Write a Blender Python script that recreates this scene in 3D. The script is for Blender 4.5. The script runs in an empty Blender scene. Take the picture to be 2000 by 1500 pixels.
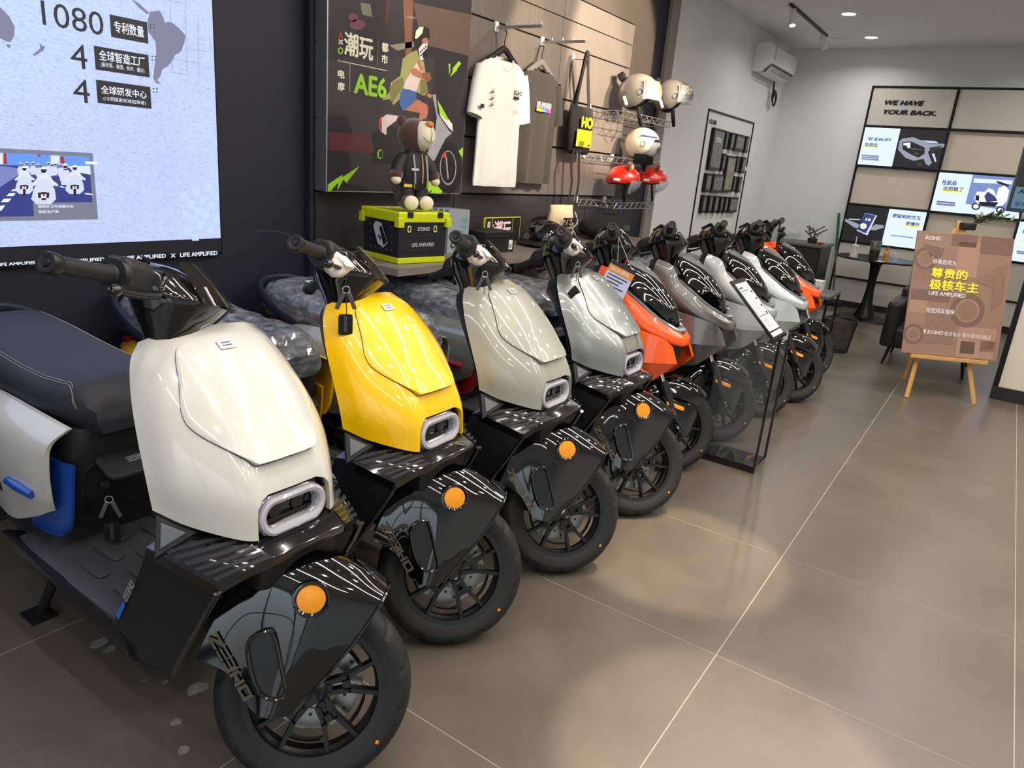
import bpy, bmesh, math, random
from mathutils import Matrix, Vector, noise as mnoise
random.seed(7)
scene = bpy.context.scene
COL = scene.collection
R_ = math.radians

# ---------------------------------------------------------------- camera
CAM_H = 1.443
FPX = 1398.0
# world axes (X depth along the shop, Y towards the display wall, Z up) in camera coordinates (right, down, forward)
AX = Vector((0.56589857, -0.19969525, 0.79992538))
AY = Vector((-0.82025705, -0.23437814, 0.52177128))
AZ = Vector((0.08328978, -0.95141405, -0.29643569))
cam_d = bpy.data.cameras.new('camera'); cam = bpy.data.objects.new('camera', cam_d); COL.objects.link(cam)
cam_d.sensor_width = 36; cam_d.lens = FPX/2000*36; cam_d.clip_start = .05; cam_d.clip_end = 100
cam.matrix_world = Matrix(((AX.x, -AX.y, -AX.z, 0), (AY.x, -AY.y, -AY.z, 0), (AZ.x, -AZ.y, -AZ.z, CAM_H), (0, 0, 0, 1)))
scene.camera = cam
CPOS = Vector((0, 0, CAM_H))
def ray(px, py):
    d = Vector((px-1000, py-750, FPX)); return Vector((AX.dot(d), AY.dot(d), AZ.dot(d)))
def onZ(px, py, z): r = ray(px, py); return CPOS+r*((z-CAM_H)/r.z)
def onY(px, py, y): r = ray(px, py); return CPOS+r*(y/r.y)
def onX(px, py, x): r = ray(px, py); return CPOS+r*(x/r.x)

# ---------------------------------------------------------------- colour management, world
scene.view_settings.view_transform = 'Standard'
scene.view_settings.look = 'None'
scene.view_settings.gamma = 1
scene.view_settings.use_curve_mapping = False
scene.view_settings.exposure = 0.4
scene.cycles.use_denoising = True
scene.cycles.max_bounces = 6
scene.cycles.transparent_max_bounces = 12
scene.cycles.sample_clamp_indirect = 6
w = bpy.data.worlds.new('world'); scene.world = w; w.use_nodes = True
bg = w.node_tree.nodes['Background']; bg.inputs[1].default_value = 2.1
_tc = w.node_tree.nodes.new('ShaderNodeTexCoord'); _sx = w.node_tree.nodes.new('ShaderNodeSeparateXYZ'); _rp = w.node_tree.nodes.new('ShaderNodeValToRGB')
w.node_tree.links.new(_tc.outputs['Generated'], _sx.inputs[0]); w.node_tree.links.new(_sx.outputs['Z'], _rp.inputs[0]); w.node_tree.links.new(_rp.outputs[0], bg.inputs[0])
_rp.color_ramp.elements[0].position = 0.0; _rp.color_ramp.elements[0].color = (.30, .33, .34, 1); _rp.color_ramp.elements[1].position = .5; _rp.color_ramp.elements[1].color = (.80, .92, 1.0, 1)   # street below, overcast sky above

# ---------------------------------------------------------------- lights of the place
ROOM_X0, ROOM_X1, ROOM_Y0, ROOM_Y1, CEIL = -3.2, 10.17, -4.2, 2.85, 3.1
def area_light(name, loc, rot, sx, sy, power, color, spread=180, shape='RECTANGLE'):
    l = bpy.data.lights.new(name, 'AREA'); l.shape = shape; l.size = sx
    if shape in ('RECTANGLE', 'ELLIPSE'): l.size_y = sy
    l.energy = power; l.color = color; l.spread = R_(spread)
    o = bpy.data.objects.new(name, l); COL.objects.link(o); o.location = loc; o.rotation_euler = rot
    return o
def spot_light(name, loc, target, power, color, angle, blend=.3, rad=.035):
    l = bpy.data.lights.new(name, 'SPOT'); l.energy = power; l.color = color; l.spot_size = R_(angle); l.spot_blend = blend; l.shadow_soft_size = rad
    o = bpy.data.objects.new(name, l); COL.objects.link(o); o.location = loc
    d = Vector(target)-Vector(loc); o.rotation_euler = d.to_track_quat('-Z', 'Y').to_euler()
    return o
WARM = (1, .80, .58); AMBER = (1, .72, .48); NEUT = (1, .95, .88); DAY = (.80, .90, 1.0)
# daylight coming in through the glazed shop front behind the camera
_pt = area_light('shop_front_portal', (ROOM_X0+.02, -1.6, 1.46), (R_(90), 0, R_(-90)), 5.2, 2.7, 1, DAY); _pt.data.cycles.is_portal = True

# ---------------------------------------------------------------- materials
def lin(c):
    return tuple((x/12.92 if x <= .04045 else ((x+.055)/1.055)**2.4) for x in [v/255 for v in c])
MATS = {}
def mat(name, rgb, rough=.5, metal=0., coat=0., var=.06, scale=40., bump=0., spec=.5, emit=0., trans=0., alpha=1., sheen=0., stretch=None, coat_rough=.03, ior=1.45):
    if name in MATS: return MATS[name]
    m = bpy.data.materials.new(name); m.use_nodes = True; nt = m.node_tree; N, L = nt.nodes, nt.links
    b = N['Principled BSDF']; c = lin(rgb)
    b.inputs['Roughness'].default_value = rough; b.inputs['Metallic'].default_value = metal
    b.inputs['Coat Weight'].default_value = coat; b.inputs['Coat Roughness'].default_value = coat_rough
    b.inputs['Specular IOR Level'].default_value = spec; b.inputs['Transmission Weight'].default_value = trans
    b.inputs['Alpha'].default_value = alpha; b.inputs['Sheen Weight'].default_value = sheen; b.inputs['IOR'].default_value = ior
    tc = N.new('ShaderNodeTexCoord'); ns = N.new('ShaderNodeTexNoise'); ns.inputs['Scale'].default_value = scale; ns.inputs['Detail'].default_value = 3
    if stretch:
        mp = N.new('ShaderNodeMapping'); mp.inputs['Scale'].default_value = stretch
        L.new(tc.outputs['Object'], mp.inputs['Vector']); L.new(mp.outputs[0], ns.inputs['Vector'])
    else: L.new(tc.outputs['Object'], ns.inputs['Vector'])
    rp = N.new('ShaderNodeValToRGB'); rp.color_ramp.elements[0].position = .3; rp.color_ramp.elements[1].position = .7
    rp.color_ramp.elements[0].color = tuple(x*(1-var) for x in c)+(1,); rp.color_ramp.elements[1].color = tuple(min(1, x*(1+var)) for x in c)+(1,)
    L.new(ns.outputs['Fac'], rp.inputs[0]); L.new(rp.outputs[0], b.inputs['Base Color'])
    if bump:
        bp = N.new('ShaderNodeBump'); bp.inputs['Strength'].default_value = bump; bp.inputs['Distance'].default_value = .002
        L.new(ns.outputs['Fac'], bp.inputs['Height']); L.new(bp.outputs[0], b.inputs['Normal'])
    if emit and name.startswith('px_'): L.remove(b.inputs['Base Color'].links[0]); b.inputs['Base Color'].default_value = (.01, .01, .012, 1); emit *= .88
    if emit:
        L.new(rp.outputs[0], b.inputs['Emission Color']); b.inputs['Emission Strength'].default_value = emit
    MATS[name] = m; return m
def glow(name, rgb, s): return mat(name, rgb, rough=.4, emit=s, var=.0)
def M(n): return MATS[n]

# paints and plastics of the scooters
mat('paint_white', (208, 206, 198), .25, coat=1, var=.01)
mat('paint_yellow', (250, 198, 0), .28, coat=1, var=.02)
mat('paint_grey_green', (158, 158, 146), .3, coat=1, var=.02, scale=200)
mat('paint_silver', (150, 154, 150), .3, metal=.55, coat=1, var=.05, scale=600)
mat('paint_orange', (250, 90, 0), .28, coat=1, var=.02)
mat('paint_dark_grey', (112, 110, 106), .32, metal=.5, coat=1, var=.05, scale=600)
mat('paint_light_grey', (168, 170, 168), .3, metal=.3, coat=1, var=.04, scale=600)
mat('paint_pale_silver', (178, 184, 186), .3, metal=.3, coat=1, var=.04, scale=600)
mat('accent_blue', (16, 74, 168), .25, coat=1, var=.03)
mat('accent_red', (150, 14, 30), .25, coat=1, var=.03)
mat('gloss_black', (10, 10, 11), .12, coat=1, var=.1)
mat('gloss_deep_black', (6, 6, 8), .06, coat=1, var=.1)
mat('satin_black', (26, 26, 29), .42, var=.12, scale=300, bump=.08)
mat('navy_shell', (34, 37, 52), .4, var=.08, scale=200)
mat('matte_plastic', (34, 34, 37), .58, var=.12, scale=500, bump=.2)
mat('footboard_plastic', (66, 65, 68), .5, var=.1, scale=400, bump=.25)
mat('pad_grey', (94, 95, 96), .5, var=.06, scale=400, bump=.1)
mat('seat_leather', (44, 44, 50), .55, var=.12, scale=700, bump=.3)
mat('stitch', (150, 148, 142), .7)
mat('tyre_rubber', (28, 28, 29), .62, var=.2, scale=90, bump=.12)
mat('wheel_black', (24, 24, 26), .38, var=.1, scale=300)
mat('disc_steel', (150, 148, 144), .3, metal=1, var=.06, scale=200)
mat('disc_dark', (72, 70, 68), .35, metal=.9, var=.08, scale=200)
mat('chrome', (215, 216, 218), .12, metal=1, var=.02)
mat('steel', (120, 120, 122), .35, metal=1, var=.06)
mat('amber', (246, 150, 2), .25, coat=.5, var=.25, scale=700, bump=.6, emit=.05)  # faint emission makes reflectors and tyre dots glow by themselves
mat('lamp_ring', (178, 176, 186), .12, coat=1, var=.02)
mat('lamp_clear', (112, 114, 118), .08, coat=1, var=.1)
mat('side_lamp', (92, 96, 104), .45, coat=.2, var=.06)
mat('logo_silver', (196, 196, 196), .3, metal=.6, var=.03)
mat('logo_dim', (92, 92, 92), .5)
mat('logo_floor_tint', (78, 70, 54), .5, var=.08)  # tan is the floor's reflection painted into glossy letters
mat('decal_stripe', (32, 31, 36), .6, var=.1)
mat('decal_blue', (22, 116, 200), .35)
mat('smoke_screen', (30, 28, 26), .05, coat=1, alpha=.55)
mat('wrap_clear', (205, 210, 220), .16, coat=1, alpha=.28, var=.3, scale=22, bump=1.0)
mat('wrap_dull', (150, 153, 160), .16, coat=1, alpha=.55, var=.6, scale=26, bump=1.0, stretch=(1, .5, 2.2))
mat('foam_white', (226, 220, 210), .7, var=.12, scale=120, bump=1.0)
mat('paper', (226, 224, 226), .6, var=.02)
mat('paper_lilac', (182, 186, 220), .5, var=.02)
mat('ink', (28, 28, 30), .6)
mat('ink_grey', (120, 120, 126), .6)
mat('tag_black', (16, 16, 17), .35, coat=.3)
mat('wire_dark', (22, 22, 22), .45)

# ---------------------------------------------------------------- mesh helpers
class B:
    """collects geometry; build() links it as one mesh object"""
    def __init__(s): s.v = []; s.f = []
    def add(s, v, f):
        o = len(s.v); s.v += [tuple(x) for x in v]; s.f += [tuple(i+o for i in q) for q in f]; return s
    def box(s, c, d, rot=None):
        hx, hy, hz = d[0]/2, d[1]/2, d[2]/2
        v = [Vector((x, y, z)) for x in (-hx, hx) for y in (-hy, hy) for z in (-hz, hz)]
        if rot is not None: v = [rot@p for p in v]
        v = [p+Vector(c) for p in v]
        return s.add(v, [(0, 1, 3, 2), (4, 6, 7, 5), (0, 4, 5, 1), (2, 3, 7, 6), (0, 2, 6, 4), (1, 5, 7, 3)])
    def span(s, a, b):
        return s.box([(a[i]+b[i])/2 for i in range(3)], [abs(a[i]-b[i]) for i in range(3)])
    def cyl(s, p0, p1, r0, r1=None, n=16, caps=True):
        return s.tube([p0, p1], [r0, r0 if r1 is None else r1], n, caps)
    def tube(s, path, r, n=10, caps=True, flat=1.0, up=None, closed=False):
        P = [Vector(p) for p in path]; k = len(P); rr = r if isinstance(r, (list, tuple)) else [r]*k
        rings = []; prev = None
        for i in range(k):
            if closed: t = P[(i+1) % k]-P[i-1]
            else: t = (P[min(i+1, k-1)]-P[max(i-1, 0)])
            t.normalize()
            if prev is None:
                a = Vector(up) if up else (Vector((0, 0, 1)) if abs(t.z) < .9 else Vector((1, 0, 0)))
                a = (a-t*a.dot(t)).normalized()
            else: a = (prev-t*prev.dot(t)).normalized()
            prev = a; b = t.cross(a)
            rings.append([P[i]+(a*math.cos(2*math.pi*j/n)*flat+b*math.sin(2*math.pi*j/n))*rr[i] for j in range(n)])
        return s.loft(rings, True, caps and not closed, closed)
    def loft(s, rings, closed=True, caps=True, wrap=False):
        n = len(rings[0]); v = [p for q in rings for p in q]; f = []; k = len(rings)
        for i in range(k if wrap else k-1):
            i2 = (i+1) % k
            for j in range(n if closed else n-1):
                f.append((i*n+j, i*n+(j+1) % n, i2*n+(j+1) % n, i2*n+j))
        if caps and closed:
            f.append(tuple(reversed(range(n)))); f.append(tuple((k-1)*n+j for j in range(n)))
        return s.add(v, f)
    def lathe(s, prof, n=32, c=(0, 0, 0), mtx=None, caps=False):
        """prof: (radius, height) pairs about the local z axis"""
        rings = []
        for r, h in prof:
            ring = [Vector((r*math.cos(2*math.pi*j/n), r*math.sin(2*math.pi*j/n), h)) for j in range(n)]
            if mtx is not None: ring = [mtx@p for p in ring]
            rings.append([p+Vector(c) for p in ring])
        return s.loft(rings, True, caps)
    def prism(s, poly, d, fn):
        """poly of 2D points extruded by d; fn(u, v, w) -> 3D"""
        n = len(poly); v = [fn(a, b, 0) for a, b in poly]+[fn(a, b, d) for a, b in poly]
        f = [tuple(range(n)), tuple(reversed(range(n, 2*n)))]+[(i, n+i, n+(i+1) % n, (i+1) % n) for i in range(n)]
        return s.add(v, f)
    def sheet(s, fn, nu, nv):
        v = [fn(i/nu, j/nv) for i in range(nu+1) for j in range(nv+1)]
        return s.add(v, [(i*(nv+1)+j, (i+1)*(nv+1)+j, (i+1)*(nv+1)+j+1, i*(nv+1)+j+1) for i in range(nu) for j in range(nv)])
    def slab(s, fn, nu, nv, off):
        """closed slab: surface fn(u,v) and the same offset by off(u,v)->vector"""
        A = [[Vector(fn(i/nu, j/nv)) for j in range(nv+1)] for i in range(nu+1)]
        O = [[A[i][j]+Vector(off(i/nu, j/nv)) for j in range(nv+1)] for i in range(nu+1)]
        v = [p for r in A for p in r]+[p for r in O for p in r]; m = (nu+1)*(nv+1); g = lambda i, j: i*(nv+1)+j
        f = []
        for i in range(nu):
            for j in range(nv):
                q = (g(i, j), g(i+1, j), g(i+1, j+1), g(i, j+1)); f.append(q); f.append(tuple(m+x for x in reversed(q)))
        for i in range(nu):
            for j in (0, nv):
                a, b = g(i, j), g(i+1, j); f.append((a, m+a, m+b, b) if j == 0 else (b, m+b, m+a, a))
        for j in range(nv):
            for i in (0, nu):
                a, b = g(i, j), g(i, j+1); f.append((b, m+b, m+a, a) if i == 0 else (a, m+a, m+b, b))
        return s.add(v, f)
    def ball(s, c, r, nu=16, nv=10, mtx=None):
        if not isinstance(r, (tuple, list)): r = (r, r, r)
        rings = []
        for i in range(nv+1):
            a = math.pi*i/nv; a = min(max(a, .02), math.pi-.02)
            ring = [Vector((r[0]*math.sin(a)*math.cos(2*math.pi*j/nu), r[1]*math.sin(a)*math.sin(2*math.pi*j/nu), r[2]*math.cos(a))) for j in range(nu)]
            if mtx is not None: ring = [mtx@p for p in ring]
            rings.append([p+Vector(c) for p in ring])
        return s.loft(rings)
    def xf(s, m): s.v = [tuple(m@Vector(p)) for p in s.v]; return s
    def mirror(s, axis=1):
        o = len(s.v); s.v += [tuple(-c if i == axis else c for i, c in enumerate(p)) for p in s.v]
        s.f += [tuple(i+o for i in reversed(q)) for q in s.f]; return s
    def mesh(s, name, m=None, smooth=38, bevel=0, seg=2, doubles=0.00002):
        me = bpy.data.meshes.new(name); me.from_pydata(s.v, [], s.f)
        bm = bmesh.new(); bm.from_mesh(me)
        if doubles: bmesh.ops.remove_doubles(bm, verts=bm.verts, dist=doubles)
        bmesh.ops.recalc_face_normals(bm, faces=bm.faces)
        if bevel:
            es = [e for e in bm.edges if len(e.link_faces) == 2 and e.calc_face_angle(0) > R_(30)]
            bmesh.ops.bevel(bm, geom=es, offset=bevel, segments=seg, profile=.6, affect='EDGES', clamp_overlap=True)
        if smooth:
            for f in bm.faces: f.smooth = True
            for e in bm.edges: e.smooth = not (len(e.link_faces) == 2 and e.calc_face_angle(0) > R_(smooth))
        bm.to_mesh(me); bm.free()
        if m: me.materials.append(MATS[m] if isinstance(m, str) else m)
        return me
    def build(s, name, m, parent=None, smooth=38, bevel=0, seg=2, **k):
        return link(name, s.mesh(name, m, smooth, bevel, seg), parent, **k)
def link(name, me, parent=None, label=None, kind=None):
    o = bpy.data.objects.new(name, me); COL.objects.link(o)
    if parent is not None: o.parent = parent
    if label: o['label'] = label
    if kind: o['kind'] = kind
    return o
def tag(o, label, cat, group=None):
    o['label'] = label; o['category'] = cat
    if group: o['group'] = group
    return o
def thing(name, label, cat, loc=(0, 0, 0), rz=0, group=None):
    o = bpy.data.objects.new(name, None); o.empty_display_size = .1; COL.objects.link(o); o.location = loc; o.rotation_euler = (0, 0, rz)
    return tag(o, label, cat, group)
def struct(o): o['kind'] = 'structure'; return o
def kids(o): return [c for c in bpy.data.objects if c.parent == o]
def copy_tree(o, parent=None, mats=None):
    c = o.copy(); COL.objects.link(c); c.parent = parent
    for ch in list(o.children): copy_tree(ch, c)
    return c
def cr1(p0, p1, p2, p3, t):
    return .5*((2*p1)+(p2-p0)*t+(2*p0-5*p1+4*p2-p3)*t*t+(3*p1-p0-3*p2+p3)*t*t*t)
def spline(pts, n=8, closed=False):
    """Catmull-Rom through pts (tuples of any length)"""
    P = [Vector(p) for p in pts]; k = len(P); out = []
    for i in range(k if closed else k-1):
        g = (lambda q: P[q % k]) if closed else (lambda q: P[min(max(q, 0), k-1)] if 0 <= q < k else (2*P[0]-P[1] if q < 0 else 2*P[-1]-P[-2]))
        for j in range(n): out.append(cr1(g(i-1), g(i), g(i+1), g(i+2), j/n))
    if not closed: out.append(P[-1].copy())
    return out
class Surf:
    """interpolating bicubic surface over a grid of points G[row][col]; call with row, column as floats"""
    def __init__(s, G): s.G = [[Vector(p) for p in r] for r in G]; s.nr = len(G); s.nc = len(G[0])
    def row(s, r, c):
        G = s.G[r]; i = min(max(int(math.floor(c)), 0), s.nc-2); t = c-i
        g = lambda q: G[q] if 0 <= q < s.nc else (2*G[0]-G[1] if q < 0 else 2*G[-1]-G[-2])
        return cr1(g(i-1), g(i), g(i+1), g(i+2), t)
    def __call__(s, r, c):
        i = min(max(int(math.floor(r)), 0), s.nr-2); t = r-i
        g = lambda q: s.row(q, c) if 0 <= q < s.nr else (2*s.row(0, c)-s.row(1, c) if q < 0 else 2*s.row(s.nr-1, c)-s.row(s.nr-2, c))
        return cr1(g(i-1), g(i), g(i+1), g(i+2), t)
    def n(s, r, c):
        a = s(r+.02, c)-s(r-.02, c); b = s(r, c+.02)-s(r, c-.02); return a.cross(b).normalized()
def rrect(w, h, r, n=5):
    out = []
    for cx, cy, a0 in ((w/2-r, h/2-r, 0), (-w/2+r, h/2-r, 90), (-w/2+r, -h/2+r, 180), (w/2-r, -h/2+r, 270)):
        for i in range(n+1):
            a = R_(a0+90*i/n); out.append((cx+r*math.cos(a), cy+r*math.sin(a)))
    return out
def boolean(o, cutter, op='DIFFERENCE'):
    md = o.modifiers.new('cut', 'BOOLEAN'); md.object = cutter; md.operation = op; md.solver = 'EXACT'
    dg = bpy.context.evaluated_depsgraph_get(); dg.update()
    me = bpy.data.meshes.new_from_object(o.evaluated_get(dg)); o.modifiers.clear(); old = o.data; nm = old.name; o.data = me
    bpy.data.meshes.remove(old); me.name = nm
    bpy.data.objects.remove(cutter)
    for p in me.polygons: p.use_smooth = True
    bm = bmesh.new(); bm.from_mesh(me)
    for e in bm.edges: e.smooth = not (len(e.link_faces) == 2 and e.calc_face_angle(0) > R_(38))
    bm.to_mesh(me); bm.free()
    return o

# ---------------------------------------------------------------- lettering
_TC = {}
def glyphs(s, bold=0, space=1.0, shear=0., lines=1.0, align='LEFT'):
    """mesh data (verts, faces) of a string at font size 1, lying in XY"""
    key = (s, bold, space, shear, align)
    if key in _TC: return _TC[key]
    cu = bpy.data.curves.new('tmp', 'FONT'); cu.body = s; cu.size = 1; cu.space_character = space; cu.shear = shear; cu.align_x = align; cu.resolution_u = 3; cu.space_line = lines
    o = bpy.data.objects.new('tmp', cu); COL.objects.link(o)
    dg = bpy.context.evaluated_depsgraph_get(); me = bpy.data.meshes.new_from_object(o.evaluated_get(dg))
    v = [Vector(p.co) for p in me.vertices]; f = [tuple(p.vertices) for p in me.polygons]
    bpy.data.objects.remove(o); bpy.data.curves.remove(cu); bpy.data.meshes.remove(me)
    if bold:
        V, F = [], []
        for k, (dx, dy) in enumerate(((-1, 0), (1, 0), (0, .8), (0, -.8))):
            b0 = len(V); V += [p+Vector((dx*bold, dy*bold, k*.0004)) for p in v]; F += [tuple(i+b0 for i in q) for q in f]
        v, f = V, F
    _TC[key] = (v, f); return v, f
def frame(o, ux, uy):
    """matrix mapping (u, v, w) to world/local: origin o, u axis ux, v axis uy"""
    ux = Vector(ux).normalized(); uy = Vector(uy); uy = (uy-ux*uy.dot(ux)).normalized(); n = ux.cross(uy)
    return Matrix(((ux.x, uy.x, n.x, o[0]), (ux.y, uy.y, n.y, o[1]), (ux.z, uy.z, n.z, o[2]), (0, 0, 0, 1)))
def text(s, size, m, mtx, parent=None, name='lettering', bold=0, space=1.0, shear=0., width=None, align='LEFT', lines=1.0, u=0, v=0, lift=.0006):
    """flat print; mtx frames the surface, (u, v) is the baseline start"""
    vv, ff = glyphs(s, bold, space, shear, lines, align)
    k = size; kx = size
    if width:
        xs = [p.x for p in vv]; kx = width/(max(xs)-min(xs)) if xs else size
    V = [mtx@Vector((u+p.x*kx, v+p.y*k, lift+p.z*k*.3)) for p in vv]
    b = B(); b.add(V, ff)
    me = bpy.data.meshes.new(name); me.from_pydata(b.v, [], b.f); me.materials.append(MATS[m])
    return link(name, me, parent)
LOGO = [  # blocky five-letter wordmark on a 5.2 x 1 grid: polygons
    [(0, 1), (1, 1), (1, .78), (.42, .22), (1, .22), (1, 0), (0, 0), (0, .22), (.58, .78), (0, .78)],
    [(1.12, 1), (1.95, 1), (1.95, .8), (1.12, .8)], [(1.12, .6), (1.95, .6), (1.95, .4), (1.12, .4)], [(1.12, .2), (1.95, .2), (1.95, 0), (1.12, 0)],
    [(2.05, 1), (2.85, 1), (2.85, 0), (2.05, 0), (2.05, .2), (2.62, .2), (2.62, .4), (2.05, .4), (2.05, .6), (2.62, .6), (2.62, .8), (2.05, .8)],
    [(2.98, 1), (3.22, 1), (3.22, .62), (3.7, .62), (3.7, 1), (3.94, 1), (3.94, 0), (3.7, 0), (3.7, .4), (3.22, .4), (3.22, 0), (2.98, 0)],
    [(4.06, 1), (5.1, 1), (5.1, .78), (4.3, .78), (4.3, 0), (4.06, 0)], [(4.3, 0), (5.1, 0), (5.1, .78), (4.86, .78), (4.86, .22), (4.3, .22)]]
def wordmark(width, m, mtx, parent=None, name='wordmark', u=0, v=0, h=None, lift=.0006):
    k = width/5.1; kh = (h or k)
    b = B()
    for poly in LOGO: b.add([mtx@Vector((u+x*k, v+y*kh, lift)) for x, y in poly], [tuple(range(len(poly)))])
    return b.build(name, m, parent, smooth=0)
def patch(poly, m, mtx, parent=None, name='print', lift=.0005, **k):
    b = B(); b.add([mtx@Vector((x, y, lift)) for x, y in poly], [tuple(range(len(poly)))])
    return b.build(name, m, parent, smooth=0, **k)
def rectp(u0, v0, u1, v1): return [(u0, v0), (u1, v0), (u1, v1), (u0, v1)]
# ================================================================ the room
def tile_material(name, rgb, grout=False):
    m = bpy.data.materials.new(name); m.use_nodes = True; nt = m.node_tree; N, L = nt.nodes, nt.links; b = N['Principled BSDF']
    tc = N.new('ShaderNodeTexCoord'); geo = N.new('ShaderNodeNewGeometry')
    n1 = N.new('ShaderNodeTexNoise'); n1.inputs['Scale'].default_value = 3.0; n1.inputs['Detail'].default_value = 8; n1.inputs['Roughness'].default_value = .65
    n2 = N.new('ShaderNodeTexNoise'); n2.inputs['Scale'].default_value = 160; n2.inputs['Detail'].default_value = 2
    L.new(geo.outputs['Position'], n1.inputs['Vector']); L.new(geo.outputs['Position'], n2.inputs['Vector'])
    r = N.new('ShaderNodeValToRGB'); c = lin(rgb)
    r.color_ramp.elements[0].position = .3; r.color_ramp.elements[1].position = .75
    r.color_ramp.elements[0].color = tuple(x*.80 for x in c)+(1,); r.color_ramp.elements[1].color = tuple(x*1.16 for x in c)+(1,)
    L.new(n1.outputs['Fac'], r.inputs[0]); L.new(r.outputs[0], b.inputs['Base Color'])
    rr = N.new('ShaderNodeMapRange'); rr.inputs['To Min'].default_value = .24; rr.inputs['To Max'].default_value = .38
    L.new(n1.outputs['Fac'], rr.inputs['Value']); L.new(rr.outputs[0], b.inputs['Roughness'])
    bp = N.new('ShaderNodeBump'); bp.inputs['Strength'].default_value = .22; bp.inputs['Distance'].default_value = .0015
    L.new(n2.outputs['Fac'], bp.inputs['Height']); L.new(bp.outputs[0], b.inputs['Normal'])
    b.inputs['Specular IOR Level'].default_value = .7
    MATS[name] = m
tile_material('floor_tile', (99, 90, 79))
mat('grout', (172, 163, 146), .8, var=.08, scale=60)
mat('ceiling_paint', (240, 239, 240), .85, var=.01, scale=6)
mat('wall_white', (226, 229, 229), .75, var=.015, scale=5, bump=.03)
mat('wall_black', (30, 31, 44), .55, var=.08, scale=20)
mat('wall_brown', (58, 52, 48), .6, var=.08, scale=12)
mat('pillar_grey', (140, 134, 126), .6, var=.03, scale=12)
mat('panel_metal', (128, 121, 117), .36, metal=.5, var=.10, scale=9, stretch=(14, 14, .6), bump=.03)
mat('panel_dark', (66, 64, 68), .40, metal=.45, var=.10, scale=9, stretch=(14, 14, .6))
mat('black_metal', (22, 22, 24), .4, metal=.4)
mat('alu', (186, 188, 190), .28, metal=.9, var=.04, scale=80)
mat('white_plastic', (226, 227, 230), .4, coat=.3, var=.01)
mat('bench_wood', (122, 112, 102), .42, var=.18, scale=8, stretch=(1, 14, 14))
mat('dark_base', (30, 29, 30), .5)
mat('cream_panel', (214, 204, 188), .55, var=.02, scale=5)
glow('led_warm', (255, 214, 160), 18); glow('led_white', (255, 246, 232), 12); glow('led_strip', (255, 240, 220), 9)
mat('window_glass', (210, 225, 225), .02, alpha=.06)

T, TX0, TY0 = .8, .42, -1.946+.8
fl = B().span((ROOM_X0, ROOM_Y0, -.05), (ROOM_X1+.1, ROOM_Y1+.1, -.0008)).build('floor', 'grout', smooth=0); struct(fl)
tm = B().span((-T/2+.0016, -T/2+.0016, -.01), (T/2-.0016, T/2-.0016, 0)).mesh('tile', 'floor_tile', smooth=0)
ix0 = int((ROOM_X0-2.02)/T)-1
for i in range(ix0, 12):
    for j in range(-6, 4):
        cx, cy = 2.0205+T*(i+.5), .4542+T*(j+.5)
        if cx-T/2 < ROOM_X0-.01: continue
        if cx-T/2 > ROOM_X1 or cy-T/2 > ROOM_Y1 or cy+T/2 < ROOM_Y0: continue
        t = link('tile', tm, fl); t.location = (cx, cy, 0)
struct(B().span((ROOM_X0-.1, ROOM_Y0-.1, CEIL), (ROOM_X1+.1, ROOM_Y1+.12, CEIL+.08)).build('ceiling', 'ceiling_paint', smooth=0))
# display side: dark wall with the screen, slatted metal panels, pillar, then plain white
wl = struct(B().span((ROOM_X0, ROOM_Y1, 0), (6.32, ROOM_Y1+.1, CEIL)).build('wall_left', 'wall_black', smooth=0))
struct(B().span((6.32, ROOM_Y1-.03, 0), (6.49, ROOM_Y1+.1, CEIL)).build('trim_1', 'pillar_grey', smooth=0))
struct(B().span((5.615, ROOM_Y1-.02, 0), (6.07, ROOM_Y1, CEIL)).build('trim_2', 'wall_brown', smooth=0))
struct(B().span((6.49, ROOM_Y1, 0), (ROOM_X1+.1, ROOM_Y1+.1, CEIL)).build('wall_far_left', 'wall_white', smooth=0))
struct(B().span((2.38, 2.80, 2.542), (5.615, ROOM_Y1, CEIL)).build('trim_3', 'wall_brown', smooth=0))
struct(B().span((2.385, 2.806, .0), (2.41, ROOM_Y1, 2.54)).build('trim_4', 'wall_black', smooth=0))
# metal wall panels: each its own piece, with a recessed joint
zs = [.02, .93, 1.228, 1.56, 1.886, 2.222, 2.39, 2.538]; xs = [2.415, 3.476, 4.545, 5.612]
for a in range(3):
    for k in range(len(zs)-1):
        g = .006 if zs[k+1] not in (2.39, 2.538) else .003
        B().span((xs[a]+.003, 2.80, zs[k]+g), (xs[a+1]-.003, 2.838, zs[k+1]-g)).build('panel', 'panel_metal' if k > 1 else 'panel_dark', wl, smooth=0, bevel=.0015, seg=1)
struct(B().span((ROOM_X1, ROOM_Y0, 0), (ROOM_X1+.1, ROOM_Y1+.1, CEIL)).build('wall_back', 'wall_white', smooth=0))
struct(B().span((ROOM_X0, ROOM_Y0-.1, 0), (ROOM_X1, ROOM_Y0, CEIL)).build('wall_right', 'wall_white', smooth=0))
struct(B().span((6.49, ROOM_Y1-.012, 0), (ROOM_X1, ROOM_Y1, .09)).build('baseboard_left', 'dark_base', smooth=0))
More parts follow.
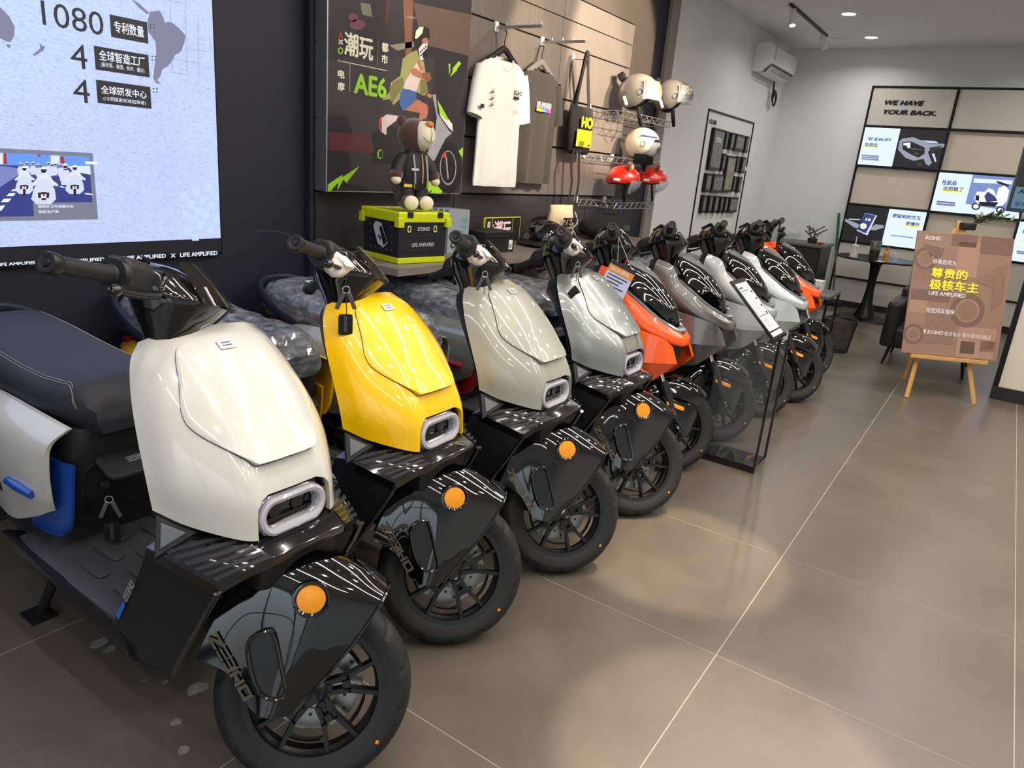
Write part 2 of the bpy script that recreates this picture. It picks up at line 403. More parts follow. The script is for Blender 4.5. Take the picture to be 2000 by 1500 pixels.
# shop front: sill, head, mullions and panes
wf = struct(B().span((ROOM_X0-.1, ROOM_Y0, 0), (ROOM_X0, ROOM_Y1, .12)).build('wall_front', 'dark_base', smooth=0))
struct(B().span((ROOM_X0-.1, ROOM_Y0, 2.8), (ROOM_X0, ROOM_Y1, CEIL)).build('wall_front_head', 'wall_white', smooth=0))
struct(B().span((ROOM_X0-.1, 1.04, .12), (ROOM_X0, ROOM_Y1, 2.8)).build('wall_front_light_block', 'wall_white', smooth=0))  # unseen wall piece, added to keep daylight off the left corner
for i in range(4):
    y = ROOM_Y0+.04+i*1.74
    wn = struct(B().span((ROOM_X0-.1, y-.04, .12), (ROOM_X0, y+.04, 2.8)).build('window_%d' % (i+1), 'black_metal', smooth=0))
    if i < 3: B().span((ROOM_X0-.06, y+.04, .12), (ROOM_X0-.05, y+1.7, 2.8)).build('pane', 'window_glass', wn, smooth=0)

# ---------------------------------------------------------------- ceiling lamps
def strip_lamp(x, y0, y1, n, pw=26):
    o = thing('strip_lamp', 'slim white linear lamp across the ceiling, %s from the shop front' % n, 'ceiling lamp', (x, (y0+y1)/2, CEIL), 0, 'linear ceiling lamps above the scooters')
    L_ = (y1-y0)
    B().span((-.03, -L_/2, -.035), (.03, L_/2, 0)).build('housing', 'white_plastic', o, bevel=.003)
    B().span((-.022, -L_/2+.01, -.040), (.022, L_/2-.01, -.035)).build('diffuser', 'led_strip', o, smooth=0)
    l = area_light('lamp_light', (0, 0, -.042), (0, 0, 0), .04, L_-.02, pw, NEUT); l.parent = o
for i, x in enumerate((-.9, .55, 2.0, 3.45, 4.9)): strip_lamp(x, -2.6, 1.6, ('first', 'second', 'third', 'fourth', 'fifth')[i], (9, 15, 26, 31, 36)[i])
def downlight(x, y, power, label, k=0):
    o = thing('downlight', label, 'ceiling lamp', (x, y, CEIL), 0, 'recessed ceiling downlights')
    m = B().lathe([(.062, -.001), (.072, -.006), (.078, -.002), (.078, 0)], 28)
    m.build('trim_ring', 'white_plastic', o)
    B().lathe([(.0005, -.003), (.062, -.003)], 28).build('diffuser', 'led_white', o)
    l = area_light('lamp_light', (0, 0, -.008), (0, 0, 0), .12, .12, power, NEUT, spread=150, shape='DISK'); l.parent = o
downlight(8.253, 1.813, 8, 'round downlight in the ceiling, nearer one behind the track')
downlight(9.492, 1.796, 6, 'round downlight in the ceiling, farther one close to the back wall')
for x in (6.0, 7.6, 9.2):
    for y in (-1.3, .2): downlight(x, y-.25, 7, 'round downlight over the far aisle, %s row, %s the display wall' % ({6.0: 'first', 7.6: 'middle', 9.2: 'last'}[x], 'nearer' if y > 0 else 'away from'))
for x in (-.2, 1.25, 2.7, 4.15):
    for y in (-1.7, -.3, 1.0): downlight(x, y, 3.5, 'small downlight between the linear lamps, %s gap from the shop front, %s' % ({-.2: 'first', 1.25: 'second', 2.7: 'third', 4.15: 'fourth'}[x], {-1.7: 'far aisle side', -.3: 'mid aisle', 1.0: 'above the scooters'}[y]))
def track_spot(parent, p, target, power, on=True, col=WARM, angle=36):
    """cylinder spot hung from a track; p is the hinge at the track"""
    d = (Vector(target)-Vector(p)).normalized(); p = Vector(p); h = p+Vector((0, 0, -.07)); a = h-d*.07; e = h+d*.09
    nm = thing('track_spot', parent[1], 'spotlight', (0, 0, 0), 0, None)
    B().cyl(p, h, .008, n=8).build('stem', 'white_plastic', nm)
    B().cyl(a, e, .032, n=20).build('lamp_body', 'white_plastic', nm, bevel=.002, seg=1)
    B().cyl(e-d*.002, e+d*.001, .026, n=18).build('lamp_lens', 'led_warm' if on else 'gloss_black', nm)
    if on: l = spot_light('lamp_light', e+d*.012, target, power, col, angle); l.parent = nm
    return nm
def track(a, b, label):
    o = thing('light_track', label, 'light track', a, 0)
    v = Vector(b)-Vector(a); B().box(v/2+Vector((0, 0, -.01)), (abs(v.x)+.03, abs(v.y)+.03, .02)).build('rail', 'black_metal', o, bevel=.002)
    return o
track((7.72, 2.235, CEIL), (9.3, 2.235, CEIL), 'short black light track on the ceiling by the air conditioner')
track_spot((0, 'lit warm white spot hanging from the short ceiling track'), (7.84, 2.235, CEIL-.02), (7.0, 1.5, 0), 60)
track_spot((0, 'unlit white cylinder spot aiming down from the short ceiling track'), (9.2, 2.235, CEIL-.02), (9.35, 1.5, 1.2), 0, on=False)
# tracks over the display (above the frame) with warm spots on the goods, the panels and the floor
track((.2, .35, CEIL), (6.2, .35, CEIL), 'long black light track over the aisle')
for sx, tgt, pw, an, what in ((0.7, (1.05, 1.40, .85), 14, 24, 'the white scooter'), (1.35, (1.6, 1.5, .85), 18, 24, 'the yellow scooter'), (2.5, (2.2, 1.4, .7), 22, 24, 'the grey-green scooter'), (3.1, (2.55, .78, 0), 330, 17, 'the floor by the silver scooter'), (3.6, (3.6, 2.8, 1.95), 130, 40, 'the shirts'), (4.6, (4.7, 2.8, 2.0), 430, 40, 'the tote bag'), (5.6, (5.4, 2.8, 2.25), 820, 36, 'the helmets'), (1.0, (1.60, .30, 0), 330, 18, 'the open floor')):
    track_spot((0, 'white cylinder spot on the long track aimed at '+what), (sx, .35, CEIL-.02), tgt, pw, angle=an, col=AMBER if pw < 40 else WARM)
# pale paint spots left on the tiles under the first scooter
mat('floor_stain', (128, 126, 120), .7, var=.3, scale=60)
for k, (px, py, rx, ry) in enumerate(((195, 1255, .030, .012), (215, 1268, .020, .010), (385, 1345, .028, .016), (345, 1410, .014, .009), (358, 1465, .016, .009), (322, 1333, .010, .005), (282, 1329, .006, .004))):
    c = onZ(px, py, 0); rr = random.Random(k)
    B().add([(c.x+rx*math.cos(a)*rr.uniform(.7, 1.2), c.y+ry*1.6*math.sin(a)*rr.uniform(.7, 1.2), .0006) for a in [2*math.pi*i/14 for i in range(14)]], [tuple(range(14))]).build('stain', 'floor_stain', fl, smooth=0)
# ================================================================ scooters, first kind (long front panel, ring headlight)
RAKE, STEER_A = R_(26), R_(49)
def steer_matrix(ang, cz):
    c = Vector((0, 0, cz)); u = Vector((-math.sin(RAKE), 0, math.cos(RAKE)))
    return Matrix.Translation(c)@Matrix.Rotation(ang, 4, u)@Matrix.Translation(-c)
WZ = .217
SM = steer_matrix(STEER_A, WZ)
YM = Matrix(((1, 0, 0), (0, 0, 1), (0, -1, 0))).to_4x4()     # lathe z axis -> local y

def tyre_mesh(name, rmax=.226, wid=.088, rb=.150, seg=200, style=0):
    prof = spline([(rb, -.030), (rb+.006, -.036), (.178, -wid/2+.002), (.198, -wid/2+.001), (.213, -wid/2+.010), (.222, -wid/2+.024), (rmax, 0), (.222, wid/2-.024), (.213, wid/2-.010), (.198, wid/2-.001), (.178, wid/2-.002), (rb+.006, .036), (rb, .030)], 3)
    rings = []
    for i in range(seg):
        a = 2*math.pi*i/seg; ring = []
        for r, y in [(p.x, p.y) for p in prof]:
            if r > .200:
                ph = (a*14/(2*math.pi)+abs(y)*(9 if style == 0 else 22)*(1 if y < 0 else 1)+(0 if y < 0 else .5)) % 1
                if ph < .17 and abs(y) > .010: r -= .006
            elif abs(r-.190) < .006: r += .001
            ring.append((r*math.cos(a), y, r*math.sin(a)))
        rings.append(ring)
    return B().loft(rings, False, False, True)
def wheel(parent, cx, cz, mtx, disc='disc_steel', style=0, tyre_name='tyre'):
    mt = mtx@Matrix.Translation((cx, 0, cz)); n = 48
    b = B()   # barrel and flanges
    b.lathe([(.1475, -.036), (.162, -.038), (.165, -.034), (.160, -.028), (.150, -.026), (.146, -.018), (.140, -.012), (.140, .012), (.146, .018), (.150, .026), (.160, .028), (.165, .034), (.162, .038), (.1475, .036), (.1475, -.036)], n, mtx=YM)
    hub = B().lathe([(.0005, -.040), (.020, -.040), (.030, -.030), (.032, .0), (.030, .030), (.018, .042), (.0005, .042)], 24, mtx=YM)
    sp = B()
    for k in range(5):
        a = 2*math.pi*k/5+.3
        def P(r, t, y): return Vector(((r*math.cos(a)-t*math.sin(a)), y, r*math.sin(a)+t*math.cos(a)))
        def bar(q, y0=-.026, y1=.002):
            sp.add([P(r, t, y0) for r, t in q]+[P(r, t, y1) for r, t in q], [(0, 1, 2, 3), (7, 6, 5, 4), (0, 4, 5, 1), (1, 5, 6, 2), (2, 6, 7, 3), (3, 7, 4, 0)])
        bar([(.024, -.017), (.082, -.021), (.082, -.008), (.024, -.007)]); bar([(.024, .007), (.082, .008), (.082, .021), (.024, .017)])
        bar([(.024, -.010), (.040, -.010), (.040, .010), (.024, .010)]); bar([(.064, -.012), (.082, -.012), (.082, .012), (.064, .012)])
        for s in (-1, 1): bar([(.076, s*.010), (.143, s*.032), (.143, s*.042), (.076, s*.021)][::s])
        for t0, t1 in ((-.55, -.36), (.36, .55)): pass
    for k in range(5):
        a0 = 2*math.pi*k/5+.3
        ring = [(-.016+.0, 0)]
        seg = [a0+R_(15)+R_(42)*i/6 for i in range(7)]
        for i in range(6):
            A, C = seg[i], seg[i+1]
            q = [(.112, A), (.112, C), (.119, C), (.119, A)]
            sp.add([(r*math.cos(t), -.018, r*math.sin(t)) for r, t in q]+[(r*math.cos(t), -.006, r*math.sin(t)) for r, t in q], [(0, 1, 2, 3), (7, 6, 5, 4), (0, 4, 5, 1), (1, 5, 6, 2), (2, 6, 7, 3), (3, 7, 4, 0)])
    b.add(hub.v, hub.f); b.add(sp.v, sp.f); b.xf(mt)
    w_ = b.build('wheel', 'wheel_black', parent)
    link(tyre_name, tyre_mesh('tyre', style=style).xf(mt).mesh('tyre', 'tyre_rubber', 50), w_)
    d = B(); ro, ri, m = .108, .062, 60
    for y in (.030, .034): d.add([(r*math.cos(2*math.pi*i/m), y, r*math.sin(2*math.pi*i/m)) for i in range(m) for r in (ri, ro+(.003 if i % 6 < 3 else 0))], [(2*i, 2*i+1, 2*((i+1) % m)+1, 2*((i+1) % m)) for i in range(m)])
    d.add([(r*math.cos(2*math.pi*i/m), y, r*math.sin(2*math.pi*i/m)) for i in range(m) for r in (ro,) for y in (.030, .034)], [(2*i, 2*i+1, 2*((i+1) % m)+1, 2*((i+1) % m)) for i in range(m)])
    for k in range(5):
        a = 2*math.pi*k/5
        d.box((.046*math.cos(a), .032, .046*math.sin(a)), (.05, .004, .014), Matrix.Rotation(-a, 3, 'Y'))
    dd = d.xf(mt).build('brake_disc', disc, w_)
    h = B()
    for i in range(20):
        a = 2*math.pi*i/20; r = .076 if i % 2 else .094
        for y in (.0295, .0346): h.lathe([(.0003, 0), (.0045, 0)], 8, c=(r*math.cos(a), y, r*math.sin(a)), mtx=YM)
    h.xf(mt).build('disc_holes', 'satin_black', dd, kind='stuff')
    B().lathe([(.0005, -.090), (.010, -.090), (.012, -.086), (.013, -.040)], 6, mtx=YM).xf(mt).build('axle_bolt', 'chrome', w_)
    dot = B().lathe([(.0003, -.0435), (.005, -.0435)], 10, c=(.19*math.cos(-.55), 0, .19*math.sin(-.55)), mtx=YM).xf(mt).build('tyre_dot', 'amber', w_)
    return w_

# ------------------------------------------------ body surfaces
_half = [  # rows bottom -> top, columns outer edge -> centre (right side, y negative)
    [(-.245, -.226, .680), (-.170, -.186, .652), (-.073, -.119, .629), (-.066, -.060, .622), (-.064, 0, .620)],
    [(-.262, -.226, .745), (-.182, -.194, .735), (-.079, -.110, .715), (-.076, -.058, .722), (-.075, 0, .724)],
    [(-.302, -.216, .822), (-.212, -.186, .815), (-.126, -.106, .800), (-.118, -.055, .806), (-.116, 0, .808)],
    [(-.346, -.200, .900), (-.266, -.168, .898), (-.200, -.104, .890), (-.192, -.054, .896), (-.190, 0, .898)],
    [(-.380, -.178, .966), (-.338, -.142, .978), (-.306, -.097, .984), (-.298, -.050, .989), (-.296, 0, .991)],
    [(-.402, -.146, 1.000), (-.388, -.112, 1.013), (-.376, -.080, 1.019), (-.371, -.041, 1.023), (-.369, 0, 1.024)]]
PANEL = Surf([r+[(p[0], -p[1], p[2]) for p in reversed(r[:-1])] for r in _half])
def cutbox(name, poly, x0, x1):
    b = B().prism(poly, x1-x0, lambda u, v, w_: (x0+w_, u, v)); return b.build(name, None, smooth=0)
def fender_surface():
    G = [[(.132, 0, .478), (.128, -.045, .474), (.112, -.084, .445), (.060, -.100, .346), (-.036, -.108, .200)],
         [(.058, 0, .521), (.055, -.050, .512), (.040, -.096, .465), (.002, -.110, .356), (-.060, -.116, .191)],
         [(-.030, 0, .549), (-.030, -.055, .538), (-.032, -.104, .480), (-.062, -.119, .368), (-.092, -.121, .189)],
         [(-.110, 0, .558), (-.110, -.055, .548), (-.118, -.102, .492), (-.142, -.111, .372), (-.132, -.109, .203)],
         [(-.165, 0, .548), (-.165, -.052, .535), (-.172, -.090, .480), (-.196, -.099, .375), (-.186, -.102, .268)],
         [(-.200, 0, .520), (-.200, -.048, .508), (-.207, -.080, .455), (-.238, -.092, .380), (-.262, -.094, .297)]]
    return Surf([r+[] for r in [[(p[0], -p[1], p[2]) for p in reversed(r[1:])]+r for r in G]])
FEND = fender_surface()

def make_rear(root):
    # ---- foot board
    fb = B()
    xs_ = [-.40, -.46, -.55, -.70, -.85, -.97]; sec = []
    for x in xs_:
        zt = .330+(.02 if x > -.43 else 0)
        sec.append([(x, -.236, zt-.030), (x, -.230, zt-.006), (x, -.205, zt+.004), (x, -.17, zt), (x, 0, zt+.002), (x, .17, zt), (x, .205, zt+.004), (x, .230, zt-.006), (x, .236, zt-.030), (x, .15, zt-.06), (x, -.15, zt-.06)])
    fbo = fb.loft(sec, True, True).build('footboard', 'footboard_plastic', root, smooth=30)
    rib = {}
    for (x, y, L_) in [(-.50, -.165, .10), (-.66, -.165, .10), (-.52, -.10, .15), (-.72, -.10, .12), (-.60, -.04, .14), (-.80, -.04, .10), (-.47, -.03, .08), (-.52, .04, .12), (-.72, .04, .14), (-.60, .10, .12), (-.80, .10, .10), (-.50, .165, .10), (-.66, .165, .10)]:
        if L_ not in rib: rib[L_] = B().prism(rrect(L_, .03, .012, 4), .008, lambda u, v, w_: (u, v, w_)).mesh('grip_rib', 'footboard_plastic', 38, .0015, 1)
        r_ = link('grip_rib', rib[L_], fbo); r_.location = (x, y, .331)
    # glossy side skirts
    for s in (-1, 1):
        G = [[(-.42, s*.236, .318), (-.60, s*.240, .322), (-.80, s*.242, .330), (-1.02, s*.240, .340)], [(-.38, s*.238, .268), (-.60, s*.234, .258), (-.82, s*.220, .278), (-1.01, s*.200, .322)], [(-.40, s*.215, .212), (-.62, s*.200, .200), (-.84, s*.172, .232), (-1.00, s*.15, .305)]]
        S = Surf(G); sk = B().slab(lambda u, v: S(u*2, v*3), 8, 16, lambda u, v: (0, -s*.015, 0)).build('side_skirt', 'satin_black', root)
    B().span((-1.0, -.16, .17), (-.43, .16, .27)).build('battery_case', 'matte_plastic', root, bevel=.03)
    # ---- seat column
    cs = []
    for z, xf_, hw, xr in ((.315, -.84, .20, -1.15), (.34, -.835, .178, -1.15), (.40, -.81, .165, -1.2), (.50, -.775, .160, -1.3), (.60, -.755, .158, -1.4), (.66, -.745, .155, -1.45), (.685, -.752, .145, -1.45)):
        cs.append([(xf_, y, z) for y in (hw-.05, .06, 0, -.06, -hw+.05)]+[(xf_-.015, -hw+.015, z), (xf_-.05, -hw, z), (xr, -hw+.02, z), (xr, hw-.02, z), (xf_-.05, hw, z), (xf_-.015, hw-.015, z)])
    col_ = B().loft(cs).build('seat_column', 'matte_plastic', root, smooth=50)
    B().prism(rrect(.20, .17, .03), -.006, lambda u, v, w_: (-.778+w_-(v-.0)*(-.25), -.02+u, .50+v)).build('glove_recess', 'satin_black', col_, bevel=.002, seg=1)
    flap = B().prism(rrect(.18, .10, .025), .010, lambda u, v, w_: (-.715+v*.95, -.01+u, .575+w_-v*.35)).build('glove_flap', 'matte_plastic', col_, bevel=.003)
    B().cyl((-.79, -.075, .515), (-.757, -.075, .515), .013, n=18).cyl((-.757, -.075, .515), (-.752, -.075, .515), .009, n=14).build('key_lock', 'steel', col_)
    fr = frame((-.70, -.055, .5815), (0, -1, 0), (-.94, 0, .33)); fr = frame((-.725, .03, .5905), (0, -1, 0), (-.94, 0, .34))
    for i in range(4): patch(rectp(0, .0-.006*i, .06, .003-.006*i), 'logo_silver', fr, flap, 'warning_print', .001)
    # ---- accent panels, side panels
    for s in (-1, 1):
        G = [[(-.742, s*.158, .600), (-.80, s*.172, .600), (-.95, s*.175, .600)], [(-.752, s*.163, .520), (-.80, s*.178, .520), (-.95, s*.182, .520)], [(-.768, s*.164, .435), (-.81, s*.180, .430), (-.95, s*.186, .430)], [(-.80, s*.160, .385), (-.83, s*.178, .372), (-.95, s*.186, .362)]]
        S = Surf(G); B().slab(lambda u, v: S(u*3, v*2), 10, 8, lambda u, v: (0, -s*.008, 0)).build('accent_panel', 'accent_blue', root)
        G = [[(-.725, s*.168, .708), (-.85, s*.175, .716), (-1.05, s*.178, .722), (-1.25, s*.17, .708), (-1.42, s*.145, .675), (-1.58, s*.085, .655)],
             [(-.742, s*.212, .668), (-.85, s*.222, .672), (-1.05, s*.226, .672), (-1.25, s*.216, .660), (-1.44, s*.180, .640), (-1.60, s*.105, .628)],
             [(-.752, s*.220, .600), (-.85, s*.236, .600), (-1.05, s*.240, .598), (-1.25, s*.226, .600), (-1.44, s*.185, .602), (-1.60, s*.108, .602)],
             [(-.762, s*.216, .520), (-.86, s*.232, .510), (-1.05, s*.236, .505), (-1.25, s*.220, .530), (-1.43, s*.178, .560), (-1.58, s*.100, .580)],
             [(-.778, s*.206, .475), (-.88, s*.216, .425), (-1.02, s*.218, .385), (-1.22, s*.206, .440), (-1.41, s*.165, .515), (-1.56, s*.090, .560)]]
        S2 = Surf(G); sp = B().slab(lambda u, v: S2(u*4, v*5), 20, 28, lambda u, v: (0, -s*.012, 0)).build('side_panel', 'paint_white', root)
        q0, q1 = S2(2.9, .55), S2(2.75, 1.35)
        B().tube([q0+Vector((0, s*.006, 0)), q0.lerp(q1, .5)+Vector((0, s*.010, .004)), q1+Vector((0, s*.006, 0))], [.011, .013, .011], 10, flat=1).build('panel_trim', 'accent_blue', sp)
        B().add([S2(r, c_)+Vector((0, s*.002, 0)) for r, c_ in ((2.4, 1.7), (2.4, 2.3), (3.3, 2.3), (3.3, 1.7))], [(0, 1, 2, 3)]).build('panel_vent', 'satin_black', sp, smooth=0)
    # ---- seat
    def sx(x):   # half width, top, bottom
        t = (x+.70)/-.84
        hw = .118+.045*min(1, t/.25)-.03*max(0, (t-.7)/.3)**1.5
        top = .790+.018*math.sin(min(1, t/.18)*math.pi/2)-.02*(1-min(1, t/.06)) + .045*max(0, (t-.35)/.65)**1.4-.03*max(0, (t-.93)/.07)
        bot = .678+.028*t
        return hw, top, bot
    rings = []
    for i in range(29):
        x = -.712-.83*i/28; hw, tp, bt = sx(x); k = 1-.35*max(0, 1-i/2.2)-.12*max(0, (i-26)/2)
        hw *= (1-.16*max(0, 1-i/3)); xx = x
        mid = (tp-bt)
        tp2 = tp-.035*max(0, 1-i/2.0)
        rings.append([(xx, -hw*.86, bt), (xx, -hw, bt+mid*.25), (xx, -hw*.99, bt+mid*.62), (xx, -hw*.90, tp2-.018), (xx, -hw*.72, tp2-.003), (xx, -hw*.36, tp2+.003), (xx, 0, tp2+.004), (xx, hw*.36, tp2+.003), (xx, hw*.72, tp2-.003), (xx, hw*.90, tp2-.018), (xx, hw*.99, bt+mid*.62), (xx, hw, bt+mid*.25), (xx, hw*.86, bt)])
    seat = B().loft(rings).build('seat', 'seat_leather', root, smooth=60)
    for s in (-1, 1):
        for dk in (0, .006):
            path = []
            for i in range(3, 27):
                r_ = rings[i]; a, b_ = Vector(r_[3 if s < 0 else 9]), Vector(r_[4 if s < 0 else 8]); path.append(a.lerp(b_, .35+dk*40)+Vector((0, s*.0008, .0012)))
            lowp = Vector(rings[2][0 if s < 0 else 12])+Vector((.0-dk*1.2, -s*.004, .01)); mid_ = Vector(rings[2][2 if s < 0 else 10])+Vector((.004-dk*1.2, s*.0015, 0))
            B().tube(spline([lowp, mid_]+[p for p in path], 3), .0011, 5).build('seam', 'stitch', seat)
    gr = []
    for y, x, z in ((-.150, -1.25, .700), (-.158, -1.36, .715), (-.155, -1.47, .755), (-.135, -1.57, .800), (-.08, -1.625, .822), (0, -1.64, .826), (.08, -1.625, .822), (.135, -1.57, .800), (.155, -1.47, .755), (.158, -1.36, .715), (.150, -1.25, .700)): gr.append((x, y, z))
    B().tube(spline(gr, 5), .016, 10, flat=1.5, up=(0, 0, 1)).build('grab_rail', 'navy_shell', root)
    tl = B().loft([[(-1.50, -.13, .60), (-1.50, .13, .60), (-1.50, .13, .68), (-1.50, -.13, .68)], [(-1.60, -.10, .60), (-1.60, .10, .60), (-1.60, .10, .66), (-1.60, -.10, .66)], [(-1.63, -.06, .61), (-1.63, .06, .61), (-1.63, .06, .65), (-1.63, -.06, .65)]]).build('tail_lamp', 'accent_red', root, bevel=.006)
    # ---- rear wheel, fender, stand
    wheel(root, -1.28, .226, Matrix.Identity(4))
    B().slab(lambda u, v: (-1.28-.26*math.cos(R_(20+110*u)), -.07+.14*v, .226+.26*math.sin(R_(20+110*u))), 16, 4, lambda u, v: (0, 0, .006)).build('rear_fender', 'satin_black', root)
    B().tube([(-1.28, -.085, .226), (-1.1, -.1, .25), (-.95, -.1, .27)], .022, 10).tube([(-1.28, .085, .226), (-1.1, .1, .25), (-.95, .1, .27)], .022, 10).build('swing_arm', 'satin_black', root)
    B().tube([(-.95, -.10, .23), (-1.0, -.13, .14), (-1.055, -.155, .012)], [.017, .016, .014], 10).span((-1.10, -.195, .002), (-1.02, -.125, .012)).build('stand', 'satin_black', root)

def make_handlebar(root, SM, tall=True):
    # ---- handlebar and cowl
    def ring(z, xf_, xr, hw, n=22, p=2.6):
        cx, hx = (xf_+xr)/2, (xf_-xr)/2; o = []
        for i in range(n):
            a = 2*math.pi*i/n; c_, s_ = math.cos(a), math.sin(a)
            o.append((cx+hx*math.copysign(abs(c_)**(2/p), c_), hw*math.copysign(abs(s_)**(2/p), s_)*(1-.25*max(0, c_)), z+.0*c_))
        return o
    hc = B().loft([ring(.930, -.40, -.49, .070), ring(.975, -.39, -.505, .088), ring(1.015, -.375, -.530, .104), ring(1.045, -.350, -.545, .116), ring(1.062, -.338, -.550, .120), ring(1.075, -.352, -.552, .118), ring(1.100, -.392, -.545, .110), ring(1.120, -.425, -.538, .098), ring(1.132, -.450, -.525, .075)]).xf(SM).build('handlebar_cowl', 'gloss_black', root, smooth=50)
    W = Surf([[(-.372, -.098, 1.058), (-.338, -.055, 1.066), (-.328, 0, 1.068), (-.338, .055, 1.066), (-.372, .098, 1.058)], [(-.412, -.090, 1.104), (-.382, -.050, 1.112), (-.374, 0, 1.114), (-.382, .05, 1.112), (-.412, .090, 1.104)], [(-.448, -.066, 1.144), (-.430, -.036, 1.152), (-.424, 0, 1.154), (-.430, .036, 1.152), (-.448, .066, 1.144)]])
    B().slab(lambda u, v: W(u*2, v*4), 8, 12, lambda u, v: (.003, 0, .001)).xf(SM).build('wind_screen', 'smoke_screen', root)
    dsp = B().prism(rrect(.14, .07, .012), .008, lambda u, v, w_: (-.500-v*.8, u, 1.128+w_+v*.35)).xf(SM).build('display', 'gloss_deep_black', hc, bevel=.002, seg=1)
    for s in (-1, 1):
        a, b_ = Vector((-.580, s*.372, 1.057)), Vector((-.525, s*.205, 1.076)); d = (a-b_).normalized()
        g = B().tube([b_, b_.lerp(a, .1), b_.lerp(a, .12), a-d*.012], [.0205, .0205, .0172, .0168], 18)
        g.xf(SM); go = g.build('grip', 'matte_plastic', root)
        e = B().lathe([(.0005, .010), (.007, .010), (.009, .007), (.013, .0095), (.019, .009), (.0215, .003), (.0215, -.014), (.0175, -.020)], 20, mtx=(frame(a, d.cross(Vector((0, 0, 1))), Vector((0, 0, 1))) if d.cross(Vector((0, 0, 1))).cross(Vector((0, 0, 1))).dot(d) > 0 else frame(a, Vector((0, 0, 1)).cross(d), Vector((0, 0, 1))))).xf(SM)
        e.build('bar_end', 'satin_black', go)
        hb = B(); c_ = Vector((-.512, s*.165, 1.080))
        f2 = frame(c_, d.cross(Vector((0, 0, 1))), Vector((0, 0, 1)))
        poly = [(.032, .020), (.020, .038), (-.020, .038), (-.036, .020), (-.036, -.024), (-.018, -.040), (.020, -.038), (.034, -.020)]
        sg = 1 if (Vector((f2[0][2], f2[1][2], f2[2][2])).dot(d) > 0) else -1
        hb.loft([[f2@Vector((u*k, v*k, sg*w_)) for u, v in poly] for w_, k in ((.048, .80), (.042, .95), (.010, 1), (-.030, 1), (-.045, .9))])
        hs = hb.xf(SM).build('switch_housing', 'matte_plastic', root, bevel=.004)
        B().tube([c_+d*.045, c_+d*.056], [.037, .034], 22).xf(SM).build('grip_flange', 'satin_black', hs)
        B().span((-.490, s*.105, 1.062), (-.455, s*.148, 1.108)).xf(SM).build('brake_reservoir', 'gloss_black', root, bevel=.004)
        lv = spline([(-.462, s*.128, 1.058), (-.455, s*.165, 1.052), (-.470, s*.215, 1.044), (-.492, s*.262, 1.040), (-.496, s*.272, 1.039)], 5)
        lo = B().tube(lv, [.010]*8+[.008]*8+[.0075]*5, 10, flat=.75).xf(SM).build('brake_lever', 'satin_black', root)
        B().ball((-.497, s*.276, 1.039), .0125, 14, 10).xf(SM).build('lever_tip', 'gloss_black', lo)

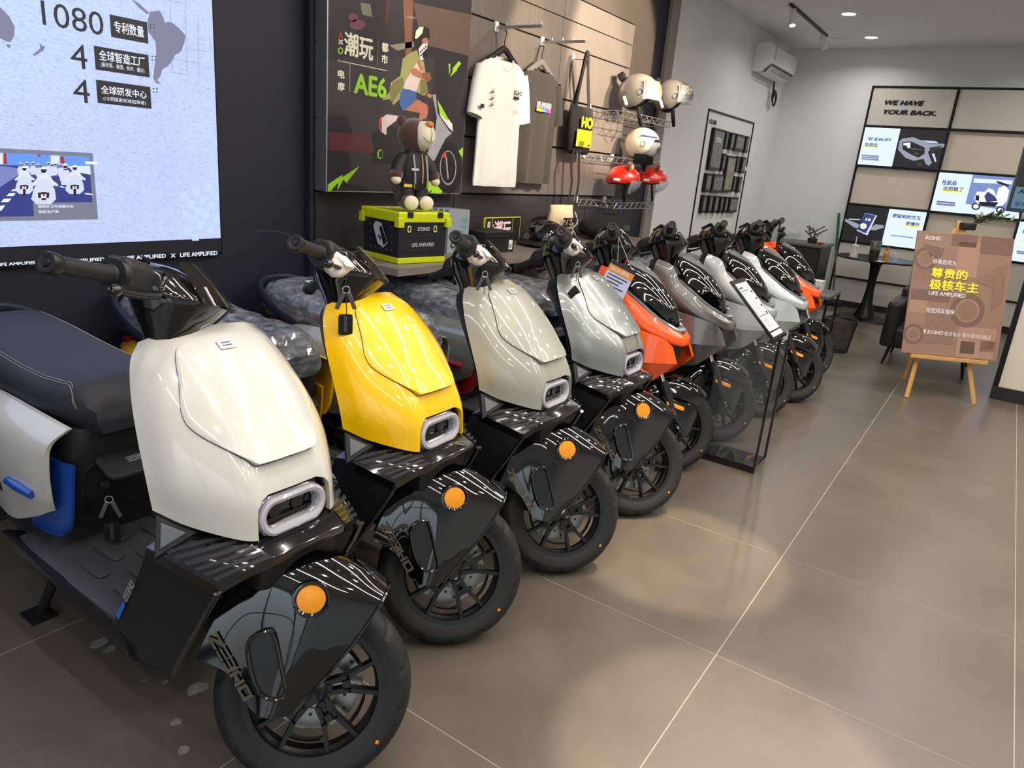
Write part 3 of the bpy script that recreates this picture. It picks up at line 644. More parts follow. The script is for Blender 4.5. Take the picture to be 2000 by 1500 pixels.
def make_scooter_a():
    root = thing('electric_scooter', '', 'scooter')
    # ---- front panel with lamp opening
    nr, nc = 40, 56
    def off(u, v):
        n = PANEL.n(u*5, v*8); return -n*.014 if n.x > 0 else n*.014
    fp = B().slab(lambda u, v: PANEL(u*5, v*8), nr, nc, off).build('front_panel', 'paint_white', root)
    cut = [(-.098, .50), (.098, .50), (.099, .672), (.096, .696), (.085, .711), (.066, .718), (-.066, .718), (-.085, .711), (-.096, .696), (-.099, .672)]
    boolean(fp, cutbox('tmp', cut, -.25, .1))
    outline = spline([(4.52, 4.0), (4.45, 3.0), (4.30, 2.05), (4.05, 1.68), (3.4, 1.42), (2.85, 1.28), (2.45, 1.45), (1.95, 2.25), (1.72, 2.62), (1.66, 3.2), (1.65, 4.0), (1.66, 4.8), (1.72, 5.38), (1.95, 5.75), (2.45, 6.55), (2.85, 6.72), (3.4, 6.58), (4.05, 6.32), (4.30, 5.95), (4.45, 5.0)], 5, True)
    def lidmesh(k0, lifts):
        b = B(); n = len(outline); c = Vector((3.1, 4.0)); rings = []
        for kk, lf in lifts:
            ring = []
            for p in outline:
                q = c+(Vector((p[0], p[1]))-c)*kk; lipup = max(0, (2.2-q.x))*.028
                nn = PANEL.n(q.x, q.y); nn = nn if nn.x > 0 else -nn
                ring.append(PANEL(q.x, q.y)+nn*(lf+(lipup if lf > 0 else 0)))
            rings.append(ring)
        b.loft(rings, True, False)
        b.f.append(tuple(range(len(b.v)-n, len(b.v)))); return b
    lid = lidmesh(1, [(1.0, -.004), (1.0, .0035), (.988, .0048), (.95, .0052), (.8, .0055), (.6, .0055), (.4, .0055), (.2, .0055), (.05, .0055)]).build('storage_lid', 'paint_white', fp, smooth=30)
    # dark joint line round the lid
    jl = B(); pts = []
    for p in outline:
        nn = PANEL.n(p[0], p[1]); nn = nn if nn.x > 0 else -nn; pts.append(PANEL(p[0], p[1])+nn*.0002)
    jl.tube(pts, .0016, 6, closed=True); jl.build('lid_joint', 'satin_black', fp)
    nn = PANEL.n(4.0, 3.9); nn = nn if nn.x > 0 else -nn; o = PANEL(4.0, 3.9)+nn*.0066
    fr = frame(o, (0, 1, 0), Vector((0, 1, 0)).cross(nn)*-1)
    bd = B().prism(rrect(.040, .026, .003), .0015, lambda u, v, w_: fr@Vector((u, v, w_))).build('badge', 'logo_silver', fp, smooth=0)
    for vv in (-.005, .003): patch(rectp(-.012, vv, .012, vv+.003), 'logo_dim', fr, bd, 'badge_mark', .0022)
    # ---- navy inner shell behind the panel
    per = [PANEL(r/4, 0) for r in range(0, 21)]+[PANEL(5, c/2) for c in range(1, 16)]+[PANEL(r/4, 8) for r in range(20, -1, -1)]
    ctr = Vector((-.33, 0, .84))
    R0 = [p+Vector((.006, 0, 0)) for p in per]
    def grow(p, k, dx): q = ctr+(p-ctr)*k; q.x = p.x+dx; return q
    sh = B(); sh.loft([[grow(p, .96, -.010) for p in per], [grow(p, .93, -.022) for p in per], [grow(p, .81, -.052) for p in per], [grow(p, .77, -.060) for p in per], [grow(p, .6, -.078) for p in per], [grow(p, .4, -.10) for p in per]], True, True)
    sh.build('leg_shield', 'navy_shell', root, smooth=50)
    # ---- headlight
    hb = B().prism(cut[2:]+[(-.100, .60), (.100, .60)], -.09, lambda u, v, w_: (-.098+w_, u*1.02, v))
    hl = hb.build('headlight', 'gloss_deep_black', root, smooth=0)
    B().span((-.125, -.105, .59), (-.088, .105, .65)).build('lamp_shelf', 'gloss_black', hl, bevel=.006)
    tilt = Matrix.Translation((-.076, -.003, .662))@Matrix.Rotation(R_(-6), 4, 'Y')
    st = [(math.cos(a)*.034+(.046 if math.cos(a) > 0 else -.046), math.sin(a)*.034) for a in [2*math.pi*i/40 for i in range(40)]]
    rings = []
    for du, dx in ((-.007, -.02), (-.0085, .004), (-.005, .011), (.003, .014), (.009, .011), (.0105, .002), (.008, -.02)):
        ring = []
        for u, v in st:
            cu = .046 if u > 0 else -.046; d = Vector((u-cu, v)); L_ = d.length; d = d/L_
            ring.append(tilt@Vector((dx, cu+d.x*(.034+du), d.y*(.034+du))))
        rings.append(ring)
    rg = B().loft(rings, True, False); rg.build('light_ring', 'lamp_ring', hl)
    rl = B()
    for du in (-.0092, .0113): rl.tube([tilt@Vector((-.002, (.046 if u > 0 else -.046)+(u-(.046 if u > 0 else -.046))*(1+du/.034), v*(1+du/.034))) for u, v in st], .0016, 5, closed=True)
    rl.build('ring_bezel', 'chrome', hl)
    for yy in (-.03, .03): B().cyl(tilt@Vector((-.03, yy, .0)), tilt@Vector((-.018, yy, 0)), .016, n=16).build('lamp_lens', 'gloss_deep_black', hl)
    # ---- front shelf with striped wings
    def wing(s):
        S = Surf([[(-.012, s*.100, .606), (-.036, s*.148, .590), (-.065, s*.199, .560)], [(-.066, s*.112, .620), (-.090, s*.170, .604), (-.130, s*.222, .580)], [(-.125, s*.125, .634), (-.165, s*.185, .622), (-.203, s*.240, .598)], [(-.20, s*.13, .634), (-.225, s*.190, .632), (-.262, s*.236, .590)]])
        w_ = B().slab(lambda u, v: S(u*3, v*2), 12, 8, lambda u, v: (-.004, 0, -.024)).build('shelf_wing', 'gloss_black', root, bevel=0)
        for k in range(6):
            r0, r1 = .10+k*.33, .10+k*.33+.18
            q = [S(r, c_)+Vector((0, 0, .0012)) for c_ in (.10, .6, 1.1, 1.5, 1.85) for r in (r0, r1)]
            sk_ = lambda c_: (c_-1)*.10
            q = [S(min(r+sk_(c_), 2.9), c_)+Vector((0, 0, .0012)) for c_ in (.10, .6, 1.1, 1.5, 1.85) for r in (r0, r1)]
            B().add(q, [(2*i, 2*i+1, 2*i+3, 2*i+2) for i in range(4)]).build('stripe', 'decal_stripe', w_, smooth=0)
    wing(-1); wing(1)
    c = B(); top = [(-.012, -.100, .606), (-.012, .100, .606), (-.125, .125, .634), (-.125, -.125, .634)]
    c.add(top+[(x-.004, y, z-.024) for x, y, z in top], [(0, 1, 2, 3), (7, 6, 5, 4), (0, 4, 5, 1), (1, 5, 6, 2), (2, 6, 7, 3), (3, 7, 4, 0)])
    c.build('front_shelf', 'gloss_black', root, bevel=.005)
    B().span((-.25, -.11, .50), (-.05, .11, .60)).build('front_underside', 'satin_black', root, bevel=.02)
    # ---- side lamps
    for s in (-1, 1):
        A, Bq, C = Vector((-.227, s*.219, .655)), Vector((-.184, s*.188, .634)), Vector((-.203, s*.238, .608))
        g = (A+Bq+C)/3; nrm = (Bq-A).cross(C-A).normalized(); nrm = nrm if nrm.x > 0 else -nrm
        def tri(k, h0, h1, m, nm, par, bev):
            q = [g+(p-g)*k for p in (A, Bq, C)]
            b = B().add([p+nrm*h0 for p in q]+[p+nrm*h1 for p in q], [(2, 1, 0), (3, 4, 5), (0, 1, 4, 3), (1, 2, 5, 4), (2, 0, 3, 5)])
            return b.build(nm, m, par, bevel=bev, seg=3)
        fr_ = tri(1.7, -.03, .002, 'matte_plastic', 'lamp_surround', root, .006)
        tri(1.02, .000, .008, 'side_lamp', 'side_lamp', fr_, .004)
    # ---- leg fairings
    for s in (-1, 1):
        G = [[(-.068, s*.197, .548), (-.110, s*.213, .572), (-.160, s*.228, .584), (-.215, s*.240, .592), (-.262, s*.236, .585)],
             [(-.110, s*.206, .470), (-.150, s*.220, .490), (-.205, s*.234, .500), (-.260, s*.240, .505), (-.305, s*.238, .500)],
             [(-.165, s*.208, .380), (-.205, s*.222, .395), (-.260, s*.236, .405), (-.320, s*.242, .410), (-.362, s*.240, .412)],
             [(-.215, s*.205, .305), (-.255, s*.216, .305), (-.310, s*.232, .312), (-.370, s*.240, .325), (-.420, s*.240, .335)],
             [(-.250, s*.196, .252), (-.290, s*.204, .240), (-.350, s*.214, .236), (-.410, s*.220, .240), (-.470, s*.222, .252)]]
        S = Surf(G)
        lf = B().slab(lambda u, v: S(u*4, v*4), 16, 12, lambda u, v: (-.012, -s*.02, 0)).build('leg_fairing', 'satin_black', root)
        # leading edge strip
        ed = [S(u/4, 0)+Vector((.004, s*.004, 0)) for u in range(0, 17)]
        B().tube(ed, .010, 8, flat=.6).build('edge_strip', 'gloss_black', lf)
        B().slab(lambda u, v: S(u*4, 0).lerp(Vector((S(u*4, 0).x-.05, s*.09, S(u*4, 0).z+.01)), v), 12, 3, lambda u, v: (-.012, 0, 0)).build('inner_fairing', 'satin_black', root)
        if s < 0:
            def fs(r, c_): return S(r, c_)+Vector((0, -.0035, 0))
            p0, p1 = fs(1.95, 3.75), fs(1.05, 3.75)
            fr = frame(p0, p1-p0, Vector((0, 0, 1)).cross(p1-p0).cross(p1-p0)*-1); nz = Vector((fr[0][2], fr[1][2], fr[2][2]))
            if nz.y > 0: fr = frame(p1, p0-p1, Vector((1, 0, 0)))
            wordmark(.075, 'logo_silver', fr, lf, 'wordmark', 0, -.0, .017, .001)
            patch(rectp(-.075, .0, -.01, .012), 'decal_blue', fr, lf, 'blue_decal', .001)
    make_rear(root)
    # ---- steered front end: wheel, fork, mudguard
    wheel(root, 0, WZ, SM, tyre_name='tyre')
    fk = B()
    for s in (-1, 1): fk.cyl((-.005, s*.078, .21), (-.005-.30*math.tan(RAKE), s*.075, .51), .022, n=12)
    fk.xf(SM).build('fork', 'satin_black', root)
    fe = B().slab(lambda u, v: FEND(u*5, v*8), 26, 40, lambda u, v: -(lambda n: n if (Vector((0, 0, 1))*.4+Vector((0, FEND(u*5, v*8).y*8, 0))).dot(n) > 0 else -n)(FEND.n(u*5, v*8))*.004)
    fo = fe.xf(SM).build('front_fender', 'gloss_deep_black', root, smooth=45)
    # edge lip
    B().tube([FEND(0, v/6) for v in range(0, 49)], .0045, 6).xf(SM).build('fender_lip', 'gloss_black', fo)
    for s in (-1, 1):
        c_ = 4+s*(-1)*2.2
        p = FEND(2.02, 6.32 if s < 0 else 1.68); n = FEND.n(2.02, 6.32 if s < 0 else 1.68); n = n if n.y*s > 0 else -n
        f3 = frame(p, n.cross(Vector((0, 0, 1))), Vector((0, 0, 1)))
        zz = Vector((f3[0][2], f3[1][2], f3[2][2]))
        if zz.dot(n) < 0: f3 = frame(p, Vector((0, 0, 1)).cross(n), Vector((0, 0, 1)))
        rr = B().lathe([(.030, .002), (.036, .007), (.041, .006), (.043, -.004)], 30, mtx=f3).xf(SM).build('reflector_bezel', 'gloss_black', fo)
        B().lathe([(.0005, .006), (.020, .0055), (.0315, .003)], 30, mtx=f3).xf(SM).build('reflector', 'amber', rr)
        # air slot with a raised frame
        yo = .122
        V4 = [(-.121, .376), (-.158, .342), (-.117, .243), (-.062, .238), (-.080, .300), (-.104, .360)]
        loop = spline([(x, s*yo, z) for x, z in V4], 4, True)
        vf = B().tube(loop, .0065, 8, closed=True, flat=.8).xf(SM).build('slot_frame', 'gloss_black', fo)
        B().add([(x*.97-.003, s*(yo-.002), z) for x, z in [(p.x, p.z) for p in loop]], [tuple(range(len(loop)))]).xf(SM).build('air_slot', 'wheel_black', vf, smooth=0)
        # panel joint
        jp = [FEND(r, c_) for r, c_ in ((1.9, 7.95), (1.95, 7.4), (2.05, 7.0), (2.3, 6.75), (2.9, 6.72), (3.6, 6.78), (4.1, 7.1), (4.4, 7.6))]
        if s < 0: B().tube([p+Vector((0, -.0006, 0)) for p in spline(jp, 5)], .0013, 5).xf(SM).build('panel_joint', 'satin_black', fo)
    # lettering down the mudguard's rear edge, the floor's reflection painted in
    p0, p1 = FEND(4.75, 7.30), FEND(3.0, 7.86)
    n = FEND.n(3.9, 7.4); n = n if n.y < 0 else -n
    fr = frame(p0+n*.004, p1-p0, n.cross(p1-p0))
    wordmark((p1-p0).length, 'logo_floor_tint', SM@fr, fo, 'floor_tint_wordmark', 0, -.014, .023, .002)
    make_handlebar(root, SM)
    return root

PAINTED = {'front_panel', 'storage_lid', 'side_panel'}; ACCENT = {'accent_panel', 'panel_trim'}
def recolour(root, paint, accent, table=PAINTED, atable=ACCENT):
    for o in [root]+list(root.children_recursive):
        st = o.name.split('.')[0]
        k = paint if st in table else accent if st in atable else None
        if k and o.type == 'MESH': o.data = o.data.copy(); o.data.materials[0] = MATS[k]
def place(o, x, y, yaw=0): o.location = (x, y, 0); o.rotation_euler = (0, 0, -math.pi/2+yaw)
sa = make_scooter_a()
A_SPOTS = [(.950, 1.100, 0, 'paint_white', 'accent_blue', 'white electric scooter with blue accents and an unwrapped black seat, nearest the camera'),
           (1.559, 1.184, .0208, 'paint_yellow', 'paint_yellow', 'bright yellow electric scooter with a ring headlight beside the white one'),
           (2.136, 1.133, -.0092, 'paint_grey_green', 'paint_grey_green', 'pale grey-green electric scooter between the yellow and the silver one'),
           (2.759, 1.122, .003, 'paint_silver', 'accent_red', 'silver electric scooter with a ring headlight and red accents next to the orange one')]
SCOOT_A = []
for i, (x, y, yw, pc, ac, lb) in enumerate(A_SPOTS):
    o = sa if i == 0 else copy_tree(sa)
    place(o, x, y, yw); tag(o, lb, 'scooter', 'scooters with ring headlights'); SCOOT_A.append((o, pc, ac))
for o, pc, ac in SCOOT_A: recolour(o, pc, ac)
# ================================================================ scooters, second kind (pointed nose, black canopy)
def half(rows): return Surf([r+[(p[0], -p[1], p[2]) for p in reversed(r[:-1])] for r in rows])
def make_scooter_b():
    root = thing('electric_scooter', '', 'scooter')
    SB = steer_matrix(R_(47), WZ)
    # ---- painted nose: shoulder fins running forward to the chin (a closed collar round the canopy)
    for s in (-1, 1):
        G = [[(-.430, s*.150, .990), (-.345, s*.140, .964), (-.290, s*.140, .885), (-.215, s*.127, .832), (-.140, s*.100, .780), (-.060, s*.068, .732), (-.014, s*.030, .706), (-.008, 0, .704)],
             [(-.438, s*.168, .950), (-.360, s*.162, .915), (-.300, s*.160, .850), (-.225, s*.148, .800), (-.148, s*.124, .750), (-.062, s*.090, .710), (.002, s*.046, .690), (.012, 0, .688)],
             [(-.440, s*.176, .890), (-.370, s*.176, .850), (-.300, s*.172, .795), (-.220, s*.158, .750), (-.145, s*.134, .708), (-.060, s*.096, .672), (.006, s*.050, .655), (.018, 0, .655)],
             [(-.436, s*.168, .850), (-.370, s*.166, .800), (-.300, s*.160, .752), (-.215, s*.146, .715), (-.140, s*.122, .680), (-.060, s*.084, .655), (-.002, s*.042, .645), (.006, 0, .645)]]
        S = Surf(G)
        B().slab(lambda u, v: S(u*3, v*7), 12, 34, lambda u, v: (-.006, -s*.010, 0)).build('nose_panel', 'paint_orange', root, smooth=55)
    # ---- canopy
    rows = [[(-.325, -.118, .985), (-.330, -.060, 1.008), (-.332, 0, 1.015)], [(-.285, -.124, .930), (-.268, -.066, .972), (-.262, 0, .985)], [(-.245, -.122, .880), (-.208, -.066, .935), (-.200, 0, .950)],
            [(-.172, -.098, .830), (-.140, -.056, .875), (-.132, 0, .890)], [(-.100, -.062, .772), (-.078, -.038, .805), (-.070, 0, .818)], [(-.056, -.022, .738), (-.048, -.012, .748), (-.046, 0, .752)]]
    C = half(rows)
    def offc(u, v):
        n = C.n(u*5, v*4); return -(n if n.z > 0 else -n)*.02
    cp = B().slab(lambda u, v: C(u*5, v*4), 30, 24, offc).build('canopy', 'gloss_deep_black', root, smooth=50)
    # grey pad along the spine
    ol = spline([(-.0, 1.0), (1.0, 1.32), (1.9, 1.68), (2.35, 1.86), (2.5, 2.0), (2.35, 2.14), (1.9, 2.32), (1.0, 2.68), (0, 3.0), (0, 2.0)], 4, True)
    b = B(); c0 = Vector((1.0, 2.0)); rings = []
    for kk, lf in ((1, -.002), (1, .004), (.96, .006), (.7, .007), (.35, .008), (.05, .008)):
        ring = []
        for p in ol:
            q = c0+(Vector((p[0], p[1]))-c0)*kk; n = C.n(max(q.x, .02), q.y); n = n if n.z > 0 else -n; ring.append(C(q.x, q.y)+n*lf)
        rings.append(ring)
    b.loft(rings, True, False); b.f.append(tuple(range(len(b.v)-len(ol), len(b.v))))
    pad = b.build('canopy_pad', 'pad_grey', cp, smooth=45)
    n = C.n(1.15, 2.0); n = n if n.z > 0 else -n; fr = frame(C(1.15, 2.0)+n*.0085, (0, 1, 0), n.cross(Vector((0, 1, 0))))
    bd = B().prism(rrect(.034, .022, .002, 2), .0014, lambda u, v, w_: fr@Vector((u, v, w_))).build('badge', 'logo_silver', cp, smooth=0)
    # clear lamp strips between canopy and painted nose, and nose lens
    for s in (-1, 1):
        path = [(-.292, s*.132, .888), (-.235, s*.126, .850), (-.165, s*.104, .800), (-.095, s*.074, .752), (-.045, s*.042, .722), (-.022, s*.018, .712)]
        B().tube(spline(path, 4), [.006]*4+[.008]*8+[.012]*9, 8).build('light_strip', 'lamp_clear', root)
    B().ball((-.030, 0, .718), (.030, .034, .016), 16, 10).build('nose_lens', 'lamp_clear', root)
    # body under the nose, inner shell
    B().loft([[(-.43, y, z) for y, z in ((-.14, .95), (.14, .95), (.155, .80), (.12, .55), (-.12, .55), (-.155, .80))], [(-.25, y, z) for y, z in ((-.11, .88), (.11, .88), (.14, .75), (.11, .52), (-.11, .52), (-.14, .75))], [(-.12, y, z) for y, z in ((-.06, .76), (.06, .76), (.09, .70), (.085, .52), (-.085, .52), (-.09, .70))], [(-.03, y, z) for y, z in ((-.03, .69), (.03, .69), (.05, .66), (.05, .56), (-.05, .56), (-.05, .66))]]).build('front_core', 'satin_black', root, smooth=50)
    B().loft([[(-.445, y, z) for y, z in ((-.15, .99), (.15, .99), (.19, .80), (.20, .50), (.16, .30), (-.16, .30), (-.20, .50), (-.19, .80))], [(-.485, y, z) for y, z in ((-.13, .98), (.13, .98), (.17, .80), (.18, .50), (.14, .30), (-.14, .30), (-.18, .50), (-.17, .80))]]).build('leg_shield', 'navy_shell', root, bevel=.01)
    # ---- lower fairings with their sharp front tips
    for s in (-1, 1):
        G = [[(-.330, s*.190, .740), (-.193, s*.196, .720), (-.110, s*.178, .704), (-.050, s*.148, .686), (-.017, s*.110, .650)],
             [(-.330, s*.215, .660), (-.200, s*.218, .655), (-.120, s*.208, .645), (-.045, s*.165, .636), (.000, s*.112, .612)],
             [(-.330, s*.225, .590), (-.210, s*.226, .580), (-.120, s*.215, .572), (-.030, s*.160, .575), (.018, s*.112, .575)],
             [(-.340, s*.205, .480), (-.220, s*.208, .475), (-.099, s*.198, .486), (-.035, s*.150, .532), (.006, s*.112, .556)],
             [(-.360, s*.175, .400), (-.240, s*.175, .415), (-.120, s*.165, .445), (-.050, s*.130, .505), (-.010, s*.105, .540)]]
        S = Surf(G)
        def LS(u, v):
            r = u*2; i = min(int(r), 1); return S(i*2, v*4).lerp(S(i*2+2, v*4), r-i)
        B().slab(LS, 8, 20, lambda u, v: (-.006, -s*.012, 0)).build('lower_fairing', 'paint_orange', root, smooth=18)
        B().tube([(-.335, s*.19, .46), (-.30, s*.175, .40), (-.36, s*.19, .33), (-.46, s*.20, .29)], [.05, .06, .05, .04], 8, flat=.5).build('fairing_tail', 'satin_black', root)
    # thin whisker bar by the chin
    make_rear(root)
    # ---- steered front end
    wheel(root, 0, WZ, SB, style=1)
    for s in (-1, 1):
        f = B().cyl((-.03, s*.085, .26), (-.118, s*.085, .430), .026, n=14).xf(SB).build('fork_boot', 'satin_black', root)
        B().cyl((-.118, s*.085, .430), (-.19, s*.085, .58), .014, n=14).xf(SB).build('fork_tube', 'chrome', root)
    F = Surf([[(.150, 0, .418), (.146, -.034, .412), (.128, -.062, .385), (.094, -.074, .342)], [(.095, 0, .452), (.092, -.036, .445), (.078, -.066, .415), (.050, -.078, .355)], [(.020, 0, .472), (.020, -.038, .465), (.010, -.068, .430), (-.010, -.080, .365)], [(-.070, 0, .465), (-.070, -.038, .458), (-.075, -.066, .425), (-.085, -.076, .372)], [(-.160, 0, .425), (-.160, -.036, .418), (-.160, -.060, .395), (-.158, -.068, .365)], [(-.225, 0, .345), (-.225, -.034, .340), (-.222, -.052, .325), (-.220, -.060, .305)]])
    fb_ = B()
    for s in (-1, 1): fb_.slab(lambda u, v: Vector((F(u*5, v*3).x, F(u*5, v*3).y*-s, F(u*5, v*3).z)), 24, 12, lambda u, v: (-.002, 0, -.005))
    fo = fb_.xf(SB).build('front_fender', 'gloss_deep_black', root, smooth=50)
    for s in (-1, 1):
        poly = [(-.112, .352), (.060, .338), (.082, .300), (.050, .170), (.018, .172), (.012, .205), (-.040, .262)]
        pl = B().prism(poly, .014, lambda u, v, w_: (u, s*(.088+w_), v)).xf(SB).build('fork_shroud', 'gloss_black', root, bevel=.005)
        B().prism(rrect(.098, .020, .009, 5), .006, lambda u, v, w_: (-.040+u*.98+v*.1, s*(.101+w_), .318-u*.20+v)).xf(SB).build('reflector', 'amber', pl, bevel=.001, seg=1)
        B().span((-.01, s*.045-.01, .19), (.07, s*.045+.012, .26)).xf(SB).build('brake_caliper', 'steel', root, bevel=.006) if s > 0 else None
    make_handlebar(root, SB)
    return root
PAINTED_B = {'nose_panel', 'lower_fairing', 'side_panel'}
sb = make_scooter_b()
B_SPOTS = [(3.3548, 1.1928, 0, 'paint_orange', 'bright orange pointed-nose scooter beside the silver one, a printed card hanging on it'),
           (3.9629, 1.1555, 0, 'paint_dark_grey', 'dark grey metallic pointed-nose scooter between the near orange and the light grey one'),
           (4.6177, 1.1015, .007, 'paint_light_grey', 'light grey pointed-nose scooter behind the clear price stand'),
           (5.1334, 1.0288, -.044, 'paint_pale_silver', 'pale silver pointed-nose scooter with an orange card on its nose, second from the far end'),
           (5.8571, 1.0956, .025, 'paint_orange', 'orange pointed-nose scooter at the far end of the row, by the waste basket')]
SCOOT_B = []
for i, (x, y, yw, pc, lb) in enumerate(B_SPOTS):
    o = sb if i == 0 else copy_tree(sb)
    place(o, x, y, yw); tag(o, lb, 'scooter', 'scooters with pointed noses'); SCOOT_B.append((o, pc))
for o, pc in SCOOT_B: recolour(o, pc, 'satin_black', PAINTED_B)
# ================================================================ flat print helpers: a vertical plane seen from the shop
class Plane:
    """a plane with 2D coordinates; px() turns a point of the photograph into plane coordinates"""
    def __init__(s, axis, at, crop=(0, 0, 1)):
        s.axis, s.at, s.c = axis, at, crop
        if axis == 'Y': s.m = Matrix(((1, 0, 0, 0), (0, 0, -1, at), (0, 1, 0, 0), (0, 0, 0, 1)))     # faces -Y, u = X, v = Z
        else: s.m = Matrix(((0, 0, -1, at), (-1, 0, 0, 0), (0, 1, 0, 0), (0, 0, 0, 1)))              # faces -X, u = -Y, v = Z
    def px(s, a, b):
        x, y = s.c[0]+a/s.c[2], s.c[1]+b/s.c[2]
        if s.axis == 'Y': p = onY(x, y, s.at); return (p.x, p.z)
        p = onX(x, y, s.at); return (-p.y, p.z)
    def crop(s, *c): return Plane(s.axis, s.at, c)
    def poly(s, pts, m, parent, name='print', lift=.0008): return patch([s.px(*p) for p in pts], m, s.m, parent, name, lift)
    def box(s, lb, rt, m, parent, name='print', lift=.0008):
        (a, b), (c, d) = s.px(*lb), s.px(*rt); return patch(rectp(a, b, c, d), m, s.m, parent, name, lift)
    def fit(s, st, lb, rt, m, parent, name='lettering', bold=0, lift=.0016, shear=0., space=1.):
        (a, b), (c, d) = s.px(*lb), s.px(*rt); return fit_text(st, m, s.m, (a, b, c, d), parent, name, bold, lift, shear, space)
def fit_text(st, m, mtx, box, parent, name='lettering', bold=0, lift=.0012, shear=0., space=1.):
    vv, ff = glyphs(st, bold, space, shear)
    x0, x1 = min(p.x for p in vv), max(p.x for p in vv); y0, y1 = min(p.y for p in vv), max(p.y for p in vv)
    a, b, c, d = box; kx, ky = (c-a)/(x1-x0), (d-b)/(y1-y0)
    me = bpy.data.meshes.new(name); me.from_pydata([mtx@Vector((a+(p.x-x0)*kx, b+(p.y-y0)*ky, lift+p.z*.3)) for p in vv], [], ff); me.materials.append(MATS[m])
    return link(name, me, parent)
def blot(c, rx, ry, n=14): return [(c[0]+rx*math.cos(2*math.pi*i/n), c[1]+ry*math.sin(2*math.pi*i/n)) for i in range(n)]

# ================================================================ the LED screen
def screen_material():
    m = bpy.data.materials.new('screen_image'); m.use_nodes = True; nt = m.node_tree; N, L = nt.nodes, nt.links; b = N['Principled BSDF']
    geo = N.new('ShaderNodeNewGeometry'); mp = N.new('ShaderNodeMapping'); mp.inputs['Scale'].default_value = (80, 80, 260); mp.inputs['Rotation'].default_value = (0, R_(18), 0)
    n1 = N.new('ShaderNodeTexNoise'); n1.inputs['Scale'].default_value = 1; n1.inputs['Detail'].default_value = 3
    n2 = N.new('ShaderNodeTexNoise'); n2.inputs['Scale'].default_value = 1.6; n2.inputs['Detail'].default_value = 2
    L.new(geo.outputs['Position'], mp.inputs[0]); L.new(mp.outputs[0], n1.inputs[0]); L.new(geo.outputs['Position'], n2.inputs[0])
    r1 = N.new('ShaderNodeValToRGB'); e = r1.color_ramp.elements; e[0].position = .30; e[0].color = lin((176, 188, 226))+(1,); e[1].position = .5; e[1].color = lin((206, 216, 250))+(1,)
    r2 = N.new('ShaderNodeValToRGB'); e = r2.color_ramp.elements; e[0].position = .3; e[0].color = lin((202, 204, 255))+(1,); e[1].position = .75; e[1].color = lin((205, 232, 255))+(1,)
    L.new(n1.outputs['Fac'], r1.inputs[0]); L.new(n2.outputs['Fac'], r2.inputs[0])
    mx = N.new('ShaderNodeMix'); mx.data_type = 'RGBA'; mx.blend_type = 'MULTIPLY'; mx.inputs[0].default_value = .55
    L.new(r1.outputs[0], mx.inputs[6]); L.new(r2.outputs[0], mx.inputs[7])
    b.inputs['Base Color'].default_value = (.02, .02, .02, 1); b.inputs['Roughness'].default_value = .3
    L.new(mx.outputs[2], b.inputs['Emission Color']); b.inputs['Emission Strength'].default_value = .92
    MATS['screen_image'] = m
screen_material()
for nm, c, s in (('px_dark', (38, 36, 40), .9), ('px_grey', (122, 124, 150), .95), ('px_white', (232, 238, 255), 1.0), ('px_black', (16, 16, 24), .9), ('px_frame', (118, 124, 140), .95), ('px_sky', (96, 150, 240), .95), ('px_road', (48, 60, 130), .95), ('px_road_light', (120, 130, 190), .95), ('px_rider', (214, 226, 250), .95), ('px_red', (170, 40, 60), .95), ('px_visor', (30, 30, 44), .9), ('px_check', (196, 216, 248), .92),
                 ('px_blue_bg', (196, 210, 242), 1.25), ('px_navy', (52, 62, 120), .9), ('px_lemon', (236, 240, 70), 1.0), ('px_shadow', (52, 50, 48), .8), ('px_charcoal', (30, 29, 29), .8), ('px_bike', (150, 156, 172), .9), ('px_bikelight', (206, 214, 236), .95), ('px_sea', (120, 140, 196), .95), ('px_ink', (120, 128, 160), .9), ('px_teal', (86, 128, 140), .8)):
    glow(nm, c, s)
sc_ = thing('led_screen', 'large lit wall screen showing a pale world map and company figures', 'screen', (0, 0, 0))
B().span((-1.6, 2.822, .945), (1.912, 2.85, 2.98)).build('bezel', 'black_metal', sc_, smooth=0)
face = B().add([(-1.59, 2.8215, 1.017), (1.906, 2.8215, 1.017), (1.906, 2.8215, 2.97), (-1.59, 2.8215, 2.97)], [(0, 1, 2, 3)]).build('display_face', 'screen_image', sc_, smooth=0)
SP = Plane('Y', 2.8213, (0, 0, 2.885)); S8 = SP.crop(0, 280, 8.825)
SP.poly([(845, 65), (900, 60), (918, 95), (930, 130), (945, 122), (975, 130), (1010, 160), (1046, 200), (1040, 235), (1020, 290), (985, 312), (965, 350), (940, 378), (915, 388), (905, 425), (885, 452), (908, 472), (880, 470), (862, 440), (870, 380), (880, 300), (875, 235), (835, 180), (830, 120)], 'px_grey', face, 'map_continent')
SP.poly([(745, -5), (790, 25), (835, 68), (845, 66), (830, 82), (780, 42), (750, 8)], 'px_grey', face, 'map_isthmus')
SP.poly([(-60, 10), (0, 40), (50, 92), (82, 150), (80, 200), (60, 238), (30, 232), (0, 215), (-60, 190)], 'px_grey', face, 'map_continent')
SP.poly([(222, 238), (236, 258), (256, 262), (240, 287), (192, 316), (184, 306), (226, 275)], 'px_grey', face, 'map_island')
SP.poly([(32, 250), (62, 252), (55, 270), (44, 268)], 'px_grey', face, 'map_island')
for x0, y0, x1, y1 in ():
    SP.box((x0, y1), (x1, y0), 'px_ink', face, 'map_line')
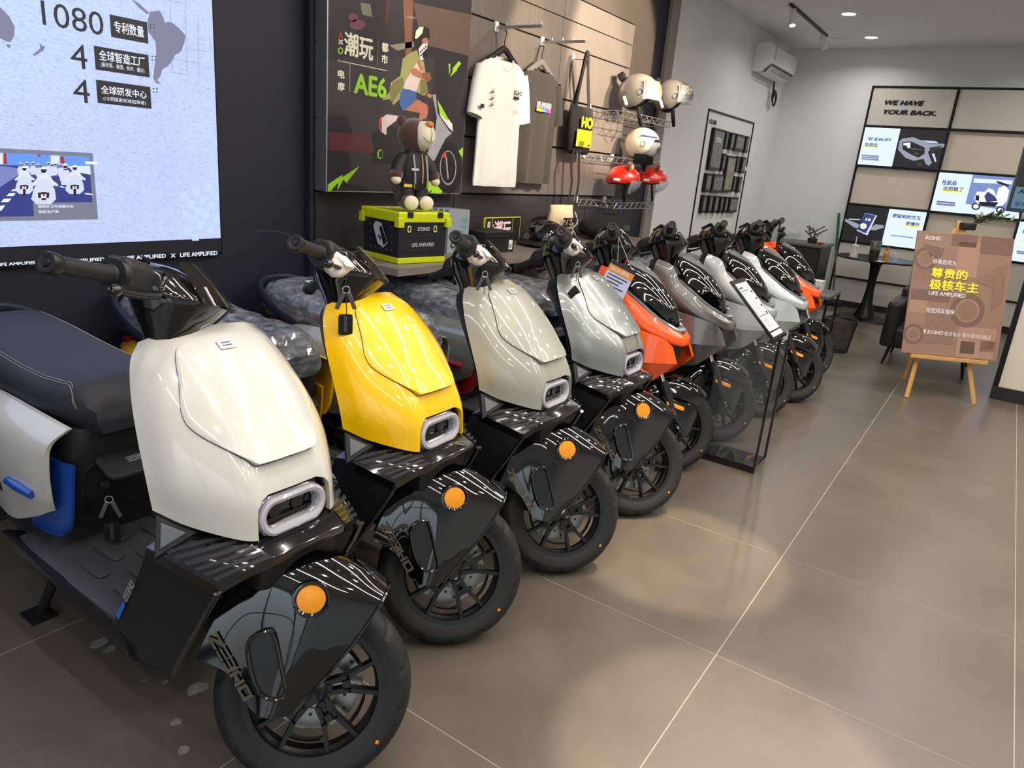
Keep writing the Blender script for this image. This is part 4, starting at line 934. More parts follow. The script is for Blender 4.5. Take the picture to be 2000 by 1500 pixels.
for q in ([(956, -10), (958, -10), (972, 400), (970, 400)], [(1040, -5), (1042, -5), (1056, 415), (1054, 415)], [(1112, 100), (1114, 100), (1122, 430), (1120, 430)], [(968, 5), (1040, 18), (1040, 20), (968, 7)], [(975, 330), (1120, 355), (1120, 357), (975, 332)], [(960, 405), (1055, 420), (1055, 422), (960, 407)], [(1180, 205), (1182, 205), (1186, 290), (1184, 290)], [(1050, 275), (1185, 292), (1185, 294), (1050, 277)]): SP.poly(q, 'px_ink', face, 'map_line')
SP.fit('1080', (240, 140), (576, 72), 'px_dark', face, 'figure')
for lb, rt in (((626, 208), (828, 125)), ((538, 392), (835, 310)), ((550, 580), (846, 490))): SP.box(lb, rt, 'px_dark', face, 'caption_box')
SP.fit('4', (402, 380), (484, 256), 'px_dark', face, 'figure'); SP.fit('4', (416, 574), (498, 452), 'px_dark', face, 'figure')
SP.fit('专利数量', (642, 182), (806, 150), 'px_white', face, bold=.012, lift=.003)
SP.fit('全球智造工厂', (557, 338), (812, 322), 'px_white', face, bold=.012, lift=.003); SP.fit('(墨西哥、泰国、杭州、重庆)', (567, 378), (810, 386), 'px_white', face, lift=.003)
SP.fit('全球研发中心', (569, 526), (822, 512), 'px_white', face, bold=.012, lift=.003); SP.fit('(13项国家标准起草者)', (582, 568), (818, 570), 'px_white', face, lift=.003)
for cx, cy in ((857, 150), (866, 328), (874, 510)):
    for dx in (-9, 9):
        for dy in (-9, 9): SP.poly(blot((cx+dx, cy+dy), 4.5, 4.5, 8), 'px_dark', face, 'dot')
for cx, cy in ((1035, 1110), (1105, 1080), (1180, 1060), (1080, 1150), (1140, 1125), (1215, 1105), (1045, 1210), (1120, 1185), (1195, 1160), (1090, 1240), (1160, 1210), (1215, 1230), (1060, 1300), (1130, 1270), (1190, 1290), (1100, 1335)):
    SP.box((cx-18, cy+22), (cx+18, cy-22), 'px_check', face, 'chequer')
# inset photograph of a motorcade
S8.poly([(-60, 78), (1595, 168), (1690, 1312), (-60, 1340)], 'px_frame', face, 'inset_frame')
IL = .002
S8.poly([(-60, 160), (1530, 232), (1590, 1015), (565, 1018), (580, 1255), (-60, 1265)], 'px_road', face, 'inset_road', IL)
S8.poly([(-60, 155), (1530, 232), (1545, 400), (-60, 372)], 'px_sky', face, 'inset_sky', IL+.0004)
for q in ([(60, 165), (105, 165), (118, 360), (50, 355)], [(1030, 222), (1095, 225), (1110, 350), (1040, 345)], [(640, 190), (690, 190), (690, 228), (645, 228)]): S8.poly(q, 'px_red', face, 'inset_banner', IL+.0006)
for q in ([(-60, 165), (40, 165), (50, 355), (-60, 350)], [(865, 205), (1020, 212), (1020, 350), (870, 345)]): S8.poly(q, 'px_rider', face, 'inset_tower', IL+.0006)
S8.poly([(-60, 380), (330, 430), (320, 540), (-60, 790)], 'px_road_light', face, 'inset_pavement', IL+.0006)
S8.poly([(1150, 390), (1545, 385), (1560, 540), (1250, 480)], 'px_rider', face, 'inset_railing', IL+.0006)
for q in ([(10, 1010), (60, 955), (190, 950), (140, 1010)], [(105, 905), (150, 860), (262, 855), (225, 905)], [(180, 822), (215, 790), (290, 790), (262, 820)], [(-60, 1160), (0, 1075), (85, 1065), (15, 1160)], [(1010, 740), (1060, 735), (1130, 765), (1075, 765)], [(1440, 850), (1590, 870), (1590, 890), (1480, 880)]): S8.poly(q, 'px_white', face, 'inset_marking', IL+.0008)
def rider(cx, cy, k, far=False):
    P = lambda pts: [(cx+x*k, cy+y*k) for x, y in pts]
    l = IL+.001
    if not far:
        S8.poly(P([(-50, 190), (-190, 250), (-240, 230), (-150, 160), (-90, 60), (-30, 30), (50, 30), (110, 60), (160, 150), (250, 215), (240, 250), (120, 230)]), 'px_rider', face, 'rider_body', l+.0001)
        S8.poly(P([(-110, 160), (0, 120), (110, 160), (190, 300), (215, 470), (120, 560), (-120, 560), (-215, 470), (-170, 300)]), 'px_bikelight', face, 'rider_bike', l+.0002)
        S8.poly(P([(-100, 360), (0, 345), (100, 360), (90, 450), (-95, 450)]), 'px_visor', face, 'bike_nose', l+.0004)
        S8.poly(P([(-48, 385), (48, 385), (40, 470), (-42, 470)]), 'px_white', face, 'bike_fender', l+.0006)
        S8.poly(P([(-24, 388), (24, 388), (12, 425), (-12, 425)]), 'px_red', face, 'bike_badge', l+.0008)
        S8.poly(P([(-34, 440), (34, 440), (28, 600), (-26, 600)]) if k < .9 else P([(-40, 450), (40, 450), (40, 485), (-40, 485)]), 'px_black', face, 'bike_tyre', l+.0007)
    else:
        S8.poly(P([(-90, 60), (90, 60), (130, 220), (80, 400), (-80, 400), (-130, 220)]), 'px_bikelight', face, 'rider_body', l)
    S8.poly(P(blot((0, -30), 62, 68)), 'px_white', face, 'rider_helmet', l+.0005)
    S8.poly(P([(-55, -45), (55, -45), (45, 5), (0, 25), (-45, 5)]), 'px_visor', face, 'rider_visor', l+.0009)
for cx, cy in ((350, 370), (455, 360), (560, 360), (650, 390), (825, 360), (890, 380), (940, 370), (1040, 390)): rider(cx, cy, .45, True)
rider(1115, 415, .75, True); rider(410, 455, .74); rider(1280, 445, .76); rider(745, 490, 1.0)
S8.poly([(1460, 310), (1668, 318), (1668, 362), (1462, 356)], 'px_white', face, 'inset_tab', IL+.002)
S8.fit('国宾护卫专用摩托车', (652, 1110), (1255, 1060), 'px_white', face, bold=.012, lift=.004); S8.fit('指定生产商', (660, 1200), (1000, 1150), 'px_white', face, bold=.012, lift=.004)
# ticker
tk = B().add([(-1.59, 2.8214, .958), (1.906, 2.8214, .958), (1.906, 2.8214, 1.014), (-1.59, 2.8214, 1.014)], [(0, 1, 2, 3)]).build('ticker', 'px_black', sc_, smooth=0)
for a, b_ in ((1015, 1224), (696, 933), (330, 587), (-20, 210)): SP.fit('LIFE AMPLIFIED', (a, {1015: 1449, 696: 1466, 330: 1484, -20: 1500}[a]), (b_, {1224: 1413, 933: 1430, 587: 1450, 210: 1470}[b_]), 'px_white', tk, bold=.02, lift=.001)
for a in (962, 620): SP.fit('X', (a, 1452 if a == 962 else 1470), (a+26, 1428 if a == 962 else 1446), 'px_white', tk, bold=.03, lift=.001)

# ================================================================ lightbox poster
mat('poster_dark', (44, 40, 46), .35, coat=.4, var=.25, scale=2.2)
for nm, c in (('pr_cream', (236, 232, 205)), ('pr_lime', (150, 205, 40)), ('pr_red', (214, 60, 50)), ('pr_olive', (150, 150, 92)), ('pr_olive_dark', (112, 110, 68)), ('pr_skin', (172, 108, 82)), ('pr_skin_dark', (140, 78, 60)), ('pr_top', (206, 190, 186)), ('pr_denim', (58, 90, 150)), ('pr_black', (24, 23, 26)), ('pr_white', (214, 212, 212)), ('pr_panel', (150, 150, 158)), ('pr_maroon', (84, 38, 46)), ('pr_pinkglow', (120, 62, 84)), ('pr_warmglow', (128, 82, 60)), ('pr_paleglow', (130, 126, 110)), ('pr_brown', (96, 78, 70))):
    mat(nm, c, .4, coat=.3, var=.05, scale=30)
po = thing('poster_lightbox', 'dark framed poster of a rider in a helmet on an AE6 scooter', 'poster', (2.93, 2.8, 1.229))
po.location = (0, 0, 0)
B().span((2.411, 2.722, 1.229), (3.442, 2.80, 2.80)).build('frame', 'alu', po, smooth=0, bevel=.003)
pf = B().add([(2.418, 2.7212, 1.236), (3.436, 2.7212, 1.236), (3.436, 2.7212, 2.79), (2.418, 2.7212, 2.79)], [(0, 1, 2, 3)]).build('print_sheet', 'poster_dark', po, smooth=0)
PP = Plane('Y', 2.7210, (620, 0, 3.845))
def Q(pts, m, l=.0008, n='print'): return PP.poly(pts, m, pf, n, l)
Q([(320, 20), (395, 30), (412, 128), (335, 110)], 'pr_paleglow', n='city_glow'); Q(blot((268, 130), 34, 34), 'pr_pinkglow', n='city_glow'); Q(blot((300, 185), 60, 40), 'pr_pinkglow', n='city_glow')
Q([(640, -60), (720, -60), (708, 400), (660, 420)], 'pr_warmglow', n='city_glow'); Q([(520, -40), (555, -30), (535, 150), (500, 180)], 'pr_maroon', n='city_glow'); Q([(720, 20), (1150, 110), (1140, 420), (780, 330)], 'pr_brown', .0006, 'city_glow')
Q([(80, 990), (400, 1010), (430, 1150), (85, 1130)], 'pr_maroon', n='city_glow')
Q([(540, 340), (720, 310), (730, 350), (600, 380)], 'pr_paleglow', n='hair_blur')
Q([(172, 240), (192, 282), (156, 278)], 'pr_red', .001, 'mark_triangle'); Q([(172, 254), (183, 275), (163, 273)], 'poster_dark', .0014, 'mark_triangle')
for q in ([(156, 300), (163, 293), (192, 330), (185, 337)], [(186, 295), (193, 303), (162, 335), (155, 328)]): Q(q, 'pr_cream', .001, 'mark_cross')
Q(blot((172, 381), 20, 27), 'pr_lime', .001, 'mark_ring'); Q(blot((172, 381), 12, 17), 'poster_dark', .0014, 'mark_ring')
PP.fit('潮玩', (197, 412), (420, 288), 'pr_cream', pf, bold=.028)
for a, b_ in (((449, 510), (455, 306)), ((240, 690), (245, 478))): PP.box(a, b_, 'pr_cream', pf, 'rule')
Q([(152, 452), (523, 529), (523, 534), (152, 457)], 'pr_cream', n='rule')
PP.fit('都', (480, 386), (532, 328), 'pr_cream', pf, bold=.03); PP.fit('市', (478, 474), (528, 416), 'pr_cream', pf, bold=.03)
PP.fit('电', (150, 583), (204, 530), 'pr_cream', pf, bold=.03); PP.fit('摩', (149, 678), (203, 622), 'pr_cream', pf, bold=.025)
PP.fit('AE6', (270, 702), (520, 590), 'pr_lime', pf, bold=.035)
# rider
Q([(640, 440), (690, 400), (745, 375), (760, 420), (800, 470), (812, 560), (830, 690), (800, 720), (740, 690), (680, 670), (600, 760), (570, 790), (545, 745), (485, 750), (540, 690), (550, 620), (620, 570)], 'pr_olive', .0010, 'rider_shirt')
Q([(560, 620), (640, 580), (650, 640), (560, 780), (540, 690)], 'pr_olive_dark', .0012, 'rider_shirt')
Q([(770, 600), (815, 600), (832, 690), (770, 715)], 'pr_olive_dark', .0012, 'rider_shirt')
Q([(690, 560), (745, 470), (790, 530), (770, 600), (740, 690), (645, 660), (660, 610)], 'pr_top', .0014, 'rider_top')
Q([(755, 440), (790, 520), (775, 545), (748, 475)], 'pr_skin', .0016, 'rider_neck')
Q([(695, 520), (735, 510), (780, 545), (845, 580), (830, 610), (760, 585), (705, 560)], 'pr_skin', .0018, 'rider_arm')
Q([(800, 545), (840, 545), (855, 590), (835, 615), (785, 580), (785, 550)], 'pr_warmglow', .0020, 'rider_glove')
Q([(640, 665), (740, 690), (745, 745), (690, 800), (640, 835), (612, 780), (620, 700)], 'pr_denim', .0016, 'rider_shorts')
Q([(690, 745), (760, 750), (825, 790), (830, 850), (800, 920), (790, 945), (755, 905), (770, 850), (650, 825)], 'pr_skin', .0014, 'rider_leg')
Q([(830, 700), (862, 712), (850, 740), (815, 720)], 'pr_skin', .0014, 'rider_hand')
Q([(722, 300), (735, 240), (770, 200), (800, 195), (838, 215), (845, 280), (830, 300), (800, 280), (780, 330), (745, 370), (725, 345)], 'pr_black', .0016, 'rider_helmet')
Q([(730, 290), (738, 232), (765, 203), (795, 200), (785, 250), (745, 290)], 'pr_cream', .0020, 'rider_helmet')
Q([(785, 290), (822, 282), (828, 325), (800, 345), (785, 330)], 'pr_skin', .0022, 'rider_face')
Q([(755, 370), (785, 330), (825, 325), (822, 360), (785, 400), (795, 450), (770, 450)], 'pr_white', .0024, 'rider_scarf')
for i in range(7):
    for j in range(4):
        if (i+j) % 2: Q(rectp(760+j*15+i*2, 345+i*13, 772+j*15+i*2, 357+i*13) if True else [], 'pr_black', .0028, 'scarf_check') if 345+i*13 < 440-j*12 and 345+i*13 > 335+(3-j)*8 else None
# printed scooter
Q([(460, 900), (520, 858), (605, 870), (590, 905), (520, 960), (515, 1015), (470, 985)], 'pr_top', .0010, 'printed_tail'); Q([(458, 905), (480, 870), (470, 985), (480, 1000)], 'pr_red', .0012, 'printed_tail')
Q([(400, 1010), (540, 950), (800, 960), (850, 1180), (560, 1230), (430, 1230), (400, 1120)], 'pr_black', .0007, 'printed_chassis')
Q(blot((470, 1158), 22, 36), 'pr_lime', .0012, 'printed_hub'); Q(blot((474, 1158), 16, 28), 'pr_black', .0014, 'printed_hub')
Q([(862, 712), (888, 708), (900, 850), (985, 980), (1010, 1000), (960, 1040), (875, 1210), (815, 1180), (880, 1000), (895, 880)], 'pr_panel', .0014, 'printed_front')
Q([(900, 745), (935, 830), (1010, 930), (1018, 990), (985, 960), (920, 870)], 'pr_white', .0016, 'printed_front'); Q([(905, 760), (930, 800), (985, 900), (970, 905), (915, 850)], 'pr_lime', .0018, 'printed_front')
Q(blot((985, 1260), 100, 195, 24), 'pr_black', .0010, 'printed_wheel'); Q(blot((980, 1260), 62, 130, 20), 'pr_panel', .0012, 'printed_rim'); Q(blot((980, 1258), 56, 120, 20), 'pr_black', .0014, 'printed_rim'); Q(blot((957, 1165), 10, 24), 'pr_red', .0016, 'printed_caliper')
Q([(960, 1180), (970, 1180), (985, 1340), (975, 1345)], 'pr_panel', .0016, 'printed_spoke')
# bolts
Q([(78, 1385), (190, 1310), (178, 1335), (315, 1248), (215, 1375), (195, 1345), (150, 1430), (155, 1370), (95, 1438), (76, 1438)], 'pr_lime', .0010, 'bolt')
Q([(1060, 458), (1078, 478), (1045, 520), (1050, 525), (992, 580), (1020, 525), (1010, 520)], 'pr_lime', .0012, 'bolt'); Q([(984, 480), (998, 478), (994, 515), (1000, 520), (988, 565)], 'pr_lime', .0012, 'bolt')
Q([(815, 1320), (880, 1330), (905, 1400), (940, 1440), (920, 1455), (850, 1450), (862, 1420), (835, 1445), (820, 1400)], 'pr_lime', .0009, 'bolt'); Q([(1058, 1135), (1092, 1105), (1088, 1190)], 'pr_lime', .0012, 'bolt')
# ================================================================ display bench and goods
BZ = .93
mat('lime_plastic', (196, 206, 10), .42, coat=.1, var=.04); mat('crate_black', (30, 30, 36), .5, var=.08); mat('print_silver', (190, 194, 200), .5); mat('print_lime', (206, 214, 96), .5)
mat('fur_brown', (74, 44, 30), .9, sheen=.6, var=.35, scale=160, bump=.8); mat('fur_cream', (232, 218, 190), .85, sheen=.5, var=.06, scale=160, bump=.5); mat('fur_orange', (206, 130, 40), .85, sheen=.4, var=.1, scale=120, bump=.4)
mat('jacket', (34, 32, 32), .6, var=.15, scale=60, bump=.3); mat('webbing_grey', (150, 150, 154), .6); mat('zip_gold', (214, 178, 110), .5); mat('label_yellow', (226, 196, 30), .5)
mat('cotton_white', (222, 222, 218), .85, var=.03, scale=30, sheen=.2, bump=.15); mat('cotton_black', (50, 46, 43), .88, var=.1, scale=30, sheen=.2, bump=.15); mat('hanger_grey', (110, 108, 106), .5); mat('canvas_black', (26, 25, 27), .85, var=.12, scale=400, bump=.2); mat('canvas_cream', (216, 194, 158), .85, var=.06, scale=300, bump=.25)
mat('print_yellow', (238, 226, 30), .5); mat('print_magenta', (190, 70, 190), .5); mat('print_sky', (90, 150, 230), .5)
mat('card_grey', (150, 158, 166), .4, coat=.3, var=.04); mat('card_black', (24, 24, 27), .5); mat('teal', (60, 170, 160), .5); mat('pink_print', (232, 206, 214), .5)
mat('helmet_grey', (128, 124, 120), .35, coat=.6, var=.03); mat('helmet_white', (232, 222, 196), .3, coat=.8, var=.02); mat('helmet_red', (214, 36, 10), .28, coat=.9, var=.03); mat('helmet_lining', (22, 21, 22), .8); mat('visor_clear', (220, 226, 232), .06, coat=1, alpha=.22); mat('visor_amber', (220, 150, 30), .08, coat=1, alpha=.55); mat('visor_print', (120, 110, 80), .3, coat=.6); mat('tag_blue', (30, 90, 176), .45); mat('tag_paleblue', (120, 150, 220), .45); mat('gold', (206, 166, 70), .28, metal=1)

bn = thing('display_bench', 'long floating bench top fixed under the metal wall panels', 'bench', (3.98, 2.525, BZ), 0)
B().span((-1.56, -.275, -.035), (1.56, .272, 0)).build('bench_top', 'bench_wood', bn, smooth=0, bevel=.002)
B().span((-1.55, .235, -.055), (1.55, .272, -.036)).build('bench_support', 'dark_base', bn, smooth=0)

# ---------------------------------------------------------------- folding crate
cr = thing('storage_crate', 'black and lime folding crate with lid on the display bench', 'crate', (2.690, 2.465, BZ), R_(-9))
W_, D_, H_ = .315, .30, .245
cb = B()
for z, k in ((.030, .955), (.205, .985)): pass
cb.loft([[(sx*W_/2*k, sy*D_/2*k, z) for sx, sy in ((-1, -1), (1, -1), (1, 1), (-1, 1))] for z, k in ((.028, .92), (.20, .95))])
body = cb.build('crate_body', 'crate_black', cr, smooth=0, bevel=.004)
B().loft([[(sx*W_/2*k, sy*D_/2*k, z) for sx, sy in ((-1, -1), (1, -1), (1, 1), (-1, 1))] for z, k in ((0, .90), (.004, .93), (.030, .935), (.030, .90))]).build('crate_base', 'lime_plastic', cr, smooth=0, bevel=.003)
lid = B().loft([[(sx*W_/2*k, sy*D_/2*k, z) for sx, sy in ((-1, -1), (1, -1), (1, 1), (-1, 1))] for z, k in ((.196, .97), (.198, 1.0), (.238, 1.0), (H_, .97), (H_, .90), (.236, .88))]).build('crate_lid', 'lime_plastic', cr, smooth=0, bevel=.003)
for sx in (-1, 1):
    for sy in (-1, 1): B().box((sx*W_/2*.93, sy*D_/2*.94, .196), (.035, .034, .045)).build('lid_corner', 'lime_plastic', lid, smooth=0, bevel=.003)
for x in (-.09, .095): B().box((x, -D_/2*1.0-.001, .232), (.032, .006, .026)).build('lid_latch', 'card_black', lid, smooth=0, bevel=.001)
fr = frame((-W_/2*.92, -D_/2*.92-.001, .03), (1, 0, 0), (0, -.03, 1))
wordmark(.075, 'print_silver', fr, body, 'wordmark', .105, .128, .016, .003)
fit_text('LIFE AMPLIFIED', 'print_silver', fr, (.075, .052, .215, .070), body, 'lettering', .02, .003)
for x in (.055, .215):
    o_ = rrect(.022, .032, .007, 3); patch([(x+a, .136+b_) for a, b_ in o_], 'print_lime', fr, body, 'zero_mark', .003); o2 = rrect(.012, .021, .004, 3); patch([(x+a, .136+b_) for a, b_ in o2], 'crate_black', fr, body, 'zero_mark', .0036)
for v in (.098, .030): patch(rectp(.04, v, .25, v+.004), 'matte_plastic', fr, body, 'ridge', .002)
fl_ = frame((-W_/2*.92-.001, D_/2*.92, .03), (0, -1, 0), (-.03, 0, 1))
patch([(.12, .05), (.165, .035), (.20, .06), (.15, .15), (.105, .155), (.085, .13)], 'print_silver', fl_, body, 'battery_print', .003)
patch([(.168, .045), (.196, .064), (.152, .138), (.132, .128)], 'crate_black', fl_, body, 'battery_print', .0036)
patch([(.135, .10), (.120, .078), (.134, .082), (.138, .060), (.150, .086), (.138, .084)], 'crate_black', fl_, body, 'bolt_print', .004)
for i in range(5):
    for t in range(5):
        if i in (0, 4) or t in (0, 4): patch(blot((.06+i*.043, .03+t*.036), .0025, .0025, 6), 'print_silver', fl_, body, 'stud_print', .003)

# ---------------------------------------------------------------- teddy bear
bear = thing('teddy_bear', 'brown plush bear in a black jacket standing on the lime crate', 'toy', (2.715, 2.45, BZ+H_), R_(-14))
def fuzz(b, a, s=30):
    out = []
    for p in b.v:
        n = mnoise.noise(Vector(p)*s); out.append((p[0]+n*a, p[1]+n*a*.7, p[2]+n*a*.8))
    b.v = out; return b
# faces -Y
hd = fuzz(B().ball((0, 0, .345), (.083, .080, .078), 24, 16), .004).build('head', 'fur_brown', bear)
fuzz(B().ball((.018, -.052, .348), (.054, .056, .066), 20, 14), .001).build('muzzle', 'fur_cream', hd)
B().ball((.022, -.088, .398), (.022, .020, .016), 14, 10).build('nose', 'fur_orange', hd)
B().tube(spline([(.022, -.106, .388), (.024, -.1095, .360), (.022, -.107, .322)], 5), .0013, 5).build('mouth_seam', 'ink', hd)
B().tube(spline([(-.016, -.095, .340), (.0, -.104, .325), (.022, -.107, .318), (.045, -.100, .326)], 5), .0013, 5).build('mouth_line', 'ink', hd)
for s in (-1, 1): fuzz(B().ball((s*.066, .012, .405), (.022, .014, .024), 14, 10), .002).build('ear', 'fur_brown', hd)
bo = B().loft([[(rx*math.cos(2*math.pi*i/20), ry*math.sin(2*math.pi*i/20), z) for i in range(20)] for z, rx, ry in ((.095, .060, .048), (.12, .074, .058), (.17, .078, .060), (.22, .074, .056), (.255, .060, .046), (.272, .045, .038), (.290, .046, .040))]).build('body', 'jacket', bear, smooth=60)
for s in (-1, 1):
    ar = fuzz(B().tube([(s*.055, 0, .245), (s*.088, -.008, .205), (s*.104, -.018, .170)], [.030, .034, .030], 14), .002).build('sleeve', 'jacket', bear, smooth=70)
    fuzz(B().tube([(s*.098, -.014, .182), (s*.110, -.022, .155), (s*.112, -.026, .140)], [.030, .032, .020], 14), .002).build('arm_fur', 'fur_brown', ar)
    B().ball((s*.113, -.030, .138), (.024, .024, .021), 14, 10).build('paw', 'fur_cream', ar)
    lg = B().tube([(s*.036, 0, .135), (s*.040, -.004, .085), (s*.042, -.008, .045)], [.042, .042, .040], 16).build('trouser_leg', 'jacket', bear, smooth=70)
    fuzz(B().ball((s*.044, -.028, .036), (.042, .055, .036), 18, 12), .002).build('foot', 'fur_brown', lg)
    B().ball((s*.044, -.062, .036), (.038, .026, .034), 16, 12).build('foot_sole', 'fur_cream', lg)
for x in (-.030, .042): B().tube(spline([(x-.004, -.050, .258), (x, -.059, .200), (x+.006, -.058, .140), (x+.010, -.048, .105)], 4), .0055, 6, flat=.35, up=(0, -1, 0)).build('strap', 'webbing_grey', bo)
B().tube(spline([(.012, -.052, .262), (.016, -.0605, .2), (.018, -.0585, .13)], 4), .0028, 6).build('zip', 'zip_gold', bo)
fb = frame((-.052, -.064, .185), (1, 0, .0), (0, 0, 1)); patch(rectp(0, 0, .042, .012), 'print_silver', fb, bo, 'chest_label', .001)
fb = frame((.0, -.047, .277), (1, 0, 0), (0, 0, 1)); patch(rectp(0, 0, .034, .010), 'label_yellow', fb, bo, 'collar_label', .001)
fb = frame((-.080, -.046, .108), (1, 0, 0), (0, .05, 1)); patch(rectp(0, 0, .045, .013), 'label_yellow', fb, bo, 'trouser_label', .004)
B().box((-.105, -.032, .075), (.045, .003, .075), Matrix.Rotation(R_(-14), 3, 'Y')).build('swing_tag', 'tag_black', bear, smooth=0)

# ---------------------------------------------------------------- clothes rails and shirts
def face_out_bar(x, z, L_, label):
    o = thing('clothes_bar', label, 'wall bar', (x, 2.80, z))
    B().box((0, -.006, .005), (.035, .012, .055)).build('bracket', 'white_plastic', o, bevel=.002)
    B().box((0, -L_/2, 0), (.016, L_, .016)).build('arm', 'alu', o, bevel=.002)
    for k in range(1, 5): B().cyl((0, -L_*k/4.1, .006), (0, -L_*k/4.1, .024), .0035, n=8).build('stop_pin', 'alu', o)
    return o
def shirt(x, y, w_, ztop, zhem, sleeve_z, m, label, hm, name, holder):
    o = thing(name, label, 'shirt', (x, y, zhem)); h = ztop-zhem; n = 26
    def ring(z, hw, d, ph, amp):
        out = []
        for i in range(n):
            a = 2*math.pi*i/n; c_, s_ = math.cos(a), math.sin(a)
            fold = amp*math.sin(3.1*math.pi*c_+ph)
            out.append((hw*math.copysign(abs(c_)**.75, c_), d*math.copysign(abs(s_)**.8, s_)-fold*(1 if s_ < 0 else .4), z))
        return out
    hw = w_/2
    rings = [ring(0, hw*.96, .026, .3, .017), ring(h*.03, hw*.97, .030, .3, .017), ring(h*.25, hw*.94, .031, .35, .015), ring(h*.5, hw*.92, .034, .4, .011), ring(h*.7, hw*.93, .040, .4, .005), ring(h*.84, hw*.98, .040, .4, .003), ring(h*.91, hw*.94, .036, .4, .001), ring(h*.955, hw*.66, .032, 0, 0), ring(h*.985, hw*.38, .032, 0, 0)]
    # neck scoops down at the front
    top = rings[-1]; rings[-1] = [(px_, py_, pz-(.075 if py_ < 0 else .0)*max(0, 1-(px_/(hw*.40))**2)) for px_, py_, pz in top]
    t = B().loft(rings, True, False).build('torso', m, o, smooth=70)
    cl = [(p[0], p[1]*1.04, p[2]) for p in rings[-1]]; B().tube(cl, .0075, 8, closed=True).build('collar', m, t)
    B().add([(p[0]*.94, p[1]*.8+.008, p[2]-.004) for p in rings[-1]], [tuple(range(n))]).build('neck_shade', 'cotton_black' if m == 'cotton_black' else 'hanger_grey', t, smooth=0)  # sheet across the neck, greyed on white cotton for the shade inside
    for s in (-1, 1):
        A = Vector((s*hw*.84, 0, h*.885)); E = Vector((s*hw*1.12, -.004, sleeve_z-zhem))
        rr = []
        d = (E-A).normalized(); u = Vector((0, 1, 0)); v = d.cross(u)
        for k, (ra, rb) in ((0, (.040, .070)), (.35, (.042, .082)), (.7, (.040, .080)), (1, (.036, .078))):
            c_ = A.lerp(E, k); rr.append([c_+u*ra*math.sin(2*math.pi*i/16)+v*rb*math.cos(2*math.pi*i/16)*(.8) for i in range(16)])
        B().loft(rr, True, False).build('sleeve', m, t, smooth=70)
    hg = B().tube(spline([(-hw*.70, 0, h*.93), (-hw*.30, 0, h*1.0), (0, 0, h*1.045), (hw*.30, 0, h*1.0), (hw*.70, 0, h*.93)], 5), .013, 8, flat=1.6, up=(0, 0, 1)).build('hanger', hm, o)
    B().tube(spline([(0, 0, h*1.045), (0, 0, h*1.12), (.012, 0, h*1.16), (.004, 0, h*1.185), (-.014, 0, h*1.172)], 5), .0028, 6).build('hanger_hook', 'black_metal', hg)
    return o, t, h
face_out_bar(3.775, 2.190, .33, 'grey wall bar with pins holding the white shirt')
face_out_bar(4.285, 2.196, .33, 'grey wall bar with pins holding the dark shirt')
ws, wt, h = shirt(3.735, 2.695, .45, 2.03, 1.285, 1.675, 'cotton_white', 'white short-sleeved T-shirt hanging on a black hanger', 'card_black', 'tee_shirt', None)
fs = frame((.03, -.040, h*.66), (1, 0, 0), (0, 0, 1))
wordmark(.085, 'ink', fs, wt, 'wordmark', .04, .05, .022, .006); patch(rectp(.04, .024, .10, .038), 'ink', fs, wt, 'chest_print', .006); fit_text('X ZEEHO', 'ink_grey', fs, (.04, -.055, .11, -.040), wt, 'chest_print', 0, .006)
for i in range(4): patch(rectp(-.19, .055-i*.035, -.145, .057-i*.035), 'ink_grey', fs, wt, 'list_print', .006)
for i in range(3): patch(rectp(-.185, .034-i*.035, -.160, .046-i*.035), 'ink_grey', fs, wt, 'list_print', .006)
fv = frame((-.268, -.052, h*.58), (1, 0, 0), (0, 0, 1)); patch(rectp(0, 0, .035, .022), 'ink', fv, wt, 'sleeve_patch', .004)
ds, dt, h = shirt(4.235, 2.752, .45, 2.035, 1.31, 1.70, 'cotton_black', 'charcoal T-shirt with a colourful slogan on a grey hanger', 'hanger_grey', 'tee_shirt', None)
fs = frame((-.085, -.044, h*.66), (1, 0, 0), (0, 0, 1))
fit_text('LIFE AMPLIFIED', 'paper', fs, (0, 0, .175, .036), dt, 'slogan', .03, .006)
for a, b_, m_ in ((0, .058, 'print_yellow'), (.058, .115, 'print_sky'), (.115, .175, 'print_magenta')): patch(rectp(a, -.022, b_, -.004), m_, fs, dt, 'slogan_bar', .006)
# hook with the black tote, hooks lower down with the drawstring bag
hk = thing('wall_hook', 'small white hook on the metal panel holding the black tote', 'wall hook', (4.70, 2.80, 2.165))
B().box((0, -.005, 0), (.03, .01, .045)).build('bracket', 'white_plastic', hk, bevel=.001); B().tube([(0, -.008, -.01), (0, -.10, -.012), (0, -.13, .012)], .004, 8).build('hook_wire', 'alu', hk)
tb = thing('tote_bag', 'black tote bag with a yellow printed block hanging from a wall hook', 'bag', (4.755, 2.715, 1.53))
bagm = B(); n = 20
bagm.loft([[(.165*k*math.copysign(abs(math.cos(2*math.pi*i/n))**.6, math.cos(2*math.pi*i/n)), d*math.sin(2*math.pi*i/n)+.006*math.sin(5*math.pi*math.cos(2*math.pi*i/n)), z) for i in range(n)] for z, k, d in ((0, .82, .02), (.02, .90, .045), (.12, .98, .05), (.24, 1.0, .04), (.32, .98, .022))])
bg_ = bagm.build('bag_body', 'canvas_black', tb, smooth=60)
B().tube(spline([(-.12, -.02, .31), (-.105, -.03, .47), (-.055, -.03, .645), (-.035, -.03, .648), (.0, -.03, .47), (.07, -.02, .31)], 6), .018, 6, flat=.16, up=(0, -1, 0)).build('strap', 'canvas_black', tb)
B().tube(spline([(-.14, .0, .31), (-.085, -.01, .47), (-.058, -.02, .645), (-.03, -.02, .648), (.045, -.01, .47), (.11, .0, .31)], 6), .018, 6, flat=.16, up=(0, -1, 0)).build('strap', 'canvas_black', tb)
